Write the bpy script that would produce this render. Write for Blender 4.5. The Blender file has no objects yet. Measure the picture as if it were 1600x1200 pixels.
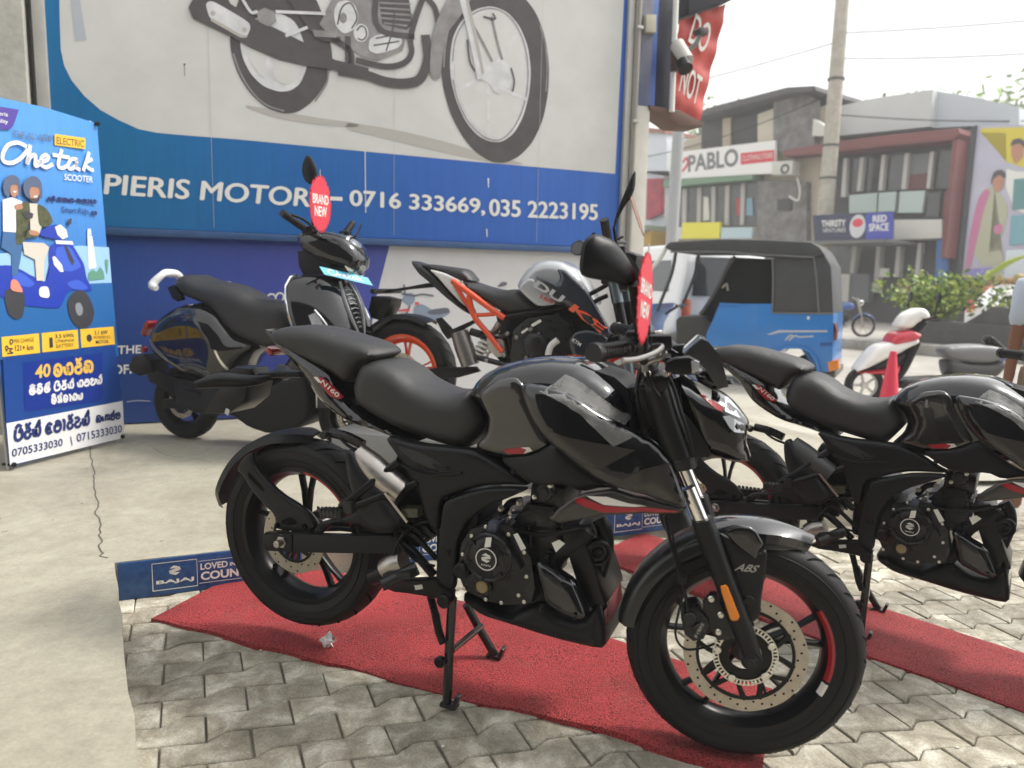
import bpy, bmesh, math, random
import numpy as np
from mathutils import Vector, Matrix
from mathutils.geometry import delaunay_2d_cdt, intersect_point_tri_2d
random.seed(7)
S = bpy.context.scene
COL = S.collection
PI = math.pi

# ------------------------------------------------------------------ camera
cam = bpy.data.objects.new("camera", bpy.data.cameras.new("camera"))
COL.objects.link(cam)
S.camera = cam
cam.data.sensor_width = 36.0
cam.data.lens = 1175.0 / 1600.0 * 36.0
cam.data.clip_start = 0.05
cam.data.clip_end = 2000.0
_p, _r = 0.140, 0.0232
_R = Vector((1, 0, 0)); _D = Vector((0, -math.sin(_p), -math.cos(_p))); _F = Vector((0, math.cos(_p), -math.sin(_p)))
_R2 = math.cos(_r) * _R - math.sin(_r) * _D
_D2 = math.cos(_r) * _D + math.sin(_r) * _R
cam.matrix_world = Matrix.Translation((0, 0, 1.219)) @ Matrix((_R2, -_D2, -_F)).transposed().to_4x4()
cam.data.dof.use_dof = True
cam.data.dof.focus_distance = 2.5
cam.data.dof.aperture_fstop = 2.7

# ------------------------------------------------------------------ sky, sun, exposure
SUN_EL, SUN_AZ = math.radians(52), math.radians(78)      # azimuth measured from +Y towards +X
W = bpy.data.worlds.new("World"); S.world = W; W.use_nodes = True
nt = W.node_tree
bg = nt.nodes["Background"]
sky = nt.nodes.new("ShaderNodeTexSky"); sky.sky_type = 'NISHITA'; sky.sun_disc = False
sky.sun_elevation = SUN_EL; sky.sun_rotation = SUN_AZ
sky.air_density = 1.0; sky.dust_density = 6.0; sky.ozone_density = 1.0
hsv = nt.nodes.new("ShaderNodeHueSaturation"); hsv.inputs["Saturation"].default_value = 0.12
nt.links.new(sky.outputs[0], hsv.inputs["Color"])
veil = nt.nodes.new("ShaderNodeMix"); veil.data_type = 'RGBA'; veil.inputs[0].default_value = 0.6     # thin bright cloud over the clear sky
veil.inputs[7].default_value = (5.0, 5.0, 4.9, 1)
nt.links.new(hsv.outputs[0], veil.inputs[6]); nt.links.new(veil.outputs[2], bg.inputs["Color"])
bg.inputs["Strength"].default_value = 0.15
sun = bpy.data.objects.new("sun", bpy.data.lights.new("sun", 'SUN'))
COL.objects.link(sun)
sun.data.energy = 1.5; sun.data.angle = math.radians(11); sun.data.color = (1.0, 0.95, 0.86)
_sd = Vector((math.sin(SUN_AZ) * math.cos(SUN_EL), math.cos(SUN_AZ) * math.cos(SUN_EL), math.sin(SUN_EL)))
sun.rotation_euler = (-_sd).to_track_quat('-Z', 'Y').to_euler()
S.view_settings.view_transform = 'Standard'; S.view_settings.look = 'None'
S.view_settings.gamma = 1.0; S.view_settings.use_curve_mapping = False
S.view_settings.exposure = 1.08

# ------------------------------------------------------------------ materials
MATS = {}
def mat(name, col, rough=0.5, metal=0.0, coat=0.0, var=0.0, scale=20.0, bump=0.0, bscale=None, spec=0.5,
        trans=0.0, alpha=1.0, emit=0.0, col2=None, ior=1.45, rvar=0.0):
    if name in MATS: return MATS[name]
    m = bpy.data.materials.new(name); m.use_nodes = True
    t = m.node_tree; b = t.nodes["Principled BSDF"]
    b.inputs["Base Color"].default_value = (*col, 1); b.inputs["Roughness"].default_value = rough
    b.inputs["Metallic"].default_value = metal; b.inputs["Coat Weight"].default_value = coat
    b.inputs["Coat Roughness"].default_value = 0.03; b.inputs["Specular IOR Level"].default_value = spec
    b.inputs["Transmission Weight"].default_value = trans; b.inputs["Alpha"].default_value = alpha
    b.inputs["IOR"].default_value = ior
    if emit: b.inputs["Emission Color"].default_value = (*col, 1); b.inputs["Emission Strength"].default_value = emit
    if var or bump or rvar:
        tc = t.nodes.new("ShaderNodeTexCoord")
        n = t.nodes.new("ShaderNodeTexNoise"); n.inputs["Scale"].default_value = scale
        n.inputs["Detail"].default_value = 6; n.inputs["Roughness"].default_value = 0.65
        t.links.new(tc.outputs["Object"], n.inputs["Vector"])
        if var:
            r = t.nodes.new("ShaderNodeValToRGB")
            c2 = col2 if col2 else tuple(c * (1 - var) for c in col)
            r.color_ramp.elements[0].position = 0.35; r.color_ramp.elements[1].position = 0.68
            r.color_ramp.elements[0].color = (*c2, 1); r.color_ramp.elements[1].color = (*col, 1)
            t.links.new(n.outputs["Fac"], r.inputs["Fac"]); t.links.new(r.outputs[0], b.inputs["Base Color"])
        if rvar:
            mr = t.nodes.new("ShaderNodeMapRange")
            mr.inputs["To Min"].default_value = max(0, rough - rvar); mr.inputs["To Max"].default_value = min(1, rough + rvar)
            mr.inputs["From Min"].default_value = 0.3; mr.inputs["From Max"].default_value = 0.7
            t.links.new(n.outputs["Fac"], mr.inputs["Value"]); t.links.new(mr.outputs[0], b.inputs["Roughness"])
        if bump:
            n2 = n
            if bscale:
                n2 = t.nodes.new("ShaderNodeTexNoise"); n2.inputs["Scale"].default_value = bscale; n2.inputs["Detail"].default_value = 3
                t.links.new(tc.outputs["Object"], n2.inputs["Vector"])
            bp = t.nodes.new("ShaderNodeBump"); bp.inputs["Strength"].default_value = bump; bp.inputs["Distance"].default_value = 0.004
            t.links.new(n2.outputs["Fac"], bp.inputs["Height"]); t.links.new(bp.outputs[0], b.inputs["Normal"])
    MATS[name] = m
    return m

gloss_black = mat("gloss black paint", (0.003, 0.0035, 0.005), 0.12, 0, 1.0, rvar=0.05, scale=6, spec=.3)
graphite = mat("graphite satin decal", (0.045, 0.041, 0.037), 0.3, 0.25, 0.35)
matte_black = mat("matte black plastic", (0.0085, 0.009, 0.0105), 0.38, bump=0.12, scale=30, bscale=900, rvar=0.06, spec=0.3)
deep_black = mat("black frame paint", (0.006, 0.006, 0.007), 0.3, spec=0.3)
engine_black = mat("engine black enamel", (0.014, 0.014, 0.015), 0.3, 0.2, rvar=0.1, scale=25)
rubber = mat("tyre rubber", (0.013, 0.0128, 0.0128), 0.6, var=0.35, scale=14, bump=0.1, bscale=300, rvar=0.12, spec=.35)
grip_rubber = mat("grip rubber", (0.012, 0.012, 0.013), 0.4)
seat_vinyl = mat("seat vinyl", (0.028, 0.028, 0.029), 0.42, bump=0.25, scale=9, bscale=1400, rvar=0.07)
chrome = mat("chrome", (0.8, 0.79, 0.77), 0.12, 1.0)
steel = mat("brushed steel", (0.42, 0.39, 0.36), 0.36, 1.0, rvar=0.1, scale=60)
disc_steel = mat("brake disc steel", (0.5, 0.45, 0.38), 0.42, 0.9, var=0.2, scale=40)
bolt_steel = mat("zinc bolt", (0.7, 0.68, 0.62), 0.3, 1.0)
red_paint = mat("red decal", (0.33, 0.012, 0.02), 0.3, coat=0.3)
white_paint = mat("white decal", (0.72, 0.70, 0.66), 0.35)
amber = mat("amber reflector", (0.75, 0.22, 0.015), 0.25, coat=0.5)
lamp_glass = mat("clear lamp lens", (0.45, 0.47, 0.5), 0.12, 0.3, 0.6)
plastic_film = mat("plastic film", (0.8, 0.8, 0.78), 0.22, alpha=0.2, bump=1.0, scale=60)
white_wrap = mat("white plastic wrap", (0.72, 0.72, 0.72), 0.35, bump=1.0, scale=55)
sticker = mat("paper sticker", (0.75, 0.75, 0.68), 0.6)
orange_paint = mat("orange paint", (0.75, 0.075, 0.012), 0.3, coat=0.6)
mirror_glass = mat("mirror glass", (0.75, 0.78, 0.82), 0.03, 1.0)

# ------------------------------------------------------------------ object bookkeeping
def link(o, parent=None):
    COL.objects.link(o)
    if parent is not None: o.parent = parent
    return o
def thing(name, label, cat, loc=(0, 0, 0), rz=0.0, group=None):
    o = bpy.data.objects.new(name, None); o.empty_display_size = 0.1
    o.location = loc; o.rotation_euler = (0, 0, rz)
    return tag(link(o), label, cat, group)
def tag(o, label=None, cat=None, group=None, kind=None):
    if label: o["label"] = label
    if cat: o["category"] = cat
    if group: o["group"] = group
    if kind: o["kind"] = kind
    return o
def finish(name, bm, m, parent=None, smooth=35, loc=None, rz=0.0, recalc=True):
    if recalc: bmesh.ops.recalc_face_normals(bm, faces=bm.faces[:])
    me = bpy.data.meshes.new(name)
    ang = math.radians(smooth) if smooth else 0
    if smooth:
        for f in bm.faces: f.smooth = True
        for e in bm.edges:
            if len(e.link_faces) == 2 and e.calc_face_angle(0) > ang: e.smooth = False
    bm.to_mesh(me); bm.free()
    for mm in (m if isinstance(m, (list, tuple)) else [m]): me.materials.append(mm)
    o = bpy.data.objects.new(name, me)
    if loc is not None: o.location = loc
    if rz: o.rotation_euler = (0, 0, rz)
    return link(o, parent)
def copy_tree(o, parent=None):
    c = o.copy(); COL.objects.link(c)
    if parent is not None: c.parent = parent
    for ch in list(o.children): copy_tree(ch, c)
    return c

# ------------------------------------------------------------------ mesh builders (all add to a bmesh)
def BM(): return bmesh.new()
def add_box(bm, c, s, rot=None, bev=0.0, seg=2):
    r = bmesh.ops.create_cube(bm, size=1.0)
    vs = r['verts']
    M = Matrix.Translation(c) @ (rot.to_4x4() if rot is not None else Matrix.Identity(4)) @ Matrix.Diagonal((*s, 1))
    bmesh.ops.transform(bm, matrix=M, verts=vs)
    if bev:
        es = list({e for v in vs for e in v.link_edges})
        bmesh.ops.bevel(bm, geom=es, offset=bev, segments=seg, affect='EDGES', profile=0.6)
def ry(a): return Matrix.Rotation(a, 3, 'Y')
def rx(a): return Matrix.Rotation(a, 3, 'X')
def rzm(a): return Matrix.Rotation(a, 3, 'Z')
def smooth_path(pts, n=6, closed=False):
    P = [Vector(p) for p in pts]
    if len(P) < 3: return P
    out = []; N = len(P)
    rng = range(N) if closed else range(N - 1)
    for i in rng:
        p0 = P[(i - 1) % N] if (closed or i > 0) else P[0]
        p1 = P[i]; p2 = P[(i + 1) % N]
        p3 = P[(i + 2) % N] if (closed or i + 2 < N) else P[-1]
        for k in range(n):
            t = k / n
            out.append(0.5 * ((2 * p1) + (p2 - p0) * t + (2 * p0 - 5 * p1 + 4 * p2 - p3) * t * t + (3 * p1 - p0 - 3 * p2 + p3) * t ** 3))
    if not closed: out.append(P[-1])
    return out
def add_tube(bm, pts, r, seg=12, smooth=0, cap=True, flat=1.0):
    P = [Vector(p) for p in pts]
    rs = list(r) if isinstance(r, (list, tuple)) else None
    if smooth and len(P) > 2:
        if rs:
            q = smooth_path([(i, v, 0) for i, v in enumerate(rs)], smooth); rs = [v.y for v in q]
        P = smooth_path(P, smooth)
    if rs is None: rs = [r] * len(P)
    rings = []; up = None
    for i, p in enumerate(P):
        d = (P[min(i + 1, len(P) - 1)] - P[max(i - 1, 0)])
        if d.length < 1e-9: d = Vector((0, 0, 1))
        d.normalize()
        if up is None:
            up = Vector((0, 1, 0)) if abs(d.y) < 0.9 else Vector((0, 0, 1))
        a = d.cross(up)
        if a.length < 1e-6: a = d.cross(Vector((1, 0, 0)))
        a.normalize(); b = a.cross(d).normalized(); up = b
        rings.append([bm.verts.new(p + (a * math.cos(2 * PI * k / seg) + b * math.sin(2 * PI * k / seg) * flat) * rs[i]) for k in range(seg)])
    for i in range(len(rings) - 1):
        for k in range(seg):
            bm.faces.new((rings[i][k], rings[i][(k + 1) % seg], rings[i + 1][(k + 1) % seg], rings[i + 1][k]))
    if cap:
        bm.faces.new(rings[0][::-1]); bm.faces.new(rings[-1])
def add_lathe(bm, prof, seg=48, M=None, closed=False, a0=0.0, a1=2 * PI):
    """prof: (radius, axial) pairs; axis = local Y, ring in XZ."""
    full = abs(a1 - a0 - 2 * PI) < 1e-6
    n = seg if full else seg + 1
    rings = []
    for r, y in prof:
        ring = []
        for k in range(n):
            a = a0 + (a1 - a0) * k / seg
            v = Vector((r * math.cos(a), y, r * math.sin(a)))
            ring.append(bm.verts.new(M @ v if M is not None else v))
        rings.append(ring)
    m = len(rings)
    for i in range(m if closed else m - 1):
        A, B = rings[i], rings[(i + 1) % m]
        for k in range(n if full else n - 1):
            k2 = (k + 1) % n
            try: bm.faces.new((A[k], A[k2], B[k2], B[k]))
            except ValueError: pass
    return rings
def add_cyl(bm, c, axis, r, h, seg=20, bev=0.0, r2=None):
    """solid cylinder from c along axis by h with a small chamfer"""
    d = Vector(axis).normalized()
    q = d.to_track_quat('Y', 'Z')
    M = Matrix.Translation(c) @ q.to_matrix().to_4x4()
    r2 = r if r2 is None else r2
    b = bev
    prof = [(0.0001, 0), (r - b, 0)] + ([(r, b), (r2, h - b)] if b else [(r2, h)]) + ([(r2 - b, h)] if b else []) + [(0.0001, h)]
    add_lathe(bm, prof, seg, M)
def add_prism(bm, poly, y0, y1, bev=0.0):
    """extrude an XZ polygon from y0 to y1 (any side first)"""
    a = [bm.verts.new((x, y0, z)) for x, z in poly]
    b = [bm.verts.new((x, y1, z)) for x, z in poly]
    fs = [bm.faces.new(a), bm.faces.new(b[::-1])]
    n = len(poly)
    for i in range(n):
        fs.append(bm.faces.new((a[i], b[i], b[(i + 1) % n], a[(i + 1) % n])))
    bmesh.ops.triangulate(bm, faces=fs[:2])
    if bev:
        es = [e for e in bm.edges if e.is_valid and e.verts[0] in set(a) | set(b) and e.verts[1] in set(a) | set(b)]
        es = [e for e in es if len(e.link_faces) == 2 and e.calc_face_angle(0) > 0.5 and abs(e.verts[0].co.y - e.verts[1].co.y) < 1e-6]
        try: bmesh.ops.bevel(bm, geom=es, offset=bev, segments=2, affect='EDGES', profile=0.6, clamp_overlap=True)
        except Exception: pass
def chaikin(poly, n=1):
    for _ in range(n):
        out = []
        for i in range(len(poly)):
            a = poly[i]; b = poly[(i + 1) % len(poly)]
            out.append((a[0] * .8 + b[0] * .2, a[1] * .8 + b[1] * .2)); out.append((a[0] * .2 + b[0] * .8, a[1] * .2 + b[1] * .8))
        poly = out
    return poly
def resample(poly, s):
    out = []
    for i in range(len(poly)):
        a = poly[i]; b = poly[(i + 1) % len(poly)]
        L = math.hypot(b[0] - a[0], b[1] - a[1]); k = max(1, int(round(L / s)))
        for j in range(k): out.append((a[0] + (b[0] - a[0]) * j / k, a[1] + (b[1] - a[1]) * j / k))
    return out
def _dist(P, poly):
    A = np.array(poly); B = np.roll(A, -1, 0); P = np.array(P)
    d = B - A; L2 = (d ** 2).sum(1) + 1e-12
    t = np.clip(((P[:, None] - A[None]) * d[None]).sum(2) / L2, 0, 1)
    q = A[None] + t[..., None] * d[None]
    return np.sqrt(((P[:, None] - q) ** 2).sum(2)).min(1)
def _inside(P, poly):
    A = np.array(poly); B = np.roll(A, -1, 0); x = np.array(P)[:, 0][:, None]; y = np.array(P)[:, 1][:, None]
    c = ((A[None, :, 1] > y) != (B[None, :, 1] > y)) & (x < (B[None, :, 0] - A[None, :, 0]) * (y - A[None, :, 1]) / (B[None, :, 1] - A[None, :, 1] + 1e-15) + A[None, :, 0])
    return c.sum(1) % 2 == 1
def add_puff(bm, poly, front, back, edge=0.03, s=0.02, ch=1, power=2.0):
    """a shell over an XZ outline. front(x,z,k)->y and back(x,z,k)->y with k = 0 at the rim .. 1 at `edge` inside it"""
    if ch: poly = chaikin(poly, ch)
    bd = resample(poly, s)
    xs = [p[0] for p in bd]; zs = [p[1] for p in bd]
    g = []
    z = min(zs) + s * .5; row = 0
    while z < max(zs):
        x = min(xs) + (s * .5 if row % 2 else 0)
        while x < max(xs):
            g.append((x, z)); x += s
        z += s * .866; row += 1
    extra = []
    for f in (0.12, 0.35, 0.7):                      # rings close to the rim for a round edge
        if edge * f < s * 1.2:
            A = np.array(bd); d1 = np.roll(A, -1, 0) - np.roll(A, 1, 0); nrm = np.stack([-d1[:, 1], d1[:, 0]], 1)
            nrm /= np.linalg.norm(nrm, axis=1)[:, None] + 1e-12
            area = sum(A[i][0] * A[(i + 1) % len(A)][1] - A[(i + 1) % len(A)][0] * A[i][1] for i in range(len(A)))
            if area < 0: nrm = -nrm
            Q = A + nrm * edge * f
            ok = _inside(Q, bd) & (_dist(Q, bd) > edge * f * .8)
            extra += [tuple(q) for q in Q[ok]]
    if g:
        G = np.array(g); ok = _inside(G, bd); G = G[ok]
        if len(G):
            dd = _dist(G, bd); G = G[dd > max(s * .55, 0)]
        g = [tuple(p) for p in G]
    if extra and g:
        E = np.array(extra); G = np.array(g)
        dm = np.sqrt(((G[:, None] - E[None]) ** 2).sum(2)).min(1); g = [tuple(p) for p in G[dm > s * .45]]
    n = len(bd)
    V = [Vector(p) for p in bd + extra + g]
    vo, eo, fo, ov, oe, of = delaunay_2d_cdt(V, [(i, (i + 1) % n) for i in range(n)], [list(range(n))], 1, 1e-7)
    P = [(v.x, v.y) for v in vo]
    D = _dist(P, bd)
    K = [1 - (1 - min(d / edge, 1.0)) ** power for d in D]
    K = [k ** (1 / power) for k in K]
    rim = {}
    FV, BV = [], []
    for (x, z), k in zip(P, K):
        FV.append(bm.verts.new((x, front(x, z, k), z))); BV.append(bm.verts.new((x, back(x, z, k), z)))
    cnt = {}
    for f in fo:
        try:
            bm.faces.new([FV[i] for i in f]); bm.faces.new([BV[i] for i in f][::-1])
        except ValueError: continue
        for i in range(len(f)):
            a, b = f[i], f[(i + 1) % len(f)]
            cnt[(min(a, b), max(a, b))] = cnt.get((min(a, b), max(a, b)), 0) + 1
    for (a, b), c in cnt.items():
        if c == 1:
            try: bm.faces.new((FV[a], FV[b], BV[b], BV[a]))
            except ValueError: pass
def panel(name, poly, y, t, m, parent, edge=0.02, bulge=0.012, s=0.018, ch=1, fn=None, M=None, smooth=40):
    """panel on the near (-y) side: back at y, front at y - t - bulge"""
    bm = BM()
    yf = fn if fn else (lambda x, z: y)
    add_puff(bm, poly, lambda x, z, k: yf(x, z) - t - bulge * k, lambda x, z, k: yf(x, z), edge, s, ch)
    if M is not None: bmesh.ops.transform(bm, matrix=M, verts=bm.verts[:])
    return finish(name, bm, m, parent, smooth)
def body(name, poly, w, m, parent, rim=0.02, edge=0.1, s=0.02, ch=1, M=None, power=2.0, smooth=45):
    """symmetric body: half width rim at the outline rising to w(x,z) inside"""
    bm = BM()
    wf = w if callable(w) else (lambda x, z: w)
    add_puff(bm, poly, lambda x, z, k: -(rim + (wf(x, z) - rim) * k), lambda x, z, k: rim + (wf(x, z) - rim) * k, edge, s, ch, power)
    if M is not None: bmesh.ops.transform(bm, matrix=M, verts=bm.verts[:])
    return finish(name, bm, m, parent, smooth)
def ngon(bm, pts3):
    f = bm.faces.new([bm.verts.new(p) for p in pts3]); bmesh.ops.triangulate(bm, faces=[f])
def text_mesh(s, bold=0.0, shear=0.0):
    c = bpy.data.curves.new("lettering", 'FONT'); c.body = s; c.offset = bold; c.shear = shear; c.resolution_u = 4; c.fill_mode = 'FRONT'
    o = bpy.data.objects.new("lettering", c); COL.objects.link(o)
    dg = bpy.context.evaluated_depsgraph_get(); dg.update()
    me = bpy.data.meshes.new_from_object(o.evaluated_get(dg))
    COL.objects.unlink(o); bpy.data.objects.remove(o); bpy.data.curves.remove(c)
    V = [(v.co.x, v.co.y) for v in me.vertices]; F = [tuple(p.vertices) for p in me.polygons]
    bpy.data.meshes.remove(me)
    return V, F
def add_text(bm, s, fn, a, b, c, bold=0.0, shear=0.0):
    """letters whose box spans a (low left) -> b (low right) -> c (top left); fn maps plane (x,z) to 3-D"""
    V, F = text_mesh(s, bold, shear)
    if not V: return
    x0 = min(v[0] for v in V); x1 = max(v[0] for v in V); y0 = min(v[1] for v in V); y1 = max(v[1] for v in V)
    vs = []
    for x, y in V:
        u = (x - x0) / (x1 - x0 + 1e-9); v = (y - y0) / (y1 - y0 + 1e-9)
        vs.append(bm.verts.new(fn(a[0] + (b[0] - a[0]) * u + (c[0] - a[0]) * v, a[1] + (b[1] - a[1]) * u + (c[1] - a[1]) * v)))
    for f in F:
        try: bm.faces.new([vs[i] for i in f])
        except ValueError: pass
def add_ribbon(bm, pts, w, fn, n=5, closed=False):
    """flat brush stroke along 2-D points"""
    P = smooth_path([(p[0], p[1], 0) for p in pts], n, closed) if len(pts) > 2 else [Vector((p[0], p[1], 0)) for p in pts]
    L = []; N = len(P)
    for i, p in enumerate(P):
        q0 = P[(i - 1) % N] if closed or i else P[0]; q1 = P[(i + 1) % N] if closed or i + 1 < N else P[-1]
        d = (q1 - q0); d = d.normalized() if d.length > 1e-9 else Vector((1, 0, 0))
        nrm = Vector((-d.y, d.x, 0)) * w * .5
        if not closed and i == 0: p = p - d * w * .35
        if not closed and i == N - 1: p = p + d * w * .35
        L.append((bm.verts.new(fn(p.x + nrm.x, p.y + nrm.y)), bm.verts.new(fn(p.x - nrm.x, p.y - nrm.y))))
    for i in range(N if closed else N - 1):
        a, b = L[i], L[(i + 1) % N]
        try: bm.faces.new((a[0], b[0], b[1], a[1]))
        except ValueError: pass
def disc_pts(cx, cz, r, n=32, rx=None, a0=0, a1=2 * PI):
    rx = r if rx is None else rx
    return [(cx + rx * math.cos(a0 + (a1 - a0) * i / n), cz + r * math.sin(a0 + (a1 - a0) * i / n)) for i in range(n)]

# ================================================================== GROUND
def gh(x, y): return -.073 * max(0.0, min(1.9, x - .3))          # the yard falls towards the street
WO, WYAW = ((-2.6976, 5.1537, 0.0000), 0.4046)
WO = Vector(WO); WX = Vector((math.cos(WYAW), math.sin(WYAW), 0)); WY = Vector((-math.sin(WYAW), math.cos(WYAW), 0))
def wpt(s, d, z=0.0): return WO + WX * s - WY * d + Vector((0, 0, z))     # s along the shop wall, d out from it
def concrete(name, c1, c2, c3, sc=1.0, rough=.75, bump=.15):
    if name in MATS: return MATS[name]
    m = bpy.data.materials.new(name); m.use_nodes = True; t = m.node_tree; b = t.nodes["Principled BSDF"]
    tc = t.nodes.new("ShaderNodeTexCoord")
    def noise(s, d=6, r=.6, dist=0):
        n = t.nodes.new("ShaderNodeTexNoise"); n.inputs["Scale"].default_value = s * sc; n.inputs["Detail"].default_value = d; n.inputs["Roughness"].default_value = r; n.inputs["Distortion"].default_value = dist
        t.links.new(tc.outputs["Object"], n.inputs["Vector"]); return n
    n1 = noise(1.6, 8, .62, .6); n2 = noise(14, 8, .7); n3 = noise(120, 3, .6)
    r1 = t.nodes.new("ShaderNodeValToRGB"); e = r1.color_ramp.elements
    e[0].position = .36; e[0].color = (*c1, 1); e[1].position = .62; e[1].color = (*c2, 1)
    x = r1.color_ramp.elements.new(.5); x.color = (*c3, 1)
    t.links.new(n1.outputs["Fac"], r1.inputs["Fac"])
    r2 = t.nodes.new("ShaderNodeMapRange"); r2.inputs["From Min"].default_value = .3; r2.inputs["From Max"].default_value = .7; r2.inputs["To Min"].default_value = .82; r2.inputs["To Max"].default_value = 1.1
    t.links.new(n2.outputs["Fac"], r2.inputs["Value"])
    r3 = t.nodes.new("ShaderNodeMapRange"); r3.inputs["From Min"].default_value = .25; r3.inputs["From Max"].default_value = .75; r3.inputs["To Min"].default_value = .86; r3.inputs["To Max"].default_value = 1.1
    t.links.new(n3.outputs["Fac"], r3.inputs["Value"])
    mu = t.nodes.new("ShaderNodeMath"); mu.operation = 'MULTIPLY'; t.links.new(r2.outputs[0], mu.inputs[0]); t.links.new(r3.outputs[0], mu.inputs[1])
    mx = t.nodes.new("ShaderNodeVectorMath"); mx.operation = 'SCALE'; t.links.new(r1.outputs[0], mx.inputs[0]); t.links.new(mu.outputs[0], mx.inputs["Scale"])
    t.links.new(mx.outputs[0], b.inputs["Base Color"])
    b.inputs["Roughness"].default_value = rough; b.inputs["Specular IOR Level"].default_value = .3
    bp = t.nodes.new("ShaderNodeBump"); bp.inputs["Strength"].default_value = bump; bp.inputs["Distance"].default_value = .01
    t.links.new(n2.outputs["Fac"], bp.inputs["Height"]); t.links.new(bp.outputs[0], b.inputs["Normal"])
    MATS[name] = m; return m
slab_m = concrete("trowelled concrete", (.30, .275, .215), (.40, .375, .30), (.355, .33, .262), 1.0, .6, .08)
street_m = concrete("worn street concrete", (.30, .28, .26), (.40, .38, .345), (.35, .33, .30), .35, .8, .2)
joint_m = concrete("sand joint", (.13, .115, .09), (.24, .22, .18), (.18, .16, .13), 3, .95, .5)
# street: one sheet to the horizon
bm = BM()
ngon(bm, [(-400, -400, -.185), (600, -400, -.185), (600, 900, -.185), (-400, 900, -.185)])
tag(finish("ground", bm, street_m, None, None), kind="structure")
bm = BM()
xs = [-4, -2, 0, .3] + [.3 + 1.9 * i / 8 for i in range(1, 9)] + [6]
for i in range(len(xs) - 1):
    ys = [-4, 0, 2, 4, 6.0]
    for j in range(4):
        a, b_, c0, d0 = xs[i], xs[i + 1], ys[j], ys[j + 1]
        bm.faces.new([bm.verts.new((x, y, gh(x, y) - .012)) for x, y in ((a, c0), (b_, c0), (b_, d0), (a, d0))])
bmesh.ops.remove_doubles(bm, verts=bm.verts[:], dist=1e-4)
tag(finish("paving_bed", bm, joint_m, None, None), kind="structure")
# interlocking wavy pavers, one mesh
def paver_material():
    m = bpy.data.materials.new("concrete paver"); m.use_nodes = True; t = m.node_tree; b = t.nodes["Principled BSDF"]
    g = t.nodes.new("ShaderNodeNewGeometry"); tc = t.nodes.new("ShaderNodeTexCoord")
    n1 = t.nodes.new("ShaderNodeTexNoise"); n1.inputs["Scale"].default_value = 9; n1.inputs["Detail"].default_value = 9; n1.inputs["Roughness"].default_value = .7; n1.inputs["Distortion"].default_value = .5
    n2 = t.nodes.new("ShaderNodeTexNoise"); n2.inputs["Scale"].default_value = 190; n2.inputs["Detail"].default_value = 4
    for n in (n1, n2): t.links.new(tc.outputs["Object"], n.inputs["Vector"])
    r = t.nodes.new("ShaderNodeValToRGB"); e = r.color_ramp.elements
    e[0].position = .33; e[0].color = (.22, .195, .15, 1); e[1].position = .66; e[1].color = (.58, .555, .475, 1)
    k = e.new(.5); k.color = (.36, .33, .265, 1)
    t.links.new(n1.outputs["Fac"], r.inputs["Fac"])
    mr = t.nodes.new("ShaderNodeMapRange"); mr.inputs["To Min"].default_value = .78; mr.inputs["To Max"].default_value = 1.18; t.links.new(g.outputs["Random Per Island"], mr.inputs["Value"])
    m3 = t.nodes.new("ShaderNodeMapRange"); m3.inputs["From Min"].default_value = .3; m3.inputs["From Max"].default_value = .7; m3.inputs["To Min"].default_value = .75; m3.inputs["To Max"].default_value = 1.15; t.links.new(n2.outputs["Fac"], m3.inputs["Value"])
    mu = t.nodes.new("ShaderNodeMath"); mu.operation = 'MULTIPLY'; t.links.new(mr.outputs[0], mu.inputs[0]); t.links.new(m3.outputs[0], mu.inputs[1])
    sc = t.nodes.new("ShaderNodeVectorMath"); sc.operation = 'SCALE'; t.links.new(r.outputs[0], sc.inputs[0]); t.links.new(mu.outputs[0], sc.inputs["Scale"])
    n5 = t.nodes.new("ShaderNodeTexNoise"); n5.inputs["Scale"].default_value = 2.2; n5.inputs["Detail"].default_value = 10; n5.inputs["Roughness"].default_value = .72; n5.inputs["Distortion"].default_value = 1.0; t.links.new(tc.outputs["Object"], n5.inputs["Vector"])
    r5 = t.nodes.new("ShaderNodeMapRange"); r5.inputs["From Min"].default_value = .36; r5.inputs["From Max"].default_value = .6; r5.inputs["To Min"].default_value = .76; r5.inputs["To Max"].default_value = 1.08; t.links.new(n5.outputs["Fac"], r5.inputs["Value"])
    s5 = t.nodes.new("ShaderNodeVectorMath"); s5.operation = 'SCALE'; t.links.new(sc.outputs[0], s5.inputs[0]); t.links.new(r5.outputs[0], s5.inputs["Scale"])
    t.links.new(s5.outputs[0], b.inputs["Base Color"]); b.inputs["Roughness"].default_value = .85; b.inputs["Specular IOR Level"].default_value = .25
    ad = t.nodes.new("ShaderNodeMath"); t.links.new(n1.outputs["Fac"], ad.inputs[0]); t.links.new(n2.outputs["Fac"], ad.inputs[1])
    bp = t.nodes.new("ShaderNodeBump"); bp.inputs["Strength"].default_value = .35; bp.inputs["Distance"].default_value = .004
    t.links.new(ad.outputs[0], bp.inputs["Height"]); t.links.new(bp.outputs[0], b.inputs["Normal"])
    return m
paver_m = paver_material()
PL, PW = .225, .1125
slab_c = wpt(.16, 2.79)                                            # the step's outer corner
slab_e = Vector((-.792, 1.501, 0)); sdir = (slab_e - slab_c).normalized(); slab_far = slab_c + sdir * 3.2
def in_yard(p):
    r = p - WO; d = -(r @ WY); s = r @ WX
    if d < 2.79 and s < 4.6: return False
    q = p - slab_c
    if q.x * sdir.y - q.y * sdir.x > -.0 and d > 2.5: pass
    side = sdir.x * q.y - sdir.y * q.x
    return side > -.16 and p.y < 4.5 and p.y > -.2 and p.x < 4.2 and not (d < 2.79)
bm = BM(); rp = random.Random(3)
def wave(f):
    f %= 1.0
    return .015 - .030 * (f / .25) if f < .25 else -.015 + .030 * (f - .25) / .75
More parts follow.
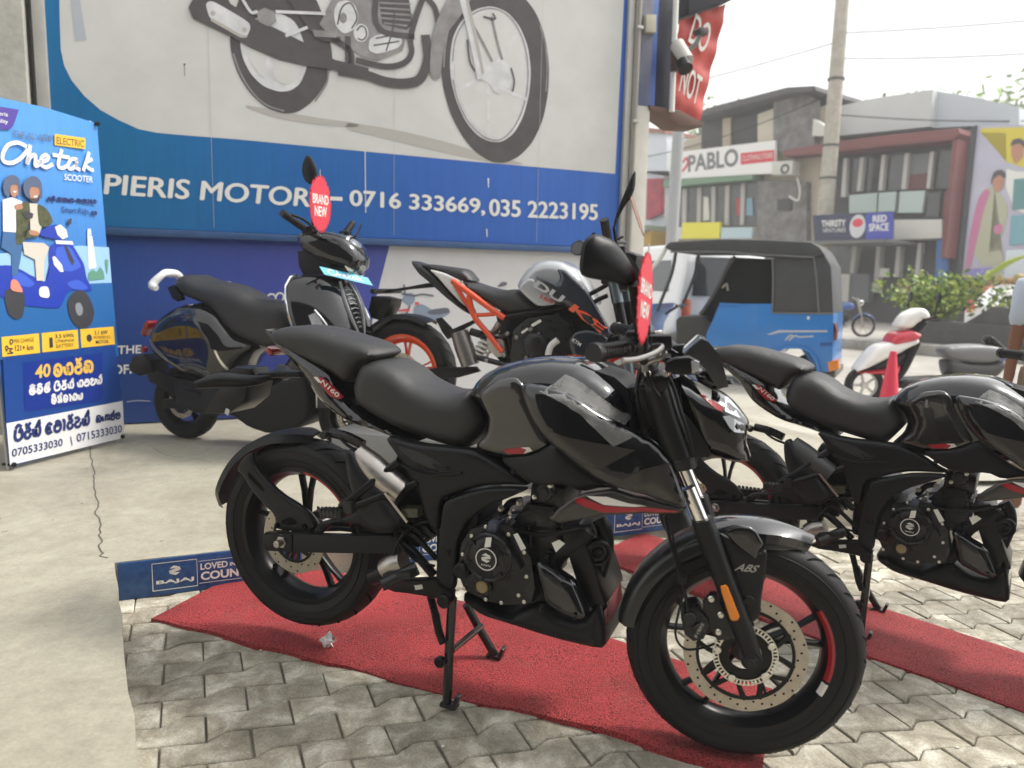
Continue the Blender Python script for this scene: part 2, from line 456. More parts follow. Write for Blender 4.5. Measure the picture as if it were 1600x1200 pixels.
for row in range(-4, 44):
    for k in range(-22, 34):
        u0 = k * PL + (.5 * PL if row % 2 else 0); v0 = 2.79 + .004 + row * PW
        p = wpt(u0 + PL / 2, v0 + PW / 2)
        if not in_yard(p): continue
        gap = rp.uniform(.0018, .0042)
        br = [0, .03, .07, .13, .19, .23, .27, .38, .5, .53, .57, .63, .69, .73, .77, .88, 1.0]
        top, bot = [], []
        for f in br:
            u = u0 + gap + (PL - 2 * gap) * f
            top.append((u, v0 + wave(f + .5) + gap)); bot.append((u, v0 + PW + wave(f) - gap))
        loop = top + bot[::-1]
        cx = sum(a for a, b in loop) / len(loop); cy = sum(b for a, b in loop) / len(loop)
        h = rp.uniform(-.002, .0015); tx, ty = rp.uniform(-.012, .012), rp.uniform(-.016, .016)
        def P(u, v, dz, ins):
            uu = u + (ins if u < cx else -ins) * min(1, max(0, abs(u - cx) - PL * .42) / (PL * .06)); vv = v + (ins if v < cy else -ins)
            q = wpt(uu, vv); return Vector((q.x, q.y, gh(q.x, q.y) + dz + h + (uu - cx) * tx + (vv - cy) * ty))
        jit = [rp.uniform(-.0022, .0018) for _ in loop]
        L0 = [bm.verts.new(P(u, v, -.035, 0)) for u, v in loop]
        L1 = [bm.verts.new(P(u, v, -.006, j)) for (u, v), j in zip(loop, jit)]
        L2 = [bm.verts.new(P(u, v, -.0012, .003 + j)) for (u, v), j in zip(loop, jit)]
        L3 = [bm.verts.new(P(u, v, 0, .008 + j)) for (u, v), j in zip(loop, jit)]
        n = len(loop)
        for A, B in ((L0, L1), (L1, L2), (L2, L3)):
            for i in range(n): bm.faces.new((A[i], B[i], B[(i + 1) % n], A[(i + 1) % n]))
        nb = len(br)
        for i in range(nb - 1): bm.faces.new((L3[i], L3[i + 1], L3[n - 2 - i], L3[n - 1 - i]))
tag(finish("paving", bm, paver_m, None, 60), kind="structure")
# raised concrete platform in front of the shop, with a strip running towards the viewer
bm = BM()
far = wpt(-6, 0)
op = Vector((sdir.y, -sdir.x, 0))
if op.x > 0: op = -op
poly = [wpt(-6, -.6), wpt(4.55, -.6), wpt(4.55, 2.79), slab_c, slab_far, slab_far + op * 4, wpt(-6, 4)]
N2 = []
for i, p in enumerate(poly):
    q = poly[(i + 1) % len(poly)]; k = max(1, int((q - p).length / .12)) if i in (2, 3) else 1
    for j in range(k):
        v = p.lerp(q, j / k)
        if 0 < j: v = v + Vector((rp.uniform(-.004, .004), rp.uniform(-.004, .004), 0))
        N2.append((v.x, v.y))
top = [bm.verts.new((x, y, .145)) for x, y in N2]; mid = [bm.verts.new((x, y, .139)) for x, y in [(a + 0, b) for a, b in N2]]; low = [bm.verts.new((x, y, -.16)) for x, y in N2]
f = bm.faces.new(top)
n = len(N2)
for i in range(n): bm.faces.new((top[i], mid[i], mid[(i + 1) % n], top[(i + 1) % n])); bm.faces.new((mid[i], low[i], low[(i + 1) % n], mid[(i + 1) % n]))
bmesh.ops.triangulate(bm, faces=[f])
tag(finish("platform", bm, slab_m, None, 30), kind="structure")
crack_m = mat("crack shadow", (.10, .09, .075), .95)
bm = BM(); L = [(-2.649,4.598),(-2.491,4.351),(-2.358,4.127),(-2.194,3.862),(-2.120,3.717),(-2.007,3.541),(-1.909,3.369),(-1.853,3.257),(-1.755,3.103),(-1.676,2.969),(-1.618,2.867),(-1.580,2.784),(-1.533,2.719),(-1.498,2.682)]
P = []
for i in range(len(L) - 1):
    for t in (0, .33, .66): P.append((L[i][0] + (L[i + 1][0] - L[i][0]) * t + rp.uniform(-.008, .008), L[i][1] + (L[i + 1][1] - L[i][1]) * t + rp.uniform(-.006, .006)))
add_ribbon(bm, P, .0065, lambda x, y: (x, y, .1462), 2)
add_ribbon(bm, [(-2.171,4.469),(-2.002,4.286),(-1.839,4.239),(-1.697,4.161)], .003, lambda x, y: (x, y, .1462), 3)
for k in range(60):
    x, y = rp.uniform(-2.4, .6), rp.uniform(2.75, 4.6); a = rp.uniform(0, 3.1); L = rp.uniform(.004, .02)
    if (Vector((x, y, 0)) - WO) @ WY > -.1 or (Vector((x, y, 0)) - WO) @ WY < -2.7: continue
    add_ribbon(bm, [(x, y), (x + L * math.cos(a), y + L * math.sin(a))], rp.uniform(.003, .007), lambda x, y: (x, y, .1462), 2)
tag(finish("crack", bm, crack_m, None, None), kind="structure")
# sunlit concrete apron between the yard and the street
bm = BM()
ed = [wpt(4.55 + i * .35, 2.2 + i * .06 + rp.uniform(-.03, .03)) for i in range(0, 9)]
ap = [(v.x, v.y) for v in ed] + [(9, 2.6), (9, 7.5), (-1, 14), (-.5, 7)]
bm.faces.new([bm.verts.new((x, y, -.112)) for x, y in ap]); bmesh.ops.triangulate(bm, faces=bm.faces[:])
tag(finish("apron", bm, concrete("sunlit apron concrete", (.36, .335, .28), (.48, .455, .39), (.42, .40, .335), .8, .7, .15), None, None), kind="structure")
# red coil mats
def mat_red():
    m = bpy.data.materials.new("red coil matting"); m.use_nodes = True; t = m.node_tree; b = t.nodes["Principled BSDF"]
    tc = t.nodes.new("ShaderNodeTexCoord")
    n1 = t.nodes.new("ShaderNodeTexNoise"); n1.inputs["Scale"].default_value = 210; n1.inputs["Detail"].default_value = 2.5; n1.inputs["Roughness"].default_value = .6
    n2 = t.nodes.new("ShaderNodeTexNoise"); n2.inputs["Scale"].default_value = 3.0; n2.inputs["Detail"].default_value = 6
    for n in (n1, n2): t.links.new(tc.outputs["Object"], n.inputs["Vector"])
    r = t.nodes.new("ShaderNodeValToRGB"); e = r.color_ramp.elements
    e[0].position = .36; e[0].color = (.05, .006, .008, 1); e[1].position = .60; e[1].color = (.53, .068, .072, 1); k = e.new(.46); k.color = (.37, .042, .045, 1)
    t.links.new(n1.outputs["Fac"], r.inputs["Fac"])
    mr = t.nodes.new("ShaderNodeMapRange"); mr.inputs["From Min"].default_value = .3; mr.inputs["From Max"].default_value = .7; mr.inputs["To Min"].default_value = .66; mr.inputs["To Max"].default_value = 1.16; t.links.new(n2.outputs["Fac"], mr.inputs["Value"])
    sc = t.nodes.new("ShaderNodeVectorMath"); sc.operation = 'SCALE'; t.links.new(r.outputs[0], sc.inputs[0]); t.links.new(mr.outputs[0], sc.inputs["Scale"])
    n4 = t.nodes.new("ShaderNodeTexNoise"); n4.inputs["Scale"].default_value = 7; n4.inputs["Detail"].default_value = 9; n4.inputs["Roughness"].default_value = .75; t.links.new(tc.outputs["Object"], n4.inputs["Vector"])
    r4 = t.nodes.new("ShaderNodeMapRange"); r4.inputs["From Min"].default_value = .56; r4.inputs["From Max"].default_value = .74; r4.inputs["To Max"].default_value = .22; t.links.new(n4.outputs["Fac"], r4.inputs["Value"])
    dm = t.nodes.new("ShaderNodeMix"); dm.data_type = 'RGBA'; dm.inputs[7].default_value = (.40, .27, .22, 1); t.links.new(r4.outputs[0], dm.inputs[0]); t.links.new(sc.outputs[0], dm.inputs[6])
    t.links.new(dm.outputs[2], b.inputs["Base Color"]); b.inputs["Roughness"].default_value = .6; b.inputs["Specular IOR Level"].default_value = .3
    bp = t.nodes.new("ShaderNodeBump"); bp.inputs["Strength"].default_value = 1.0; bp.inputs["Distance"].default_value = .012
    t.links.new(n1.outputs["Fac"], bp.inputs["Height"]); t.links.new(bp.outputs[0], b.inputs["Normal"])
    return m
red_mat = mat_red()
def make_mat(corners, label):
    bm = BM(); A, B, Cc, Dd = [Vector(c) for c in corners]; nx, ny = 60, 24; g = []
    for i in range(nx + 1):
        rw = []
        for j in range(ny + 1):
            u, v = i / nx, j / ny
            p = A.lerp(B, u).lerp(Dd.lerp(Cc, u), v)
            wob = .006 * math.sin(u * 19) + .004 * math.sin(u * 47 + 1) + rp.uniform(-.002, .002)
            edge = 1 if j in (0, ny) or i in (0, nx) else 0
            if j == 0: p = p + (Dd - A).normalized() * wob
            z = gh(p.x, p.y) + .015 + .0045 * math.sin(p.x * 7 + p.y * 3) * (1 if abs(v - .5) > .3 else .4) + .002 * math.sin(p.y * 11)
            rw.append(bm.verts.new((p.x, p.y, z - (.004 if edge else 0))))
        g.append(rw)
    for i in range(nx):
        for j in range(ny): bm.faces.new((g[i][j], g[i + 1][j], g[i + 1][j + 1], g[i][j + 1]))
    rim = [g[i][0] for i in range(nx + 1)] + [g[nx][j] for j in range(1, ny + 1)] + [g[i][ny] for i in range(nx - 1, -1, -1)] + [g[0][j] for j in range(ny - 1, 0, -1)]
    lowr = [bm.verts.new((v.co.x, v.co.y, gh(v.co.x, v.co.y) - .003)) for v in rim]
    n = len(rim)
    for i in range(n): bm.faces.new((rim[i], rim[(i + 1) % n], lowr[(i + 1) % n], lowr[i]))
    return tag(finish("red_mat", bm, red_mat, None, 50), label, "floor mat", "red mats under the bikes")
m1 = [(-1.247,2.490),(0.590,1.753),(0.222,2.406),(-0.372,2.732),(-1.018,3.106),(0.645,1.725)]
A = Vector(m1[0]); d1 = (Vector(m1[1]) - A).normalized(); nrm = Vector((-d1.y, d1.x)); wd = max((Vector(m1[2]) - A) @ nrm, .5)
ml1 = (Vector(m1[5]) - A) @ d1
make_mat([A, A + d1 * ml1, A + d1 * ml1 + nrm * wd, Vector(m1[4]) if ((Vector(m1[4]) - A) @ nrm) > .3 else A + nrm * wd], "red coil mat lying under the front black motorcycle, nearest the viewer")
m2 = [(0.438,3.134),(1.136,2.555),(1.625,2.198),(1.495,2.934),(1.927,2.648),(0.673,4.031)]
A = Vector(m2[0]); d2 = (Vector(m2[2]) - A).normalized(); n2 = Vector((-d2.y, d2.x)); w2 = (Vector(m2[3]) - A) @ n2
make_mat([A - d2 * .1, A + d2 * 3.4, A + d2 * 3.4 + n2 * w2, A - d2 * .1 + n2 * w2], "red coil mat under the second black motorcycle, nearer the street")
# loose pale grit on the pavers
bm = BM(); rg = random.Random(8)
for i in range(70):
    x, y = rg.uniform(-1.2, 2.6), rg.uniform(1.2, 3.3)
    p_ = Vector((x, y, 0)) - slab_c
    if sdir.x * p_.y - sdir.y * p_.x < .05 or -((Vector((x, y, 0)) - WO) @ WY) < 2.85: continue
    bmesh.ops.create_icosphere(bm, subdivisions=1, radius=rg.uniform(.0025, .006), matrix=Matrix.Translation((x, y, gh(x, y) + .004)) @ Matrix.Diagonal((rg.uniform(.7, 1.4), 1, .7, 1)))
tag(finish("grit", bm, mat("pale grit", (.62, .60, .54), .8), None, 30), kind="stuff")
# crumpled tissue
bm = BM(); c = [(-0.581,2.308)][0]; rq = random.Random(5)
bmesh.ops.create_icosphere(bm, subdivisions=2, radius=.022)
for v in bm.verts: v.co = Vector((v.co.x * rq.uniform(.5, 1.5), v.co.y * rq.uniform(.5, 1.3), v.co.z * rq.uniform(.3, 1.7)))
for f in bm.faces[:]:
    if rq.random() < .22: bmesh.ops.delete(bm, geom=[f], context='FACES_ONLY')
tag(finish("tissue", bm, mat("paper tissue", (.85, .85, .84), .8), None, 20, loc=(c[0], c[1], .035)), "crumpled white paper tissue lying on the red mat below the rear wheel", "litter")

# ================================================================== SHOP WALL, BILLBOARD, POSTERS
# wall-local coordinates: x along the wall, -y out of it, z up
def wall_thing(name, label, cat, group=None, at=(0, 0, 0)):
    o = thing(name, label, cat, WO + WX * at[0] + WY * at[1] + Vector((0, 0, at[2])), WYAW, group); o["_o"] = 0; del o["_o"]; return o
ROUND = {'printed_tyre', 'printed_rim', 'printed_gap', 'printed_hub', 'printed_cover', 'printed_cap', 'printed_mudguard', 'printed_shield', 'printed_wheel', 'printed_helmet', 'printed_scooter', 'printed_jacket', 'printed_face', 'printed_bike_body', 'printed_bike_seat', 'printed_shadow', 'sari', 'pink_drape', 'printed_hair', 'printed_shine', 'printed_shoe'}
def flat(name, polys, y, m, parent):
    for p in polys:
        if name in ROUND: p = chaikin(p, 2)
        bm = BM(); ngon(bm, [(x, y, z) for x, z in p]); o = finish(name, bm, m, parent, None)
        if parent is not None and parent.name.startswith("banner_stand"): o.matrix_local = lean
    return o
def strokes(name, lines, w, y, m, parent, n=5):
    if len(lines) > 1 and (name.startswith("printed") or name.startswith("sheet")):
        for L in lines: o = strokes(name, [L], w, y, m, parent, n)
        return o
    bm = BM()
    for L in lines: add_ribbon(bm, L, w, lambda x, z: (x, y, z), n)
    return finish(name, bm, m, parent, None)
def letters(name, s, q, y, m, parent, bold=0.0, shear=0.0, fat=0.0):
    bm = BM()
    for i, (dx, dz) in enumerate(((-1, 0), (1, 0), (0, 1), (0, -1)) if fat else ()):
        add_text(bm, s, lambda x, z: (x + dx * fat, y - .0003 * (i + 1), z + dz * fat * .6), q[0], q[1], q[2], 0, shear)
    add_text(bm, s, lambda x, z: (x, y, z), q[0], q[1], q[2], bold, shear)
    return finish(name, bm, m, parent, None)
def grad(name, a, b, x0, x1, axis=0, rough=.45, var=.0):
    m = bpy.data.materials.new(name); m.use_nodes = True; t = m.node_tree; bs = t.nodes["Principled BSDF"]
    tc = t.nodes.new("ShaderNodeTexCoord"); sp = t.nodes.new("ShaderNodeSeparateXYZ"); t.links.new(tc.outputs["Object"], sp.inputs[0])
    mr = t.nodes.new("ShaderNodeMapRange"); mr.inputs["From Min"].default_value = x0; mr.inputs["From Max"].default_value = x1; t.links.new(sp.outputs[axis], mr.inputs["Value"])
    mx = t.nodes.new("ShaderNodeMix"); mx.data_type = 'RGBA'; mx.inputs[6].default_value = (*a, 1); mx.inputs[7].default_value = (*b, 1); t.links.new(mr.outputs[0], mx.inputs[0])
    n = t.nodes.new("ShaderNodeTexNoise"); n.inputs["Scale"].default_value = 5; n.inputs["Detail"].default_value = 8; n.inputs["Roughness"].default_value = .7
    mp = t.nodes.new("ShaderNodeMapping"); mp.inputs["Scale"].default_value = (6, 1, .5); t.links.new(tc.outputs["Object"], mp.inputs[0]); t.links.new(mp.outputs[0], n.inputs["Vector"])
    m2 = t.nodes.new("ShaderNodeMapRange"); m2.inputs["From Min"].default_value = .3; m2.inputs["From Max"].default_value = .7; m2.inputs["To Min"].default_value = .9; m2.inputs["To Max"].default_value = 1.06; t.links.new(n.outputs["Fac"], m2.inputs["Value"])
    sc = t.nodes.new("ShaderNodeVectorMath"); sc.operation = 'SCALE'; t.links.new(mx.outputs[2], sc.inputs[0]); t.links.new(m2.outputs[0], sc.inputs["Scale"])
    t.links.new(sc.outputs[0], bs.inputs["Base Color"]); bs.inputs["Roughness"].default_value = rough; bs.inputs["Specular IOR Level"].default_value = .35
    MATS[name] = m; return m
print_grey = mat("vinyl print grey", (.61, .615, .595), .5, var=.10, scale=3.0)
print_white = mat("vinyl print white", (.74, .74, .70), .5, var=.05, scale=8)
print_dark = mat("vinyl print charcoal", (.085, .078, .08), .5, var=.25, scale=7)
print_mid = mat("vinyl print mid grey", (.30, .29, .29), .5, var=.35, scale=9)
print_light = mat("vinyl print silver", (.68, .69, .70), .5, var=.22, scale=10)
print_shade = mat("vinyl print warm grey", (.42, .40, .37), .5)
alu = mat("aluminium frame", (.50, .49, .46), .45, .2, var=.15, scale=6)
wall_m = concrete("painted wall", (.36, .35, .31), (.45, .44, .40), (.41, .40, .36), 1.2, .8, .1)
bm = BM(); add_box(bm, (-1.2, .16, 2.4), (10.5, .24, 5.2)); 
tag(finish("shop_wall", bm, wall_m, None, 30, loc=WO, rz=WYAW), "long rendered shop wall carrying the blue billboard and the lower poster", "wall")
bm = BM(); p = [(-0.563,1.687),(-0.346,2.718)]; add_box(bm, (-.86, -.06, 2.4), (.86, .2, 5.0), None, .01)
tag(finish("wall_pier", bm, wall_m, None, 30, loc=WO, rz=WYAW), "bare grey concrete pier at the left edge beside the billboard", "pier")

BB = wall_thing("billboard", "big blue and grey motorcycle billboard lettered PIERIS MOTORS with two phone numbers", "billboard")
bd = [(-0.274,2.877),(-0.348,1.489),(-0.040,1.491),(1.627,1.513),(3.685,1.488),(3.843,1.488),(3.867,3.523)]
s0, s1 = -.325, 3.875; zb, zt = 1.495, 4.05
bm = BM(); add_box(bm, ((s0 + s1) / 2, -.03, (zb + zt) / 2), (s1 - s0, .05, zt - zb), None, .004)
finish("backing", bm, grad("billboard blue", (.008, .175, .42), (.030, .125, .48), .1, 2.2), BB)
for c, s in (((s0 - .035, -.045, 2.77), (.07, .09, 2.62)), ((s1 + .03, -.045, 2.77), (.06, .09, 2.62))):
    bm = BM(); add_box(bm, c, s, None, .006); finish("side_frame", bm, alu, BB)
bm = BM(); add_box(bm, ((s0 + s1) / 2, -.04, zb - .028), (s1 - s0 + .1, .07, .05), None, .006); finish("bottom_frame", bm, mat("blue frame", (.035, .09, .22), .5, var=.2, scale=9), BB)
F = -.0565
gp = [(-0.242,2.918),(-0.249,2.727),(-0.251,2.583),(-0.237,2.488),(-0.202,2.407),(-0.134,2.317),(-0.046,2.239),(0.055,2.187),(0.171,2.141),(0.279,2.127),(0.401,2.126),(0.796,2.130),(1.631,2.124)] + [(2.484,2.118),(3.189,2.119),(3.822,2.119),(3.839,3.567)]
panel_g = flat("grey_field", [gp], F, print_grey, BB)
pp = lambda t: t
# the printed motorcycle, a flat picture on the board
flat("printed_shadow", [[(0.802,2.367),(1.041,2.355),(1.344,2.328),(1.632,2.322),(1.632,2.286),(1.343,2.280),(1.039,2.298)]], F - .0012, print_shade, BB)
flat("printed_shadow", [[(1.539,2.323),(1.916,2.301),(2.316,2.249),(2.687,2.173),(2.934,2.146),(2.970,2.125),(2.654,2.123),(2.154,2.182),(1.763,2.240),(1.538,2.266)]], F - .0012, print_shade, BB)
rt = [(0.756,2.820),(0.765,2.692),(0.807,2.559),(0.883,2.443),(0.987,2.360),(1.108,2.332),(1.205,2.356),(1.303,2.435),(1.389,2.554),(1.436,2.670),(1.451,2.795),(1.381,3.055),(1.260,3.275),(1.020,3.286),(0.834,3.102)]
flat("printed_tyre", [rt], F - .0024, print_dark, BB)
flat("printed_rim", [[(0.820,2.790),(0.836,2.675),(0.886,2.576),(0.963,2.505),(1.070,2.477),(1.152,2.493),(1.221,2.548),(1.272,2.677),(1.266,2.784),(1.201,2.962),(1.080,3.010),(0.881,2.928)]], F - .0036, print_light, BB)
flat("printed_gap", [[(0.852,2.775),(0.875,2.680),(0.919,2.606),(0.978,2.547),(0.994,2.682),(0.982,2.760)], [(1.041,2.688),(1.042,2.554),(1.112,2.529),(1.180,2.557),(1.237,2.659),(1.142,2.687)]], F - .0048, print_grey, BB)
ft = [(2.258,2.779),(2.263,2.941),(2.290,3.075),(2.345,3.199),(2.433,3.314),(2.562,3.407),(2.728,3.456),(2.899,3.432),(3.043,3.304),(3.128,3.134),(3.171,2.923),(3.169,2.704),(3.130,2.495),(3.046,2.313),(2.932,2.193),(2.810,2.128),(2.688,2.126),(2.550,2.192),(2.448,2.291),(2.346,2.447),(2.287,2.620)]
flat("printed_tyre", [ft], F - .0024, print_dark, BB)
flat("printed_rim", [[(2.330,2.832),(2.347,3.010),(2.419,3.152),(2.532,3.249),(2.664,3.294),(2.800,3.268),(2.906,3.178),(2.980,3.037),(3.012,2.857),(2.999,2.670),(2.951,2.493),(2.875,2.361),(2.772,2.286),(2.668,2.280),(2.565,2.317),(2.462,2.414),(2.386,2.557),(2.343,2.701)]], F - .0036, print_light, BB)
flat("printed_gap", [[(2.366,2.837),(2.385,3.001),(2.452,3.128),(2.549,3.215),(2.665,3.259),(2.784,3.235),(2.872,3.158),(2.936,3.023),(2.964,2.851),(2.955,2.680),(2.910,2.520),(2.843,2.389),(2.757,2.319),(2.671,2.314),(2.581,2.357),(2.487,2.447),(2.414,2.575),(2.376,2.705)]], F - .0048, print_grey, BB)
strokes("printed_spoke", [[(2.624,2.772),(2.409,2.649)], [(2.642,2.736),(2.658,2.325)], [(2.676,2.710),(2.974,2.636)], [(2.674,2.815),(2.874,3.098)], [(2.623,2.824),(2.501,3.149)]], .028, F - .0056, print_light, BB)
strokes("printed_brake", [[(2.666,3.203),(2.712,3.046),(2.757,2.916)], [(2.501,3.149),(2.603,3.001),(2.673,2.891)]], .022, F - .0064, print_mid, BB)
flat("printed_hub", [[(2.540,2.799),(2.623,2.839),(2.740,2.914),(2.827,2.880),(2.864,2.778),(2.814,2.695),(2.712,2.638),(2.642,2.736),(2.558,2.726)]], F - .0068, print_light, BB)
flat("printed_engine", [[(1.459,3.175),(1.840,3.235),(1.915,3.163),(2.038,3.139),(2.038,3.068),(1.992,2.976),(1.962,2.872),(1.779,2.777),(1.660,2.789),(1.572,2.834),(1.456,2.874),(1.358,2.969)]], F - .0060, print_mid, BB)
flat("printed_fins", [[(1.780,3.226),(2.006,3.261),(2.038,3.068),(1.992,3.018),(1.809,3.035)]], F - .0066, print_dark, BB)
flat("printed_cover", [disc for disc in ([(1.458,3.066),(1.488,3.139),(1.560,3.163),(1.617,3.131),(1.639,3.052),(1.602,2.963),(1.529,2.925),(1.472,2.972)], [(1.602,2.977),(1.646,3.018),(1.698,3.005),(1.712,2.944),(1.675,2.890),(1.623,2.890),(1.599,2.928)], [(1.720,2.938),(1.946,3.012),(1.961,2.900),(1.779,2.819),(1.704,2.838)])], F - .0072, print_light, BB)
flat("printed_cap", [[(1.498,3.051),(1.527,3.076),(1.552,3.059),(1.551,3.018),(1.527,2.997),(1.501,3.011)]], F - .0078, print_mid, BB)
strokes("printed_frame", [[(1.765,3.223),(1.757,3.069),(1.802,2.991),(1.900,2.974),(2.038,2.982)], [(2.122,3.280),(2.061,3.114),(2.023,2.966),(2.031,2.866),(1.977,2.787),(1.839,2.742),(1.630,2.758)], [(2.146,3.269),(2.209,3.207),(2.234,3.111)], [(1.558,2.901),(1.563,2.679)], [(1.149,3.126),(1.256,2.997),(1.351,2.890),(1.492,2.882)], [(1.463,2.878),(1.577,2.811),(1.576,2.659)]], .042, F - .0082, print_dark, BB)
strokes("printed_exhaust", [[(2.140,2.982),(2.157,2.839),(2.103,2.694),(1.993,2.642),(1.839,2.634),(1.689,2.663),(1.512,2.673)]], .07, F - .0086, print_dark, BB)
flat("printed_silencer", [[(0.506,2.949),(0.532,2.884),(0.612,2.857),(0.762,2.805),(0.890,2.747),(1.074,2.692),(1.251,2.674),(1.447,2.671),(1.707,2.640),(1.708,2.717),(1.462,2.742),(1.294,2.815),(1.078,2.891),(0.895,2.950),(0.768,3.014),(0.732,3.085),(0.557,3.057)]], F - .0090, print_dark, BB)
flat("printed_shield", [[(0.610,2.984),(0.629,3.008),(0.667,3.012),(0.881,2.915),(0.896,2.879),(0.865,2.809),(0.826,2.804),(0.638,2.886)]], F - .0096, print_light, BB)
flat("printed_bolt", [[(0.640,2.941),(0.655,2.954),(0.670,2.946),(0.669,2.928),(0.654,2.916),(0.640,2.924)], [(0.838,2.864),(0.854,2.878),(0.869,2.868),(0.869,2.851),(0.853,2.839),(0.839,2.847)]], F - .0102, print_shade, BB)
flat("printed_mudguard", [[(2.198,2.695),(2.170,2.739),(2.180,2.944),(2.210,3.093),(2.273,3.217),(2.335,3.342),(2.530,3.373),(2.402,3.164),(2.307,3.049),(2.276,2.913),(2.257,2.698)]], F - .0098, print_mid, BB)
strokes("printed_fork", [[(2.413,3.340),(2.502,3.047),(2.574,2.758)]], .05, F - .0104, print_light, BB)
strokes("printed_chrome", [[(0.833,3.076),(0.896,2.982),(0.935,2.988)], [(1.067,3.008),(1.395,3.044)], [(1.131,2.859),(1.269,2.932)]], .02, F - .0108, print_light, BB)
flat("printed_tower", [[(-0.181,2.916),(-0.131,2.924),(-0.105,2.663),(-0.167,2.648)]], F - .0012, mat("vinyl print haze", (.42, .45, .50), .5), BB)
strokes("printed_fin", [[(1.787,3.178),(2.019,3.204)], [(1.792,3.144),(2.022,3.165)], [(1.797,3.110),(2.025,3.128)], [(1.802,3.076),(2.019,3.091)], [(1.824,3.044),(1.992,3.050)]], .012, F - .0076, print_mid, BB)
strokes("printed_highlight", [[(2.284,2.797),(2.292,2.930),(2.322,3.080),(2.377,3.190),(2.465,3.297)], [(3.081,3.203),(3.130,3.072),(3.152,2.905),(3.147,2.717)], [(0.778,2.693),(0.823,2.568),(0.896,2.455),(0.987,2.380),(1.102,2.352)], [(1.324,2.444),(1.403,2.570),(1.421,2.675)]], .012, F - .0040, print_mid, BB)
strokes("printed_rim_line", [[(2.354,2.850),(2.373,3.007),(2.440,3.138),(2.540,3.229),(2.665,3.274),(2.792,3.249),(2.886,3.163),(2.954,3.030),(2.985,2.854),(2.976,2.675),(2.927,2.510),(2.853,2.382),(2.762,2.307),(2.668,2.298),(2.573,2.341),(2.476,2.430),(2.397,2.570),(2.359,2.710)]], .010, F - .0052, print_mid, BB)
strokes("printed_cover_line", [[(1.486,2.988),(1.516,3.102),(1.574,3.145),(1.610,3.103),(1.624,3.043),(1.587,2.975)], [(1.624,2.966),(1.653,2.998),(1.683,2.989),(1.693,2.941),(1.666,2.905),(1.634,2.909)], [(1.764,2.930),(1.839,2.954),(1.915,2.976)], [(1.749,2.879),(1.839,2.905),(1.934,2.932)], [(1.839,2.855),(1.885,3.003),(1.900,3.132)]], .010, F - .0080, print_dark, BB)
strokes("printed_cable", [[(2.470,3.013),(2.489,2.867),(2.531,2.798)], [(2.599,3.201),(2.691,3.199),(2.674,3.234)], [(2.836,2.851),(2.865,2.762),(2.853,2.684)]], .014, F - .0112, print_dark, BB)
flat("printed_fork_shade", [[(2.440,3.330),(2.462,3.333),(2.549,3.053),(2.610,2.793),(2.594,2.773),(2.522,3.035)]], F - .0112, print_shade, BB)
flat("printed_shield_shade", [[(0.638,2.886),(0.826,2.804),(0.865,2.809),(0.874,2.826),(0.835,2.823),(0.649,2.905)]], F - .0102, print_shade, BB)
flat("printed_plate", [[(0.935,2.988),(0.988,3.022),(1.054,3.006),(1.066,2.942),(1.012,2.902),(0.946,2.925)], [(1.310,2.924),(1.464,2.933),(1.478,2.894),(1.323,2.879)]], F - .0106, print_mid, BB)
strokes("sheet_seam", [[(.62, 1.52), (.62, 4.0)], [(1.9, 1.52), (1.9, 4.0)], [(3.1, 1.52), (3.1, 4.0)]], .0025, F - .0028, mat("seam grey", (.46, .47, .47), .5), BB, 1)
q = [(-0.048,1.707),(1.357,1.699),(-0.031,1.835)]; letters("lettering", "PIERIS MOTORS", q, F - .003, print_white, BB, 0, 0, .0055)
q = [(1.403,1.753),(1.511,1.755),(1.404,1.794)]; flat("lettering", [[q[0], q[1], (q[1][0], q[1][1] + .028), (q[0][0], q[0][1] + .028)]], F - .003, print_white, BB)
q = [(1.567,1.707),(2.636,1.707),(1.568,1.837)]; letters("lettering", "0716 333669,", q, F - .003, print_white, BB, 0, 0, .0055)
q = [(2.680,1.709),(3.663,1.724),(2.678,1.839)]; letters("lettering", "035 2223195", q, F - .003, print_white, BB, 0, 0, .0055)
flat("scratch", [[(1.677,2.127),(1.683,2.127),(1.686,1.678),(1.680,1.678)], [(2.656,1.999),(2.670,2.000),(2.668,1.921),(2.661,1.936)], [(2.652,1.603),(2.661,1.604),(2.664,1.540),(2.657,1.543)]], F - .0045, print_white, BB)
flat("rust_spot", [[(0.462,2.591),(0.475,2.592),(0.472,2.579),(0.464,2.578)], [(0.467,2.576),(0.470,2.576),(0.467,2.512),(0.464,2.512)]], F - .0018, mat("rust", (.15, .09, .06), .9), BB)

# lower poster
LP = wall_thing("wall_poster", "blue lower poster with a small printed commuter bike, behind the scooter and the orange-wheeled bike", "poster")
bm = BM(); add_box(bm, (1.775, -.012, .805), (4.2, .02, 1.30), None, .003)
finish("backing", bm, grad("poster blue", (.016, .07, .29), (.05, .065, .30), -.1, 1.1), LP)
G = -.0235
lp = [(1.879,1.464),(2.672,1.457),(3.441,1.475)] + [(3.998,1.462),(4.109,-0.032),(1.627,0.033),(1.756,0.996)]
flat("light_field", [lp], G, mat("poster light grey", (.60, .60, .61), .45, var=.06, scale=8), LP)
letters("lettering", "THE", [(-0.021,0.641),(0.124,0.644),(-0.017,0.698)], G - .002, print_white, LP, .02)
letters("lettering", "OFFICIAL", [(-0.058,0.501),(0.270,0.505),(-0.055,0.567)], G - .002, print_white, LP, .02)
strokes("outline_box", [[(0.593,1.144),(0.719,1.146),(0.717,1.056)], [(0.524,1.143),(0.616,1.144)]], .008, G - .002, print_white, LP, 1)
letters("lettering", "1", [(0.929,1.027),(0.953,1.021),(0.933,1.066)], G - .002, print_white, LP, .03)
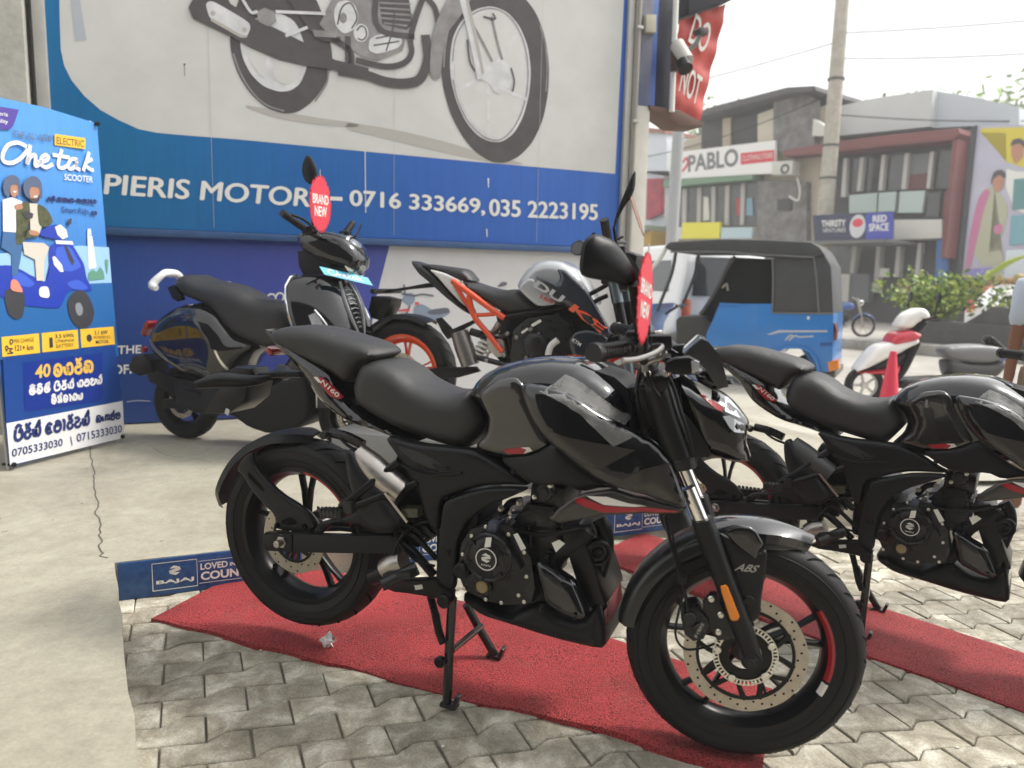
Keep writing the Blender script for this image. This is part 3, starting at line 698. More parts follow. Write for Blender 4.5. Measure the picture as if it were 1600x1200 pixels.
strokes("emblem_ring", [[(0.965,1.034),(0.984,1.060),(1.015,1.058),(1.027,1.028),(1.008,1.009),(0.977,1.011)], [(1.027,1.041),(1.044,1.068),(1.074,1.066),(1.083,1.038),(1.065,1.012),(1.035,1.017)]], .012, G - .002, print_white, LP)
letters("lettering", "YEARS", [(0.976,0.970),(1.079,0.966),(0.977,0.996)], G - .002, print_white, LP, .02)
strokes("scuff", [[(0.022,0.307),(0.088,0.314),(0.166,0.306)]], .004, G - .002, print_light, LP)
# small printed bike on the poster
PB = mat("print bike dark", (.11, .12, .15), .5); PR = mat("print bike red", (.55, .09, .08), .5); PBl = mat("print bike blue grey", (.22, .27, .36), .5)
flat("printed_bike_body", [[(2.066,0.973),(2.118,1.004),(2.171,0.984),(2.213,0.954),(2.287,0.965),(2.352,0.967),(2.374,0.934),(2.331,0.903),(2.246,0.873),(2.161,0.842),(2.088,0.853),(2.066,0.913)], [(1.973,1.043),(2.004,1.083),(2.055,1.088),(2.081,1.054),(2.066,1.004),(2.025,0.983),(1.983,1.013)]], G - .002, PBl, LP)
flat("printed_bike_seat", [[(2.171,0.934),(2.224,0.959),(2.352,0.975),(2.368,0.934),(2.288,0.919),(2.213,0.913)], [(1.892,0.853),(1.953,0.883),(2.035,0.873),(2.067,0.848),(1.984,0.853)], [(2.769,1.145),(2.813,1.188),(2.861,1.183),(2.854,1.157),(2.797,1.146)]], G - .003, PB, LP)
flat("printed_bike_light", [[(1.938,0.953),(2.035,0.965),(2.035,0.941),(1.943,0.939)], [(2.076,1.014),(2.108,1.014),(2.113,0.994),(2.082,0.990)]], G - .0035, PR, LP)
strokes("printed_bike_bar", [[(1.973,1.077),(2.066,1.064),(2.139,1.075),(2.223,1.065)], [(1.988,1.142),(1.996,1.083)], [(2.035,0.983),(2.004,0.913),(1.984,0.853)]], .014, G - .003, PB, LP)

# right-hand post, signs and fittings at the shop corner
bm = BM(); add_box(bm, (4.03, -.02, 2.4), (.17, .16, 5.2), None, .01)
post = tag(finish("corner_post", bm, mat("off white post", (.62, .60, .55), .6, var=.15, scale=5), None, 30, loc=WO, rz=WYAW), "off-white square post at the right end of the billboard", "post")
cd = thing("conduit_pipe", "thin grey conduit pipe running up the off-white corner post", "pipe", WO + WX * 3.955 - WY * .12, WYAW)
bm = BM(); add_tube(bm, [(0, 0, .145), (0, 0, 5)], .018, 12); finish("pipe", bm, mat("grey conduit", (.33, .31, .28), .6), cd)
for z in (1.2, 2.05, 2.55, 3.3):
    bm = BM(); add_box(bm, (0, -.012, z), (.06, .03, .025), None, .004); finish("clip", bm, alu, cd)
SP = thing("pillar_sign", "tall narrow blue sign box projecting beside the corner post", "sign", WO, WYAW)
bm = BM(); add_prism(bm, [(3.986,2.687),(3.979,3.578),(4.154,3.605),(4.157,2.682)], -.10, -.05, .004); finish("blue_face", bm, mat("blue sign face", (.07, .14, .42), .4, var=.12, scale=4), SP)
bm = BM(); add_prism(bm, [(4.192,2.696),(4.188,3.627),(4.344,3.651),(4.370,2.684)], -.05, .10, .004); finish("dark_return", bm, mat("dark sign side", (.018, .02, .035), .5), SP)
bm = BM(); add_prism(bm, [(4.001,3.405),(4.104,3.421),(4.109,3.275),(4.008,3.266)], -.15, -.10, .012)
tag(finish("junction_box", bm, mat("beige box", (.42, .40, .32), .6), None, 30, loc=WO, rz=WYAW), "small beige junction box fixed to the narrow blue sign", "box")
bm = BM(); q = [(4.291,3.631),(4.305,2.662)]; add_tube(bm, [(q[0][0], -.14, q[0][1]), (q[1][0], -.14, q[1][1])], .024, 12)
tag(finish("white_pole", bm, mat("white pole paint", (.7, .7, .68), .5), None, 40, loc=WO, rz=WYAW), "thin white pole hanging beside the red NOT banner", "pole")
bm = BM(); add_prism(bm, [(4.092,2.700),(4.405,2.691),(4.673,2.605),(4.645,2.573),(4.413,2.562),(4.230,2.643),(4.099,2.660)], -.12, .15, .01)
tag(finish("awning_rail", bm, mat("brown fascia", (.13, .075, .06), .6), None, 30, loc=WO, rz=WYAW), "brown rail under the blue sign and red banner", "rail")
bm = BM(); add_prism(bm, [(4.456,3.490),(4.447,3.701),(5.312,3.984),(5.087,3.803),(4.953,3.701)], -.1, .5, .01)
tag(finish("canopy_beam", bm, mat("dark fascia", (.02, .022, .03), .6), None, 30, loc=WO, rz=WYAW), "dark sloping canopy beam above the red banner", "beam")
RB = thing("red_banner", "red hanging banner with white letters NOT, under the dark canopy beam", "banner", WO, WYAW)
rq_ = [(4.423,3.454),(4.920,3.673),(4.696,2.607),(4.673,2.594),(4.409,2.702)]
bm = BM(); add_puff(bm, rq_, lambda x, z, k: -.0 - .012 * math.sin(z * 22 + x * 9) - .006 * math.sin(x * 30), lambda x, z, k: .006 - .012 * math.sin(z * 22 + x * 9) - .006 * math.sin(x * 30), .01, .04, 0)
finish("cloth", bm, mat("red vinyl", (.58, .10, .08), .45, var=.3, scale=3, col2=(.45, .06, .055)), RB)
letters("lettering", "NOT", [(4.444,2.874),(4.646,2.771),(4.490,3.120)], -.027, print_white, RB, .01)
letters("lettering", "DO", [(4.513,3.291),(4.699,3.210),(4.585,3.539)], -.027, print_white, RB, .01)
CC = thing("security_camera", "white security camera with a dark lens on the white pole", "security camera", WO, WYAW)
bm = BM(); add_tube(bm, [(x, y, z) for (x, z), y in zip([(4.274,3.179),(4.285,3.021)], (-.22, -.36))], [.062, .056], 18); finish("housing", bm, mat("camera shell", (.5, .48, .44), .45), CC)
bm = BM(); add_tube(bm, [(x, y, z) for (x, z), y in zip([(4.243,3.009),(4.243,2.943)], (-.35, -.40))], [.058, .062], 18); finish("lens_hood", bm, deep_black, CC)
bm = BM(); add_prism(bm, [(4.262,3.217),(4.313,3.224),(4.320,2.986),(4.268,2.983)], -.24, -.14, .01); finish("bracket", bm, mat("brown bracket", (.09, .06, .05), .6), CC)
FL = thing("floodlight", "small dark floodlight on a white arm in front of the red banner", "lamp", WO, WYAW)
bm = BM(); add_prism(bm, [(4.401,3.298),(4.432,3.322),(4.503,3.299),(4.490,3.263),(4.418,3.266)], -.34, -.24, .008); finish("lamp_head", bm, mat("dark grey lamp", (.07, .07, .07), .5), FL)
bm = BM(); add_tube(bm, [(x, y, z) for (x, z), y in zip([(4.446,3.270),(4.409,3.181),(4.337,3.137)], (-.29, -.27, -.2))], .02, 10, 3); finish("arm", bm, mat("grey arm", (.2, .2, .19), .5), FL)

# boards on the riser of the step
def riser_board(x0, x1, label):
    o = thing("riser_board", label, "board", wpt(x0, 2.795), WYAW, "blue boards on the step")
    bm = BM(); add_box(bm, ((x1 - x0) / 2, -.004, .072), (x1 - x0, .008, .143), None, .0015); finish("backing", bm, mat("board blue", (.012, .05, .17), .4, var=.45, scale=30, col2=(.03, .09, .24)), o)
    y = -.0098
    bx0 = .115; w = .155
    strokes("logo_box", [[(bx0, .022), (bx0 + w, .022), (bx0 + w, .128), (bx0, .128), (bx0, .022)]], .003, y, print_white, o, 1)
    bm = BM(); cx, cz = bx0 + w / 2, .094
    for sg in (1, -1):
        ngon(bm, [(cx + sg * a * 1.5, y, cz + sg * b * 1.5) for a, b in ((-.002, .013), (.012, .008), (.004, .003), (.014, .0), (.0, -.004), (-.004, .002), (.003, .005), (-.012, .006))])
    finish("logo", bm, print_white, o, None)
    letters("lettering", "BAJAJ", [(bx0 + .012, .042), (bx0 + w - .012, .042), (bx0 + .012, .060)], y, print_white, o, .03)
    tx = bx0 + w + .012
    strokes("rule", [[(tx - .005, .118), (tx + .13, .118)], [(tx - .005, .030), (tx + .27, .030)]], .002, y, print_white, o, 1)
    letters("lettering", "LOVED", [(tx, .082), (tx + .098, .082), (tx, .108)], y, print_white, o, .03)
    letters("lettering", "IN", [(tx + .106, .085), (tx + .126, .085), (tx + .106, .1)], y, print_white, o, .03)
    letters("lettering", "100", [(tx + .135, .084), (tx + .225, .084), (tx + .135, .132)], y, print_white, o, .03)
    letters("lettering", "COUNTRIES", [(tx, .040), (tx + .25, .040), (tx, .074)], y, print_white, o, .035)
    return o
riser_board(.0 + .17, .17 + .66, "blue board lettered LOVED IN 100 COUNTRIES, left of the front bike's rear wheel")
riser_board(2.17, 2.17 + .62, "blue board on the step, seen behind the front bike's oil cooler")
riser_board(1.05, 1.05 + .66, "blue board on the step, seen through the front bike's rear wheel")

# ------------------------------------------------------------------ X-stand banner
BO, BYAW = ((-2.5486, 4.2537, 0.1450), 1.2929)
XB = thing("banner_stand", "tall blue scooter banner on a folding X stand, at the left edge", "banner", BO, BYAW)
lean = Matrix.Rotation(-.035, 4, 'X')
def bflat(name, polys, k, m, parent=None):
    o = flat(name, polys, -.004 - .0009 * k, m, parent or XB); o.matrix_local = lean; return o
def bstroke(name, lines, w, k, m, n=5, parent=None):
    o = strokes(name, lines, w, -.004 - .0009 * k, m, parent or XB, n); o.matrix_local = lean; return o
def blet(name, s, q, k, m, bold=0.0, shear=0.0):
    o = letters(name, s, q, -.004 - .0009 * k, m, XB, bold, shear); o.matrix_local = lean; return o
sheet = [(-.385, .02), (.385, .03), (.385, 1.93), (.0, 1.945), (-.385, 1.93)]
bm = BM(); add_puff(bm, sheet, lambda x, z, k: -.003 + .004 * math.sin(x * 14) * math.sin(z * 3), lambda x, z, k: .0 + .004 * math.sin(x * 14) * math.sin(z * 3), .01, .06, 0)
o = finish("print_sheet", bm, grad("banner blue", (.012, .10, .40), (.09, .32, .75), .5, 1.75, 2, .35), XB); o.matrix_local = lean
bn = lambda s: s
bwhite = mat("banner white", (.78, .78, .80), .4); byel = mat("banner yellow", (.85, .52, .05), .4); bnavy = mat("banner navy", (.02, .035, .15), .4); bdark = mat("banner dark", (.05, .05, .06), .4)
bdeep = mat("banner deep blue", (.010, .035, .26), .35); bsky = mat("banner pale sky", (.32, .55, .80), .4); bsea = mat("banner sea", (.02, .13, .38), .4)
bflat("white_footer", [[(-0.390,0.256),(0.403,0.256),(0.395,0.024),(-0.393,0.031)]], 9, bwhite)
bflat("navy_block", [[(-0.373,0.608),(0.377,0.606),(0.403,0.257),(-0.390,0.257)]], 8, mat("banner royal blue", (.012, .06, .27), .35))
bflat("inner_panel", [[(-0.258,0.564),(0.274,0.569),(0.254,0.315),(0.227,0.281),(-0.282,0.299)]], 10, bdeep)
for pl in ("2,275 245,252 252,378 8,405", "262,250 495,228 503,350 268,375", "512,226 730,208 738,322 520,345"):
    pass
bflat("yellow_tag", [[(-0.371,0.709),(-0.148,0.714),(-0.152,0.607),(-0.377,0.605)]], 10, byel)
bflat("yellow_tag", [[(-0.131,0.714),(0.109,0.719),(0.106,0.609),(-0.137,0.608)]], 10, byel)
bflat("yellow_tag", [[(0.127,0.720),(0.379,0.722),(0.378,0.613),(0.125,0.612)]], 10, byel)
bgold = mat("banner gold", (.80, .50, .10), .35)
blet("lettering", "PER CHARGE", [(-0.303,0.671),(-0.184,0.673),(-0.302,0.692)], 12, mat("banner brown", (.25, .15, .03), .4))
blet("lettering", "121+ km", [(-0.302,0.631),(-0.193,0.627),(-0.300,0.661)], 12, bdark, .01)
bstroke("route_icon", [[(-0.325,0.668),(-0.326,0.686),(-0.317,0.693),(-0.310,0.683),(-0.319,0.667)], [(-0.351,0.635),(-0.355,0.651),(-0.347,0.661),(-0.341,0.650),(-0.350,0.634)], [(-0.336,0.646),(-0.316,0.644),(-0.334,0.633),(-0.315,0.621),(-0.347,0.621)]], .006, 12, bdark)
blet("lettering", "3.5 kWh", [(-0.047,0.680),(0.078,0.679),(-0.047,0.702)], 12, bdark, .01)
blet("lettering", "LITHIUM-ION", [(-0.048,0.655),(0.075,0.653),(-0.046,0.671)], 12, bdark)
blet("lettering", "BATTERY", [(-0.047,0.624),(0.072,0.623),(-0.047,0.646)], 12, mat("banner brown", (.25, .15, .03), .4))
bflat("battery_icon", [[(-0.087,0.686),(-0.065,0.686),(-0.067,0.630),(-0.089,0.630)]], 12, bdark)
blet("lettering", "3.1 kW", [(0.226,0.681),(0.326,0.680),(0.226,0.705)], 12, bdark, .01)
blet("lettering", "POWERFULL", [(0.219,0.655),(0.345,0.653),(0.221,0.674)], 12, mat("banner brown", (.25, .15, .03), .4))
blet("lettering", "MOTOR", [(0.230,0.627),(0.326,0.625),(0.232,0.647)], 12, bdark, .01)
bflat("motor_icon", [[(0.167,0.677),(0.186,0.689),(0.203,0.677),(0.205,0.654),(0.186,0.641),(0.169,0.653)]], 12, bdark)
# Sinhala lettering drawn as brush strokes; glyph box 0..1 wide, 0..1 high
SG = {
 'wa': [[(.15, .55), (.3, .75), (.55, .8), (.8, .6), (.82, .3), (.6, .05), (.3, .05), (.12, .25), (.2, .45), (.42, .45), (.5, .3)]],
 'sa': [[(.05, .55), (.12, .2), (.3, .08), (.42, .3), (.42, .55), (.44, .2), (.62, .05), (.85, .15), (.92, .45), (.8, .75), (.55, .8), (.4, .68)]],
 'ra': [[(.35, .8), (.6, .78), (.75, .6), (.55, .5), (.3, .52), (.15, .35), (.2, .12), (.45, .03), (.72, .1), (.82, .3)], [(.3, 1.05), (.55, .98), (.75, 1.08)]],
 'ka': [[(.05, .4), (.1, .12), (.28, .05), (.4, .25), (.35, .55), (.15, .6), (.25, .8), (.55, .82), (.85, .7), (.95, .4), (.85, .1), (.65, .05), (.52, .25), (.55, .5)]],
 'de': [[(.8, .6), (.55, .8), (.25, .7), (.12, .4), (.25, .1), (.55, .03), (.82, .15), (.9, .35)], [(.3, .4), (.5, .5), (.65, .4), (.55, .28)], [(.3, .9), (.55, 1.05), (.8, .95)]],
 'pa': [[(.12, .75), (.08, .3), (.25, .05), (.6, .03), (.88, .2), (.9, .6), (.72, .8), (.6, .6)]],
 'ya': [[(.08, .6), (.15, .2), (.35, .05), (.48, .25), (.45, .6), (.5, .2), (.7, .05), (.9, .25), (.92, .75), (.78, .6)]],
 'ma': [[(.3, .45), (.12, .5), (.1, .2), (.3, .04), (.65, .04), (.88, .25), (.85, .6), (.6, .8), (.3, .78), (.4, .58), (.6, .5)]],
 'ha': [[(.1, .7), (.3, .8), (.5, .65), (.3, .45), (.1, .3), (.25, .06), (.6, .04), (.86, .25), (.88, .7)]],
 'ta': [[(.1, .75), (.4, .78), (.62, .6), (.4, .45), (.15, .4), (.1, .15), (.35, .03), (.7, .06), (.88, .3)]],
 'ga': [[(.1, .1), (.1, .5), (.3, .78), (.5, .55), (.5, .1), (.5, .55), (.72, .78), (.92, .5), (.9, .1), (.78, .2)]],
 'la': [[(.08, .55), (.2, .75), (.38, .6), (.3, .35), (.12, .2), (.3, .03), (.65, .03), (.9, .25), (.88, .6), (.65, .78), (.5, .55), (.62, .4)]],
 'sh': [[(.15, .2), (.3, .05), (.45, .25), (.3, .5), (.15, .75), (.45, .85), (.7, .6), (.75, .05)]],
 'e': [[(.75, .1), (.4, .03), (.12, .25), (.2, .6), (.5, .78), (.75, .65)], [(.3, .4), (.5, .45), (.55, .3)]],
 'i': [[(.2, .95), (.45, 1.12), (.75, 1.0)]], 'al': [[(.55, .85), (.75, 1.05), (.85, .85), (.8, 1.15)]], 'aa': [[(.25, .8), (.5, .75), (.55, .4), (.45, .05)]], 'l.': [[(.3, .6), (.2, .3), (.4, .1), (.55, .3), (.4, .5)]],
}
def sinhala(name, words, q, wd, k, m):
    """words: list of glyph names, each optionally joined by + with upper signs; '_' is a space"""
    adv = [.45 if w == '_' else (.55 if w in ('aa', 'l.') else 1.0) for w in words]; tot = sum(adv); lines = []; x = 0
    A, B, Cc = [Vector(t) for t in q]
    for w, a in zip(words, adv):
        if w != '_':
            for gname in w.split('+'):
                for st in SG[gname]:
                    lines.append([tuple(A + (B - A) * ((x + px * a * .92) / tot) + (Cc - A) * py) for px, py in st])
        x += a
    return bstroke(name, lines, wd, k, m, 4)
blet("lettering", "40", [(-0.200,0.468),(-0.102,0.470),(-0.190,0.542)], 12, bgold, .03)
sinhala("sinhala_lettering", ['wa', 'sa', 'ra', 'ka'], [(-0.082,0.468),(0.197,0.463),(-0.077,0.546)], .018, 12, bgold)
sinhala("sinhala_lettering", ['de+i', 'wa+i', 'de+al', '_', 'pa+i', 'ra', 'sa+al', '_', 'sa', 'ma', 'ha', 'ya+al'], [(-0.245,0.386),(0.255,0.386),(-0.240,0.432)], .012, 12, bwhite)
sinhala("sinhala_lettering", ['wa+i', 'sh+al', 'wa', 'aa', 'sa', 'ya'], [(-0.111,0.316),(0.105,0.312),(-0.109,0.362)], .012, 12, bwhite)
sinhala("sinhala_lettering", ['pa+i', 'ra', 'sa+al', '_', 'e', 'ma', 'aa', 'ra', 'ta', 'sa+al'], [(-0.357,0.153),(0.139,0.154),(-0.349,0.226)], .018, 12, bnavy)
sinhala("sinhala_lettering", ['ka', 'l.', 'ga', 'la+al', 'la'], [(0.185,0.156),(0.376,0.151),(0.186,0.204)], .012, 12, bnavy)
blet("lettering", "0705333030", [(-0.379,0.072),(-0.062,0.067),(-0.376,0.115)], 12, bnavy, .012)
blet("lettering", "|", [(-0.002,0.057),(0.004,0.057),(-0.007,0.110)], 12, bnavy, .0)
blet("lettering", "0715333030", [(0.036,0.068),(0.376,0.062),(0.037,0.116)], 12, bnavy, .012)
# top part
bflat("purple_corner", [[(-0.286,1.886),(-0.143,1.896),(-0.166,1.845),(-0.186,1.805),(-0.208,1.783),(-0.299,1.766)]], 9, mat("banner purple", (.08, .05, .32), .4))
blet("lettering", "eris", [(-0.263,1.843),(-0.214,1.846),(-0.261,1.862)], 11, bwhite, .01)
blet("lettering", "bility", [(-0.278,1.798),(-0.218,1.803),(-0.275,1.825)], 11, bwhite, .01)
blet("lettering", "THE ALL NEW", [(-0.194,1.745),(0.052,1.764),(-0.188,1.782)], 10, mat("banner slate", (.13, .13, .16), .4))
bflat("yellow_tag", [[(0.068,1.811),(0.279,1.825),(0.272,1.762),(0.061,1.749)]], 10, byel)
blet("lettering", "ELECTRIC", [(0.074,1.758),(0.263,1.771),(0.079,1.797)], 11, mat("banner brown2", (.20, .11, .05), .4), .01)
bstroke("script_lettering", [[(-0.123,1.713),(-0.169,1.723),(-0.227,1.700),(-0.262,1.650),(-0.261,1.614),(-0.216,1.612),(-0.162,1.643),(-0.115,1.691)], [(-0.096,1.717),(-0.106,1.674),(-0.125,1.621),(-0.103,1.657),(-0.074,1.675),(-0.067,1.662),(-0.075,1.619),(-0.052,1.627)],
     [(-0.050,1.641),(-0.011,1.652),(0.014,1.675),(-0.002,1.686),(-0.029,1.668),(-0.040,1.634),(-0.009,1.619),(0.033,1.640)], [(0.105,1.727),(0.074,1.646),(0.095,1.629),(0.126,1.643)], [(0.050,1.694),(0.149,1.696)],
     [(0.203,1.694),(0.167,1.688),(0.139,1.650),(0.155,1.633),(0.194,1.658),(0.206,1.692),(0.196,1.649),(0.216,1.639)], [(0.296,1.743),(0.247,1.641)], [(0.311,1.710),(0.264,1.678),(0.293,1.652),(0.314,1.650)]], .021, 10, bwhite, 6)
blet("lettering", "SCOOTER", [(0.106,1.565),(0.307,1.576),(0.110,1.601)], 10, bwhite, .012)
sinhala("sinhala_lettering", ['e', 'de', '_', 'ka', 'aa', 'la', 'ya', 'ta', '_', 'ga', 'l.', 'la', 'pa', 'e', 'ma'], [(-0.016,1.439),(0.324,1.458),(-0.014,1.463)], .009, 10, bnavy)
blet("lettering", "Smart Ride", [(0.070,1.384),(0.257,1.389),(0.074,1.416)], 10, bnavy, .008)
sinhala("sinhala_lettering", ['e', 'ka'], [(0.275,1.390),(0.319,1.391),(0.277,1.411)], .008, 10, bnavy)
# printed scene: sea, lighthouse, blue scooter with two riders
bflat("pale_band", [[(-0.367,1.134),(0.177,1.203),(0.393,1.203),(0.393,0.989),(-0.025,0.974),(-0.384,0.972)]], 6, bsky)
bflat("sea", [[(-0.384,0.972),(-0.025,0.976),(0.396,0.991),(0.397,0.840),(0.402,0.536),(-0.425,0.594)]], 6, bsea)
bflat("lighthouse", [[(0.237,1.267),(0.272,1.264),(0.285,1.079),(0.226,1.068)], [(0.245,1.304),(0.266,1.305),(0.267,1.269),(0.237,1.269)]], 8, bwhite)
bflat("greenery", [[(0.217,1.042),(0.252,1.068),(0.283,1.053),(0.312,1.085),(0.336,1.054),(0.338,1.012),(0.219,1.001)], [(0.352,1.123),(0.364,1.133),(0.379,1.123),(0.363,1.044),(0.357,1.044)]], 9, mat("print green", (.12, .30, .22), .5))
pbl = mat("print scooter blue", (.02, .05, .42), .35); pbl2 = mat("print scooter light blue", (.05, .12, .62), .35); skin = mat("print skin", (.45, .22, .14), .5)
bflat("printed_wheel", [[(0.053,0.871),(0.075,0.914),(0.115,0.940),(0.160,0.949),(0.201,0.921),(0.229,0.866),(0.240,0.811),(0.218,0.756),(0.181,0.726),(0.131,0.723),(0.085,0.754),(0.059,0.809)], [(-0.334,0.929),(-0.311,0.961),(-0.213,0.943),(-0.216,0.877),(-0.238,0.804),(-0.284,0.794),(-0.325,0.832)]], 11, bdark)
bflat("printed_hub", [[(0.106,0.869),(0.141,0.877),(0.160,0.841),(0.150,0.805),(0.122,0.797),(0.106,0.825)]], 12, mat("print hub", (.25, .27, .3), .4))
bflat("printed_scooter", [[(-0.373,1.075),(-0.273,1.082),(-0.194,1.046),(-0.134,1.009),(-0.080,0.990),(-0.047,1.039),(-0.038,1.184),(-0.001,1.205),(0.117,1.216),(0.160,1.152),(0.197,1.093),(0.202,1.021),(0.229,0.970),(0.238,0.939),(0.175,0.939),(0.090,0.950),(0.051,0.921),(0.022,0.872),(-0.005,0.843),(-0.255,0.870),(-0.388,0.936)], [(-0.087,1.262),(-0.037,1.294),(0.034,1.318),(0.089,1.288),(0.103,1.249),(0.059,1.227),(-0.076,1.239)]], 10, pbl)
bflat("printed_shine", [[(-0.003,1.185),(0.104,1.200),(0.145,1.132),(0.177,1.082),(0.100,1.051),(0.018,1.059)], [(-0.276,1.055),(-0.206,1.037),(-0.137,0.981),(-0.192,0.962),(-0.273,0.990)], [(0.058,0.990),(0.145,1.011),(0.215,0.960),(0.175,0.945),(0.090,0.955)]], 11, pbl2)
bflat("printed_lamp", [[(0.014,1.298),(0.051,1.315),(0.089,1.288),(0.097,1.249),(0.060,1.232),(0.027,1.255)], [(0.010,1.225),(0.124,1.226),(0.131,1.206),(0.013,1.205)], [(-0.020,1.131),(-0.003,1.137),(0.039,1.089),(0.046,1.050),(0.023,1.050),(-0.014,1.088)]], 12, bwhite)
bflat("printed_grille", [[(0.062,1.198),(0.085,1.194),(0.125,1.111),(0.110,1.086),(0.089,1.120)]], 12, bdark)
bflat("printed_jeans", [[(-0.305,1.253),(-0.229,1.253),(-0.201,1.177),(-0.219,1.111),(-0.248,1.027),(-0.279,1.027),(-0.267,1.137),(-0.324,1.171)]], 12, mat("print denim", (.05, .14, .32), .5))
bflat("printed_blouse", [[(-0.290,1.415),(-0.235,1.434),(-0.176,1.418),(-0.210,1.342),(-0.230,1.249),(-0.305,1.253)]], 12, bwhite)
bflat("printed_jacket", [[(-0.221,1.377),(-0.165,1.419),(-0.133,1.422),(-0.137,1.329),(-0.189,1.196),(-0.242,1.184),(-0.226,1.285)], [(-0.085,1.418),(-0.027,1.395),(0.011,1.326),(-0.037,1.294),(-0.087,1.295),(-0.090,1.370)], [(-0.180,1.279),(-0.085,1.258),(-0.098,1.238),(-0.196,1.223)]], 13, mat("print olive", (.11, .12, .06), .5, var=.5, scale=40))
bflat("printed_shirt", [[(-0.134,1.413),(-0.085,1.416),(-0.070,1.296),(-0.092,1.248),(-0.143,1.273)]], 12, mat("print beige", (.62, .57, .50), .5))
bflat("printed_trousers", [[(-0.198,1.204),(-0.069,1.206),(-0.035,1.184),(-0.073,1.115),(-0.090,1.000),(-0.135,1.000),(-0.133,1.114),(-0.195,1.140)]], 14, mat("print beige", (.62, .57, .50), .5))
bflat("printed_shoe", [[(-0.122,0.966),(-0.066,0.971),(-0.059,0.922),(-0.073,0.903),(-0.130,0.914)]], 14, bwhite)
bflat("printed_shoe", [[(-0.286,1.009),(-0.251,1.004),(-0.223,0.948),(-0.229,0.936),(-0.299,0.949)]], 14, mat("print coral", (.75, .25, .18), .5))
bflat("printed_face", [[(-0.124,1.506),(-0.063,1.518),(-0.063,1.467),(-0.090,1.422),(-0.128,1.423),(-0.138,1.459)], [(-0.240,1.501),(-0.192,1.507),(-0.194,1.462),(-0.221,1.431),(-0.244,1.447)], [(-0.230,1.394),(-0.182,1.408),(-0.174,1.381),(-0.222,1.368)], [(-0.154,1.272),(-0.095,1.266),(-0.092,1.243),(-0.152,1.244)]], 14, skin)
bflat("printed_beard", [[(-0.133,1.468),(-0.126,1.441),(-0.088,1.441),(-0.062,1.476),(-0.072,1.438),(-0.090,1.419),(-0.128,1.421)]], 15, bdark)
bflat("printed_smile", [[(-0.110,1.454),(-0.081,1.459),(-0.085,1.450),(-0.104,1.446)], [(-0.228,1.467),(-0.207,1.469),(-0.212,1.460),(-0.225,1.458)]], 16, bwhite)
bflat("printed_helmet", [[(-0.166,1.492),(-0.153,1.530),(-0.113,1.559),(-0.070,1.560),(-0.046,1.525),(-0.052,1.449),(-0.069,1.438),(-0.064,1.504),(-0.124,1.502),(-0.134,1.431),(-0.161,1.456)], [(-0.285,1.487),(-0.265,1.530),(-0.223,1.553),(-0.183,1.540),(-0.178,1.491),(-0.189,1.435),(-0.198,1.443),(-0.192,1.503),(-0.239,1.497),(-0.251,1.428),(-0.280,1.443)]], 15, mat("print helmet", (.09, .12, .20), .3))
bflat("printed_mirror", [[(-0.187,1.357),(-0.149,1.370),(-0.118,1.358),(-0.126,1.335),(-0.164,1.327)], [(0.101,1.343),(0.129,1.355),(0.123,1.325),(0.101,1.309)]], 16, bdark)
# stand: end bars with plastic knobs
for x, z in ((-.375, .03), (.375, .035), (.375, 1.925), (-.375, 1.925)):
    bm = BM(); add_cyl(bm, (x, -.012, z), (0, -1, 0), .014, .012, 14, .003); add_box(bm, (x, .02, z), (.02, .07, .016), None, .004); k = finish("corner_hook", bm, deep_black, XB); k.matrix_local = lean
for x in (-.38, .38):
    bm = BM(); add_box(bm, (x, -.03, -.012), (.035, .11, .022), None, .008); finish("foot", bm, deep_black, XB)
bm = BM(); add_tube(bm, [(-.38, .02, .0), (-.36, .05, .9), (.37, .03, 1.94)], .008, 8); finish("stand_arm", bm, alu, XB).matrix_local = lean
bm = BM(); add_tube(bm, [(.38, .02, .0), (.36, .055, .9), (-.37, .03, 1.94)], .008, 8); finish("stand_arm", bm, alu, XB).matrix_local = lean

# ================================================================== THE BLACK STREET BIKE
def torus_groove(bm, R, w, a0, da, y0, y1, wd, M, n=5):
    """a dark tread groove running from lateral y0 to y1 over a tyre crown"""
    L = []
    for i in range(n + 1):
        t = i / n; y = y0 + (y1 - y0) * t; a = a0 + da * t
        L.append((a, y))
    def P(a, y):
        s = min(abs(y) / (w * .5), .98); r = R - (1 - math.sqrt(1 - s ** 2.6)) * .045 + .0009
        return M @ Vector((r * math.cos(a), y, r * math.sin(a)))
    rows = []
    for i, (a, y) in enumerate(L):
        ww = wd * (.35 + .65 * math.sin(PI * min(1, (i + .6) / n)))
        rows.append((bm.verts.new(P(a - ww / R / 2, y)), bm.verts.new(P(a + ww / R / 2, y))))
    for i in range(n):
        f = bm.faces.new((rows[i][0], rows[i][1], rows[i + 1][1], rows[i + 1][0])); f.material_index = 1
groove_mat = mat("tread groove", (0.004, 0.004, 0.004), 0.9, spec=0.1)
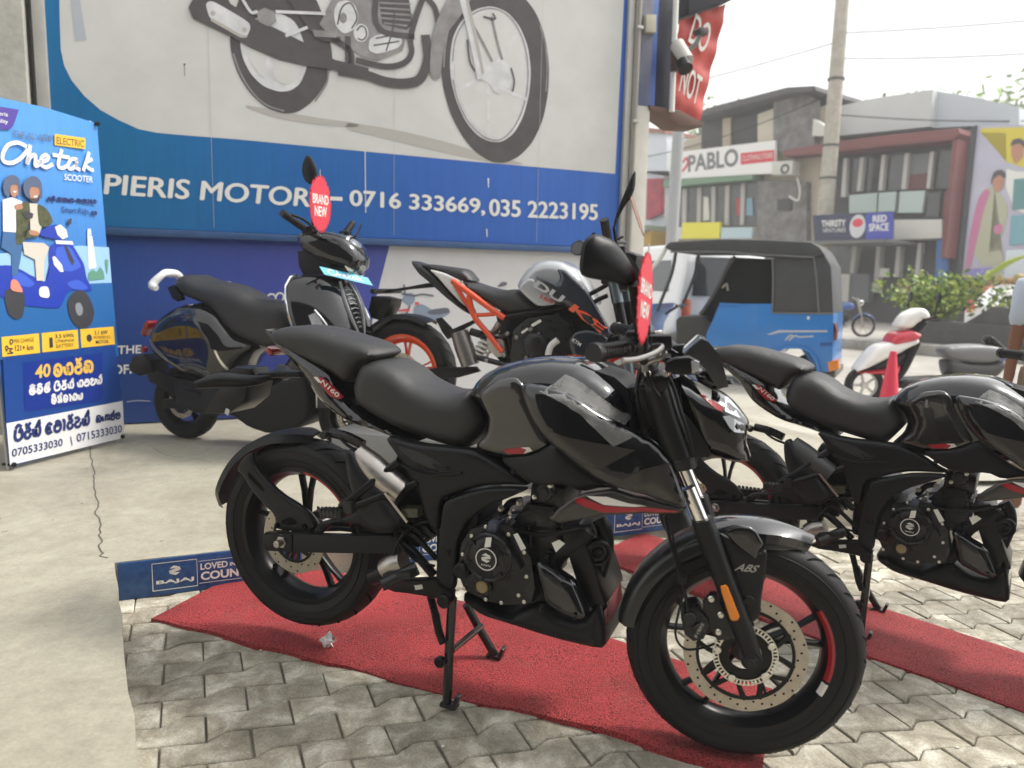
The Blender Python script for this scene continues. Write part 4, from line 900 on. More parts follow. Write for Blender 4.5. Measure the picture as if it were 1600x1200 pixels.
def make_wheel(root, c, R, wt, rimr, rim_m, nsp=5, split=0.16, steer=None, grooves=26, stripe=None, disc=None, disc_y=-0.055, hubr=0.034, spoke_w=0.017, band=0.0):
    T = Matrix.Translation(c)
    M = (steer @ T) if steer is not None else T
    h = wt / 2
    bm = BM()
    rw = h * .82
    add_lathe(bm, [(rimr + .008, -rw), (rimr + .008, -rw + .004), (rimr - .004, -rw * .7), (rimr - .012, -rw * .3), (rimr - .012, rw * .3), (rimr - .004, rw * .7), (rimr + .008, rw - .004), (rimr + .008, rw),
                   (rimr - .007, rw), (rimr - .020, rw * .55), (rimr - .026, rw * .3), (rimr - .026, -rw * .3), (rimr - .020, -rw * .55), (rimr - .007, -rw)], 72, M, closed=True)
    add_lathe(bm, [(.001, -h * .85), (hubr * .8, -h * .85), (hubr, -h * .6), (hubr * 1.1, 0), (hubr, h * .6), (hubr * .8, h * .85), (.001, h * .85)], 28, M)
    for i in range(nsp):
        a = 2 * PI * i / nsp + .3
        for sg in ((-1, 1) if split else (0,)):
            prev = None
            for t in (0, .3, .65, 1):
                r = hubr * .7 + (rimr - .018 - hubr * .7) * t
                aa = a + sg * (split * (.25 + .75 * t ** 1.3))
                ctr = Vector((r * math.cos(aa), 0, r * math.sin(aa))); tg = Vector((-math.sin(aa), 0, math.cos(aa)))
                wv = spoke_w * (.75 - .25 * math.sin(PI * t) + .1 * t); th = .012 + .004 * (1 - t)
                q = [bm.verts.new(M @ (ctr + tg * wv * x + Vector((0, th * y, 0)))) for x, y in ((-.5, -.7), (-.3, -1), (.3, -1), (.5, -.7), (.5, .7), (.3, 1), (-.3, 1), (-.5, .7))]
                if prev:
                    for k in range(8): bm.faces.new((prev[k], prev[(k + 1) % 8], q[(k + 1) % 8], q[k]))
                prev = q
    if band:
        add_lathe(bm, [(rimr - .015, -rw * .62), (rimr - .02 - band, -rw * .3), (rimr - .02 - band, rw * .3), (rimr - .015, rw * .62)], 72, M, closed=True)
    wheel = finish("wheel", bm, rim_m, root, 35)
    bm = BM()
    add_lathe(bm, [(rimr + .004, -h * .74), (rimr + .012, -h * .86), (R * .83, -h * .99), (R * .88, -h), (R * .92, -h * .94), (R * .955, -h * .78), (R * .985, -h * .5), (R * .998, -h * .2), (R, 0),
                   (R * .998, h * .2), (R * .985, h * .5), (R * .955, h * .78), (R * .92, h * .94), (R * .88, h), (R * .83, h * .99), (rimr + .012, h * .86), (rimr + .004, h * .74)], 96, M, closed=True)
    # sidewall mould rings
    for rr, yy in ((R * .81, h * 1.0), (R * .9, h * .985)):
        for sgn in (-1, 1):
            add_lathe(bm, [(rr - .0015, sgn * (yy - .002)), (rr, sgn * (yy + .0012)), (rr + .0015, sgn * (yy - .002))], 96, M)
    for i in range(grooves):
        a = 2 * PI * i / grooves
        torus_groove(bm, R, wt, a, .17, h * .10, h * .93, .010, M); torus_groove(bm, R, wt, a + PI / grooves, .17, -h * .10, -h * .93, .010, M)
        torus_groove(bm, R, wt, a + .12, -.05, -h * .25, h * .25, .004, M)
    finish("tyre", bm, [rubber, groove_mat], wheel, 50)
    if stripe:
        for a0, a1, r0, r1, m in stripe:
            bm = BM(); n = 18; L = []
            for i in range(n + 1):
                a = math.radians(a0 + (a1 - a0) * i / n)
                L.append([bm.verts.new(M @ Vector((r * math.cos(a), y, r * math.sin(a)))) for r, y in ((rimr - .0005, -rw - .0014), (rimr - .0075, -rw - .0014), (rimr - .015, -rw * .72 - .0028))])
            for i in range(n):
                for k in (0, 1): bm.faces.new((L[i][k], L[i + 1][k], L[i + 1][k + 1], L[i][k + 1]))
            finish("rim_stripe", bm, m, wheel, 40)
    if disc:
        ro, ri, tone = disc
        bm = BM(); y = disc_y
        n = 96
        rings = []
        for (r, yy, wv) in ((ri, -.002, .0), (ro, -.002, .0007), (ro, .002, .0007), (ri, .002, 0)):
            rings.append([bm.verts.new(M @ Vector(((r + wv * math.cos(8 * 2 * PI * k / n)) * math.cos(2 * PI * k / n), y + yy, (r + wv * math.cos(8 * 2 * PI * k / n)) * math.sin(2 * PI * k / n)))) for k in range(n)])
        for i in range(4):
            for k in range(n): bm.faces.new((rings[i][k], rings[i][(k + 1) % n], rings[(i + 1) % 4][(k + 1) % n], rings[(i + 1) % 4][k]))
        nh = 42 if ro > .13 else 26
        for k in range(nh):
            a = 2 * PI * k / nh; rr = ri + (ro - ri) * (.22, .5, .78)[k % 3]
            f = bm.faces.new([bm.verts.new(M @ Vector((rr * math.cos(a) + .0032 * math.cos(b), y - .0024, rr * math.sin(a) + .0032 * math.sin(b)))) for b in [2 * PI * j / 8 for j in range(8)]])
            f.material_index = 1
        d = finish("brake_disc", bm, [disc_steel, groove_mat], wheel, 30)
        bm = BM()
        na = 6 if ro > .13 else 5
        for k in range(na):
            a = 2 * PI * k / na + .2
            for sg in (-1, 1):
                p = []
                for t in (0, .5, 1):
                    r = ri * .42 + (ri * 1.02 - ri * .42) * t; aa = a + sg * (.05 + .33 * t)
                    p.append(M @ Vector((r * math.cos(aa), y, r * math.sin(aa))))
                add_tube(bm, p, [.008, .0065, .008], 8, 3, flat=.45)
        add_lathe(bm, [(ri * .34, -.004 + y), (ri * .62, -.004 + y), (ri * .62, .004 + y), (ri * .34, .004 + y)], 48, M, closed=True)
        add_lathe(bm, [(ri - .006, -.003 + y), (ri + .002, -.003 + y), (ri + .002, .003 + y), (ri - .006, .003 + y)], 64, M, closed=True)
        finish("disc_carrier", bm, deep_black, wheel, 35)
        if tone:
            bm = BM(); nt_ = 48; yy = y - .008; r0, r1 = tone
            add_lathe(bm, [(r1 - .002, yy), (r1, yy), (r1, yy + .003), (r1 - .002, yy + .003)], 72, M, closed=True)
            add_lathe(bm, [(r0, yy), (r0 + .003, yy), (r0 + .003, yy + .003), (r0, yy + .003)], 72, M, closed=True)
            for k in range(nt_):
                a = 2 * PI * k / nt_; da = PI / nt_ * .9
                q = [bm.verts.new(M @ Vector((r * math.cos(b), yy - .0005, r * math.sin(b)))) for r, b in ((r0, a), (r1, a), (r1, a + da), (r0, a + da))]
                bm.faces.new(q)
            for k in range(5):
                a = 2 * PI * k / 5 + .5
                add_cyl(bm, M @ Vector((r0 * 1.06 * math.cos(a), yy - .001, r0 * 1.06 * math.sin(a))), M.to_3x3() @ Vector((0, -1, 0)), .009, .004, 12, .001)
            finish("sensor_ring", bm, bolt_steel, wheel, 30)
    return wheel
def bolts(name, parent, pts, r=.006, m=None, h=.004, axis=(0, -1, 0)):
    for p in pts:
        bm = BM()
        add_cyl(bm, p, axis, r, h, 10, r * .25)
        add_cyl(bm, Vector(p) + Vector(axis) * h * .98, axis, r * .55, h * .5, 6, 0)
        finish(name, bm, m or bolt_steel, parent, 30)
def V3(pts, y): return [(x, y, z) for x, z in pts]
def decal(name, poly, y, m, parent, ch=0, yf=None):
    bm = BM()
    if ch: poly = chaikin(poly, ch)
    ngon(bm, [(x, (yf(x, z) if yf else y), z) for x, z in poly])
    return finish(name, bm, m, parent, None)

def lay_on(name, poly, target, off, m, parent, s=0.012, push=-1, thick=0.0):
    """a decal or film that follows the near side of an already built panel"""
    from mathutils.bvhtree import BVHTree
    vs_, fs_ = [], []
    for tg in (target if isinstance(target, (list, tuple)) else [target]):
        k = len(vs_); vs_ += [v.co.copy() for v in tg.data.vertices]; fs_ += [tuple(i + k for i in p.vertices) for p in tg.data.polygons]
    bv = BVHTree.FromPolygons(vs_, fs_); last = [-.15]
    def y_at(x, z):
        h = bv.ray_cast(Vector((x, -2.0, z)), Vector((0, 1, 0)))
        if h[0] is None:
            n = bv.find_nearest(Vector((x, last[0], z)))
            return n[0].y if n[0] else last[0]
        last[0] = h[0].y
        return h[0].y
    bm = BM()
    bd = resample(poly, s); n = len(bd)
    xs = [p[0] for p in bd]; zs = [p[1] for p in bd]; g = []
    zz = min(zs) + s * .5
    while zz < max(zs):
        xx = min(xs) + s * .5
        while xx < max(xs): g.append((xx, zz)); xx += s
        zz += s
    if g:
        G = np.array(g); G = G[_inside(G, bd)]
        if len(G): G = G[_dist(G, bd) > s * .4]
        g = [tuple(p) for p in G]
    vo, eo, fo, *_r2 = delaunay_2d_cdt([Vector(p) for p in bd + g], [(i, (i + 1) % n) for i in range(n)], [list(range(n))], 1, 1e-7)
    rw_ = random.Random(3); vs = [bm.verts.new((v.x, y_at(v.x, v.y) - off - (rw_.uniform(0, thick) if thick else 0), v.y)) for v in vo]
    for f in fo: bm.faces.new([vs[i] for i in f])
    return finish(name, bm, m, parent, 60)
def badge_text(name, s, target_y, a, b, c, m, parent, bold=.01, shear=0.0, M=None):
    bm = BM()
    add_text(bm, s, lambda x, z: (x, target_y, z), a, b, c, bold, shear)
    if M is not None: bmesh.ops.transform(bm, matrix=M, verts=bm.verts[:])
    return finish(name, bm, m, parent, None)

dull_steel = mat("satin alloy", (.30, .29, .28), .35, .9)
def honeycomb():
    m = bpy.data.materials.new("honeycomb black"); m.use_nodes = True; t = m.node_tree; b = t.nodes["Principled BSDF"]
    tc = t.nodes.new("ShaderNodeTexCoord"); v = t.nodes.new("ShaderNodeTexVoronoi"); v.feature = 'DISTANCE_TO_EDGE'; v.inputs["Scale"].default_value = 190; v.inputs["Randomness"].default_value = .15
    t.links.new(tc.outputs["Object"], v.inputs["Vector"]); r = t.nodes.new("ShaderNodeValToRGB"); r.color_ramp.elements[0].position = .06; r.color_ramp.elements[0].color = (.05, .05, .052, 1); r.color_ramp.elements[1].position = .16; r.color_ramp.elements[1].color = (.004, .004, .004, 1)
    t.links.new(v.outputs["Distance"], r.inputs["Fac"]); t.links.new(r.outputs[0], b.inputs["Base Color"]); b.inputs["Roughness"].default_value = .6
    return m
honey = honeycomb()
def make_street_bike(loc, rz, label, group):
    root = thing("motorcycle", label, "motorcycle", loc, rz, group)
    FM = Matrix.Translation((.679, 0, 0)) @ Matrix.Rotation(.2, 4, 'Z')
    # ---- wheels
    make_wheel(root, Vector((-.679, 0, .387)), .307, .13, .2165, deep_black, 5, .13, grooves=24,
               stripe=[(18, 82, .213, .199, red_paint)], disc=(.115, .078, None), disc_y=-.07)
    make_wheel(root, Vector((0, 0, .296)), .296, .10, .2165, deep_black, 5, .20, steer=FM, grooves=30, spoke_w=.014,
               stripe=[(-16, 36, .214, .198, red_paint), (-27, -18, .214, .198, white_paint)], disc=(.15, .118, (.064, .079)), disc_y=-.06)
    # ---- swing arm with its axle
    bm = BM()
    for y0, y1 in ((-.135, -.105), (.105, .135)):
        add_prism(bm, [(-0.742,0.413),(-0.636,0.427),(-0.457,0.449),(-0.301,0.474),(-0.260,0.474),(-0.260,0.424),(-0.458,0.394),(-0.637,0.367),(-0.735,0.357),(-0.746,0.379)], y0, y1, .006)
    add_box(bm, (-.25, 0, .475), (.08, .21, .07), None, .01)
    swing = finish("swing_arm", bm, matte_black, root)
    p = [(-0.671,0.397)][0]
    bm = BM(); add_cyl(bm, (p[0], .15, p[1]), (0, -1, 0), .011, .315, 16, .002); add_cyl(bm, (p[0], -.135, p[1]), (0, -1, 0), .019, .008, 6, .001); add_cyl(bm, (p[0], -.135, p[1]), (0, -1, 0), .024, .003, 20, .001)
    finish("axle_nut", bm, steel, swing)
    bm = BM(); add_prism(bm, [(-0.741,0.411),(-0.632,0.426),(-0.633,0.371),(-0.733,0.359),(-0.743,0.380)], -.139, -.134, .002); finish("chain_adjuster", bm, deep_black, swing)
    # ---- rear mudguard
    bm = BM()
    c = Vector((-.679, 0, .387))
    prev = None
    N = 22
    for i in range(N + 1):
        a = math.radians(82 + (172 - 82) * i / N); r = .322 + .012 * (i / N)
        wv = .078 * min(1, .35 + i / 5) * min(1, .5 + (N - i) / 5)
        row = [bm.verts.new(c + Vector(((r + dr) * math.cos(a), y, (r + dr) * math.sin(a)))) for y, dr in ((-wv, -.02), (-wv * .85, .006), (-wv * .4, .012), (0, .014), (wv * .4, .012), (wv * .85, .006), (wv, -.02), (wv * .85, .0), (0, .008), (-wv * .85, .0))]
        if prev:
            for k in range(10): bm.faces.new((prev[k], prev[(k + 1) % 10], row[(k + 1) % 10], row[k]))
        else: bm.faces.new(row[::-1])
        prev = row
    bm.faces.new(prev)
    guard = finish("rear_mudguard", bm, matte_black, root, 50)
    arm = [(-0.813,0.657),(-0.810,0.621),(-0.780,0.588),(-0.707,0.535),(-0.621,0.502),(-0.577,0.459),(-0.577,0.439),(-0.603,0.426),(-0.717,0.416),(-0.726,0.431),(-0.729,0.464),(-0.766,0.487),(-0.817,0.532),(-0.850,0.576),(-0.875,0.587),(-0.856,0.624)]
    panel("mudguard_arm", arm, -.085, .012, matte_black, guard, .012, .006, .015, 1)
    decal("arm_slot", [(-0.701,0.441),(-0.691,0.456),(-0.667,0.468),(-0.641,0.461),(-0.637,0.450),(-0.668,0.440)], -.1045, groove_mat, guard, 1)
    decal("arm_slot", [(-0.827,0.588),(-0.819,0.590),(-0.761,0.543),(-0.767,0.534),(-0.824,0.574)], -.1045, groove_mat, guard, 0)
    bolts("arm_bolt", guard, [(x, -.1045, z) for x, z in [(-0.610,0.446),(-0.715,0.433)]], .009, groove_mat, .002)
    # ---- inner tyre hugger / chain guard bracket
    panel("tyre_hugger", [(-0.566,0.436),(-0.556,0.462),(-0.530,0.479),(-0.467,0.495),(-0.430,0.514),(-0.393,0.569),(-0.345,0.560),(-0.287,0.521),(-0.278,0.481),(-0.322,0.466),(-0.358,0.468),(-0.406,0.488),(-0.480,0.482),(-0.515,0.463),(-0.528,0.442)], -.105, .012, matte_black, root, .015, .008, .016)
    bolts("hugger_bolt", root, [(x, -.128, z) for x, z in [(-0.536,0.461),(-0.320,0.502)]], .011, deep_black, .004)
    # ---- silencer
    bm = BM()
    L = [(-0.390,0.705),(-0.343,0.674),(-0.291,0.637),(-0.243,0.608)]
    add_tube(bm, [(L[0][0], -.14, L[0][1]), (L[1][0], -.142, L[1][1]), (L[2][0], -.143, L[2][1]), (L[3][0], -.14, L[3][1])], [.032, .039, .041, .040], 28, 4)
    sil = finish("silencer", bm, steel, root, 40)
    panel("silencer_cover", [(-0.413,0.696),(-0.409,0.720),(-0.391,0.727),(-0.371,0.693),(-0.331,0.653),(-0.290,0.610),(-0.251,0.569),(-0.225,0.538),(-0.256,0.500),(-0.314,0.491),(-0.360,0.525),(-0.378,0.575),(-0.404,0.638)], -.148, .022, matte_black, sil, .03, .02, .014)
    decal("cover_edge", [(-0.278,0.615),(-0.271,0.619),(-0.201,0.547),(-0.205,0.539)], -.187, steel, sil)
    # ---- pillion footrest
    bm = BM()
    a = [(-0.200,0.643),(-0.307,0.597),(-0.404,0.550)]; b = [(-0.262,0.694),(-0.330,0.630),(-0.410,0.563)]
    add_tube(bm, [(a[0][0], -.14, a[0][1]), (a[1][0], -.185, a[1][1]), (a[2][0], -.20, a[2][1])], .011, 10, 3)
    add_tube(bm, [(b[0][0], -.14, b[0][1]), (b[1][0], -.185, b[1][1]), (b[2][0], -.20, b[2][1])], .011, 10, 3)
    ft = finish("pillion_footrest", bm, deep_black, root)
    q = [(-0.473,0.528),(-0.427,0.545),(-0.377,0.568)]
    bm = BM(); add_box(bm, (q[1][0] , -.215, q[1][1]), (.075, .03, .024), ry(-.12), .007); add_box(bm, (q[2][0], -.205, q[2][1]), (.03, .03, .035), ry(-.12), .006)
    for k in range(5): add_box(bm, (q[1][0] - .03 + k * .013, -.215, q[1][1] + .002 + (k - 2) * .0016), (.005, .032, .027), ry(-.12), .001)
    finish("foot_peg", bm, grip_rubber, ft)
    # ---- frame tubes, linkage, exhaust
    bm = BM()
    for pts, r in (([(-0.158,0.487),(-0.212,0.520),(-0.275,0.544),(-0.331,0.569)], .012), ([(-0.156,0.372),(-0.229,0.435),(-0.294,0.466)], .013), ([(-0.148,0.423),(-0.220,0.478),(-0.294,0.500)], .008),
                   ([(-0.167,0.559),(-0.248,0.556),(-0.331,0.502)], .01), ([(-0.156,0.356),(-0.238,0.349),(-0.303,0.389),(-0.312,0.455),(-0.275,0.502)], .009)):
        add_tube(bm, [(x, -.115, z) for x, z in pts], r, 10, 4)
    finish("frame_tubes", bm, deep_black, root)
    bm = BM(); add_box(bm, (-.22, 0, .60), (.22, .16, .18), ry(.2), .03); add_box(bm, (-.1, 0, .5), (.14, .19, .25), None, .03)
    finish("frame_core", bm, deep_black, root)
    bm = BM(); q = [(-0.243,0.568),(-0.189,0.576),(-0.189,0.548),(-0.238,0.540)]; add_prism(bm, q, -.155, -.11, .006); finish("brake_reservoir", bm, mat("reservoir", (.05, .045, .03), .3, coat=.4), root)
    bm = BM(); q = [(-0.359,0.333),(-0.322,0.355),(-0.287,0.380)]
    add_tube(bm, V3(q, -.12), [.024, .026, .026], 18, 3); finish("exhaust_pipe", bm, deep_black, root)
    q = [(-0.313,0.366),(-0.286,0.384),(-0.251,0.401)]; bm = BM(); add_tube(bm, V3(q, -.122), [.031, .034, .03], 20, 3); finish("exhaust_tip", bm, steel, root)
    # ---- rider footrest and hanger
    bm = BM(); add_prism(bm, [(-0.239,0.359),(-0.125,0.384),(-0.107,0.363),(-0.077,0.353),(-0.081,0.324),(-0.133,0.330),(-0.212,0.327),(-0.257,0.323),(-0.294,0.329),(-0.266,0.349)], -.165, -.13, .006)
    hang = finish("footrest_hanger", bm, deep_black, root)
    bm = BM(); q = [(-0.245,0.379),(-0.176,0.415)]; add_tube(bm, [(q[0][0], -.25, q[0][1]), (q[1][0], -.18, q[1][1])], [.017, .02], 12); add_box(bm, ((q[0][0] + q[1][0]) / 2, -.215, (q[0][1] + q[1][1]) / 2 + .006), (.09, .035, .02), ry(-.25), .006)
    finish("foot_peg", bm, grip_rubber, hang)
    decal("paper_tag", [(-0.191,0.357),(-0.166,0.364),(-0.163,0.352),(-0.187,0.344)], -.1675, sticker, hang)
    bm = BM(); q = [(-0.071,0.365),(-0.063,0.396)]; add_cyl(bm, ([(-0.095,0.331)][0][0], -.135, [(-0.095,0.331)][0][1]), (0, -1, 0), .02, .045, 16, .003); finish("stand_pivot", bm, deep_black, hang)
    # ---- engine
    bm = BM()
    add_prism(bm, [(-0.056,0.494),(-0.029,0.538),(0.019,0.562),(0.089,0.567),(0.125,0.523),(0.149,0.483),(0.162,0.407),(0.152,0.363),(0.083,0.344),(0.023,0.344),(-0.044,0.363),(-0.067,0.411)], -.15, .15, .012)
    add_prism(bm, [(0.065,0.555),(0.110,0.617),(0.190,0.617),(0.204,0.526),(0.161,0.463),(0.114,0.477)], -.10, .10, .01)
    eng = finish("engine", bm, engine_black, root)
    c = [(0.037,0.479)][0]
    bm = BM(); add_lathe(bm, [(.068, 0), (.068, -.03), (.064, -.036), (.06, -.037), (.057, -.034), (.052, -.033), (.048, -.036), (.034, -.039), (.031, -.038), (.030, -.041), (.001, -.041)], 56, Matrix.Translation((c[0], -.148, c[1])))
    cov = finish("clutch_cover", bm, engine_black, eng, 25)
    bm = BM(); add_lathe(bm, [(.0305, -.1905), (.0275, -.1905)], 48, Matrix.Translation((c[0], 0, c[1])))
    # maker's winged emblem on the cover
    for sg in (1, -1):
        ngon(bm, [(c[0] + sg * x, -.1905, c[1] + .004 + sg * z) for x, z in ((-.002, .013), (.012, .008), (.004, .003), (.014, .0), (.0, -.004), (-.004, .002), (.003, .005), (-.012, .006))])
    add_text(bm, "BAJAJ", lambda x, z: (x, -.1905, z), (c[0] - .013, c[1] - .019), (c[0] + .013, c[1] - .019), (c[0] - .013, c[1] - .014), .012)
    finish("cover_emblem", bm, white_paint, cov, None)
    for a in range(6):
        bm = BM(); aa = a * PI / 3 + .3; add_box(bm, (c[0] + .058 * math.cos(aa), -.186, c[1] + .058 * math.sin(aa)), (.016, .006, .008), ry(-aa), .002)
        finish("cover_lug", bm, engine_black, cov)
    # cylinder with cooling fins, leaning forward
    bm = BM()
    A = [(0.153,0.460)][0]; B = [(0.164,0.641)][0]
    ax = Vector((B[0] - A[0], 0, B[1] - A[1])); Ln = ax.length; ax.normalize(); R3 = Matrix.Rotation(math.atan2(ax.x, ax.z), 3, 'Y')
    for k in range(11):
        p = Vector((A[0], 0, A[1])) + ax * (Ln * (.12 + .068 * k)); wv = .105 if k < 9 else .09
        add_box(bm, p, (wv, .2, .0055), R3, .0015, 1)
    add_box(bm, Vector((A[0], 0, A[1])) + ax * Ln * .45, (.085, .165, Ln * .8), R3, .006)
    add_box(bm, Vector((A[0], 0, A[1])) + ax * Ln * .97, (.10, .17, .07), R3, .015)
    h = [(0.163,0.655)][0]
    add_cyl(bm, (h[0], -.08, h[1]), (0, -1, 0), .026, .028, 24, .004); add_cyl(bm, (h[0], -.108, h[1]), (0, -1, 0), .014, .004, 18, .001)
    cylr = finish("cylinder", bm, engine_black, eng)
    bolts("engine_bolt", eng, [(x, -.152, z) for x, z in [(0.018,0.554),(-0.023,0.522),(-0.049,0.466),(0.084,0.543),(0.130,0.501),(0.138,0.436),(0.133,0.365),(0.068,0.350),(0.022,0.351),(-0.044,0.369),(0.117,0.380)]], .0055)
    bolts("head_bolt", cylr, [(x, -.11, z) for x, z in [(0.140,0.643),(0.183,0.679)]], .007, bolt_steel, .01)
    f = [(0.014,0.388)][0]; bm = BM(); add_cyl(bm, (f[0], -.15, f[1]), (0, -1, 0), .026, .012, 24, .003); add_cyl(bm, (f[0], -.162, f[1]), (0, -1, 0), .02, .001, 24, 0)
    gl = finish("oil_window", bm, engine_black, eng); bm = BM(); add_cyl(bm, (f[0], -.1628, f[1]), (0, -1, 0), .0165, .0008, 24, 0); finish("window_glass", bm, mat("oil glass", (.3, .22, .12), .08, .4, .8), gl)
    f = [(-0.050,0.422)][0]; bm = BM(); add_cyl(bm, (f[0], -.15, f[1]), (0, -1, 0), .023, .018, 12, .005); finish("oil_filler_cap", bm, deep_black, eng)
    for pl in ([(0.036,0.539),(0.052,0.542),(0.050,0.516),(0.032,0.511)], [(0.099,0.546),(0.111,0.552),(0.136,0.514),(0.122,0.505)], [(0.206,0.540),(0.226,0.552),(0.242,0.544),(0.218,0.517)]):
        ymin = -.19 if pl[0][0] < 0.06 else -.155
        decal("paper_tag", pl, ymin - .0012 + (0.0 if ymin > -.18 else 0), sticker, eng)
    bm = BM(); add_box(bm, ([(0.041,0.558)][0][0], -.15, [(0.041,0.558)][0][1]), (.026, .03, .03), ry(.2), .004); finish("sensor_plug", bm, mat("blue grey plug", (.06, .07, .1), .5), eng)
    q = [(0.095,0.505),(0.118,0.481),(0.130,0.461),(0.108,0.446),(0.096,0.466)]; bm = BM(); add_prism(bm, q, -.175, -.145, .006); finish("clutch_lever_boss", bm, engine_black, eng)
    # hoses and cables round the head
    bm = BM()
    for pts, y, r in (([(0.065,0.555),(0.100,0.549),(0.158,0.546),(0.214,0.558),(0.263,0.579),(0.301,0.590)], -.125, .006), ([(0.012,0.535),(0.041,0.568),(0.076,0.590),(0.111,0.601)], -.12, .004),
                      ([(0.126,0.479),(0.136,0.515),(0.129,0.564)], -.12, .005), ([(0.041,0.574),(0.064,0.611),(0.098,0.624)], -.1, .01)):
        add_tube(bm, V3(pts, y), r, 8, 5)
    finish("hoses", bm, deep_black, eng)
    bolts("hose_clip", eng, [(x, -.105, z) for x, z in [(0.066,0.569),(0.075,0.590),(0.045,0.597),(0.097,0.621)]], .009, steel, .014)
    # down pipe and oil cooler
    bm = BM(); add_tube(bm, V3([(0.287,0.564),(0.261,0.530),(0.211,0.488),(0.187,0.444),(0.179,0.402),(0.146,0.343)], -.085), [.018, .019, .021, .023, .022, .02], 18, 6); finish("down_pipe", bm, matte_black, eng)
    bm = BM(); add_tube(bm, V3([(0.297,0.585),(0.312,0.559),(0.320,0.515),(0.313,0.468),(0.306,0.430)], -.04), [.02, .021, .021, .02, .018], 16, 5); finish("cooler_guard", bm, matte_black, eng)
    bm = BM()
    q = [(0.273,0.468)][0]; add_box(bm, (q[0], .0, q[1]), (.06, .2, .23), ry(-.35), .008)
    cool = finish("oil_cooler", bm, deep_black, eng)
    bm = BM()
    for k in range(14): add_box(bm, (q[0] - .002 + (k - 6.5) * -.0045, 0, q[1] + (k - 6.5) * .0125), (.045, .19, .004), ry(-.35), 0)
    finish("cooler_fins", bm, engine_black, cool)
    bm = BM(); q = [(0.298,0.504)][0]; add_lathe(bm, [(.001, -.022), (.012, -.026), (.016, -.020), (.024, -.020), (.028, -.027), (.034, -.027), (.038, -.018), (.038, 0), (.03, .01), (.001, .01)], 28, Matrix.Translation((q[0], -.06, q[1])) @ Matrix.Rotation(.5, 4, 'Z')); finish("horn", bm, deep_black, root)
    # ---- belly pan
    bp = [(-0.074,0.330),(-0.021,0.326),(0.035,0.298),(0.077,0.299),(0.118,0.332),(0.164,0.361),(0.222,0.322),(0.284,0.326),(0.304,0.361),(0.322,0.392),(0.342,0.307),(0.346,0.255),(0.303,0.251),(0.202,0.254),(0.072,0.268),(-0.008,0.275),(-0.067,0.304)]
    body("belly_pan", bp, lambda x, z: .125, matte_black, root, .09, .03, .016, 1)
    sc = [(0.157,0.489),(0.186,0.482),(0.231,0.459),(0.265,0.444),(0.285,0.406),(0.307,0.359),(0.295,0.344),(0.257,0.346),(0.189,0.371),(0.177,0.414)]
    scoop = panel("scoop", sc, -.125, .02, gloss_black, root, .03, .022, .012)
    lay_on("scoop_inset", [(0.185,0.463),(0.235,0.445),(0.264,0.406),(0.281,0.372),(0.260,0.365),(0.204,0.395)], scoop, .0015, mat("scoop inset", (.02, .02, .022), .25, coat=.5), scoop)
    bm = BM(); add_prism(bm, [(0.293,0.356),(0.315,0.432),(0.330,0.391),(0.342,0.298),(0.332,0.285),(0.305,0.330)], -.10, .10, .01); finish("pan_nose", bm, gloss_black, root)
    # ---- bodywork
    fc_ = [(0.139,0.674),(0.072,0.667),(0.009,0.657),(-0.102,0.611),(-0.113,0.591),(-0.123,0.501),(-0.133,0.371),(-0.108,0.358),(-0.078,0.350),(-0.072,0.430),(-0.070,0.494),(-0.039,0.561),(0.018,0.608),(0.073,0.637)]
    frame_cover = panel("frame_cover", fc_, -.128, .022, matte_black, root, .014, .008, .014, 1)
    bolts("cover_bolt", frame_cover, [(x, -.156, z) for x, z in [(-0.095,0.468)]], .0135, deep_black, .006)
    sd = [(-0.315,0.768),(-0.208,0.750),(-0.088,0.753),(-0.030,0.753),(0.035,0.729),(0.099,0.692),(0.137,0.677),(0.060,0.670),(-0.004,0.659),(-0.116,0.613),(-0.130,0.588),(-0.136,0.504),(-0.172,0.538),(-0.199,0.614),(-0.252,0.695)]
    side = panel("side_cover", sd, -.10, .03, matte_black, root, .018, .012, .015, 1)
    decal("side_mesh", [(-0.267,0.744),(-0.205,0.736),(-0.157,0.724),(-0.100,0.694),(-0.123,0.683),(-0.192,0.698),(-0.236,0.720)], -.1432, honey, side, 1)
    bm = BM()
    for pl in ([(-0.185,0.697),(-0.167,0.682),(-0.137,0.686)], [(-0.246,0.690),(-0.167,0.672),(-0.062,0.689)], [(-0.146,0.705),(-0.129,0.695),(-0.101,0.700)]):
        add_tube(bm, V3(pl, -.146), .0035, 8, 4)
    finish("side_rib", bm, matte_black, side)
    # tank and its layers
    tk = [(-0.077,0.894),(-0.046,0.945),(0.011,0.978),(0.083,0.999),(0.153,1.008),(0.230,1.005),(0.282,0.985),(0.342,0.950),(0.374,0.895),(0.384,0.824),(0.351,0.748),(0.241,0.697),(0.131,0.707),(0.033,0.711),(-0.068,0.734),(-0.025,0.786),(-0.016,0.828),(-0.036,0.863)]
    tank = body("fuel_tank", tk, lambda x, z: .135 + .02 * max(0, min(1, (x + .02) * 4)), gloss_black, root, .055, .075, .016, 1, power=2.0, smooth=50)
    def kf(x, z): return -.118 - .06 * max(0, min(1, (x + .02) * 2.4))
    knee = panel("knee_panel", [(-0.019,0.909),(0.028,0.948),(0.090,0.962),(0.118,0.942),(0.126,0.907),(0.154,0.858),(0.192,0.804),(0.187,0.791),(0.138,0.765),(0.064,0.750),(-0.031,0.761),(0.009,0.804),(0.018,0.844),(-0.003,0.879)], 0, .014, mat("smoked gloss panel", (.02, .018, .016), .14, .0, 1.0), root, .02, .010, .014, 1, fn=kf)
    def shf(x, z):
        return -.135 - .075 * math.sin(max(0, min(1, (x - .02) / .42)) * PI) ** .8 - .02 * max(0, min(1, (.95 - z) * 4))
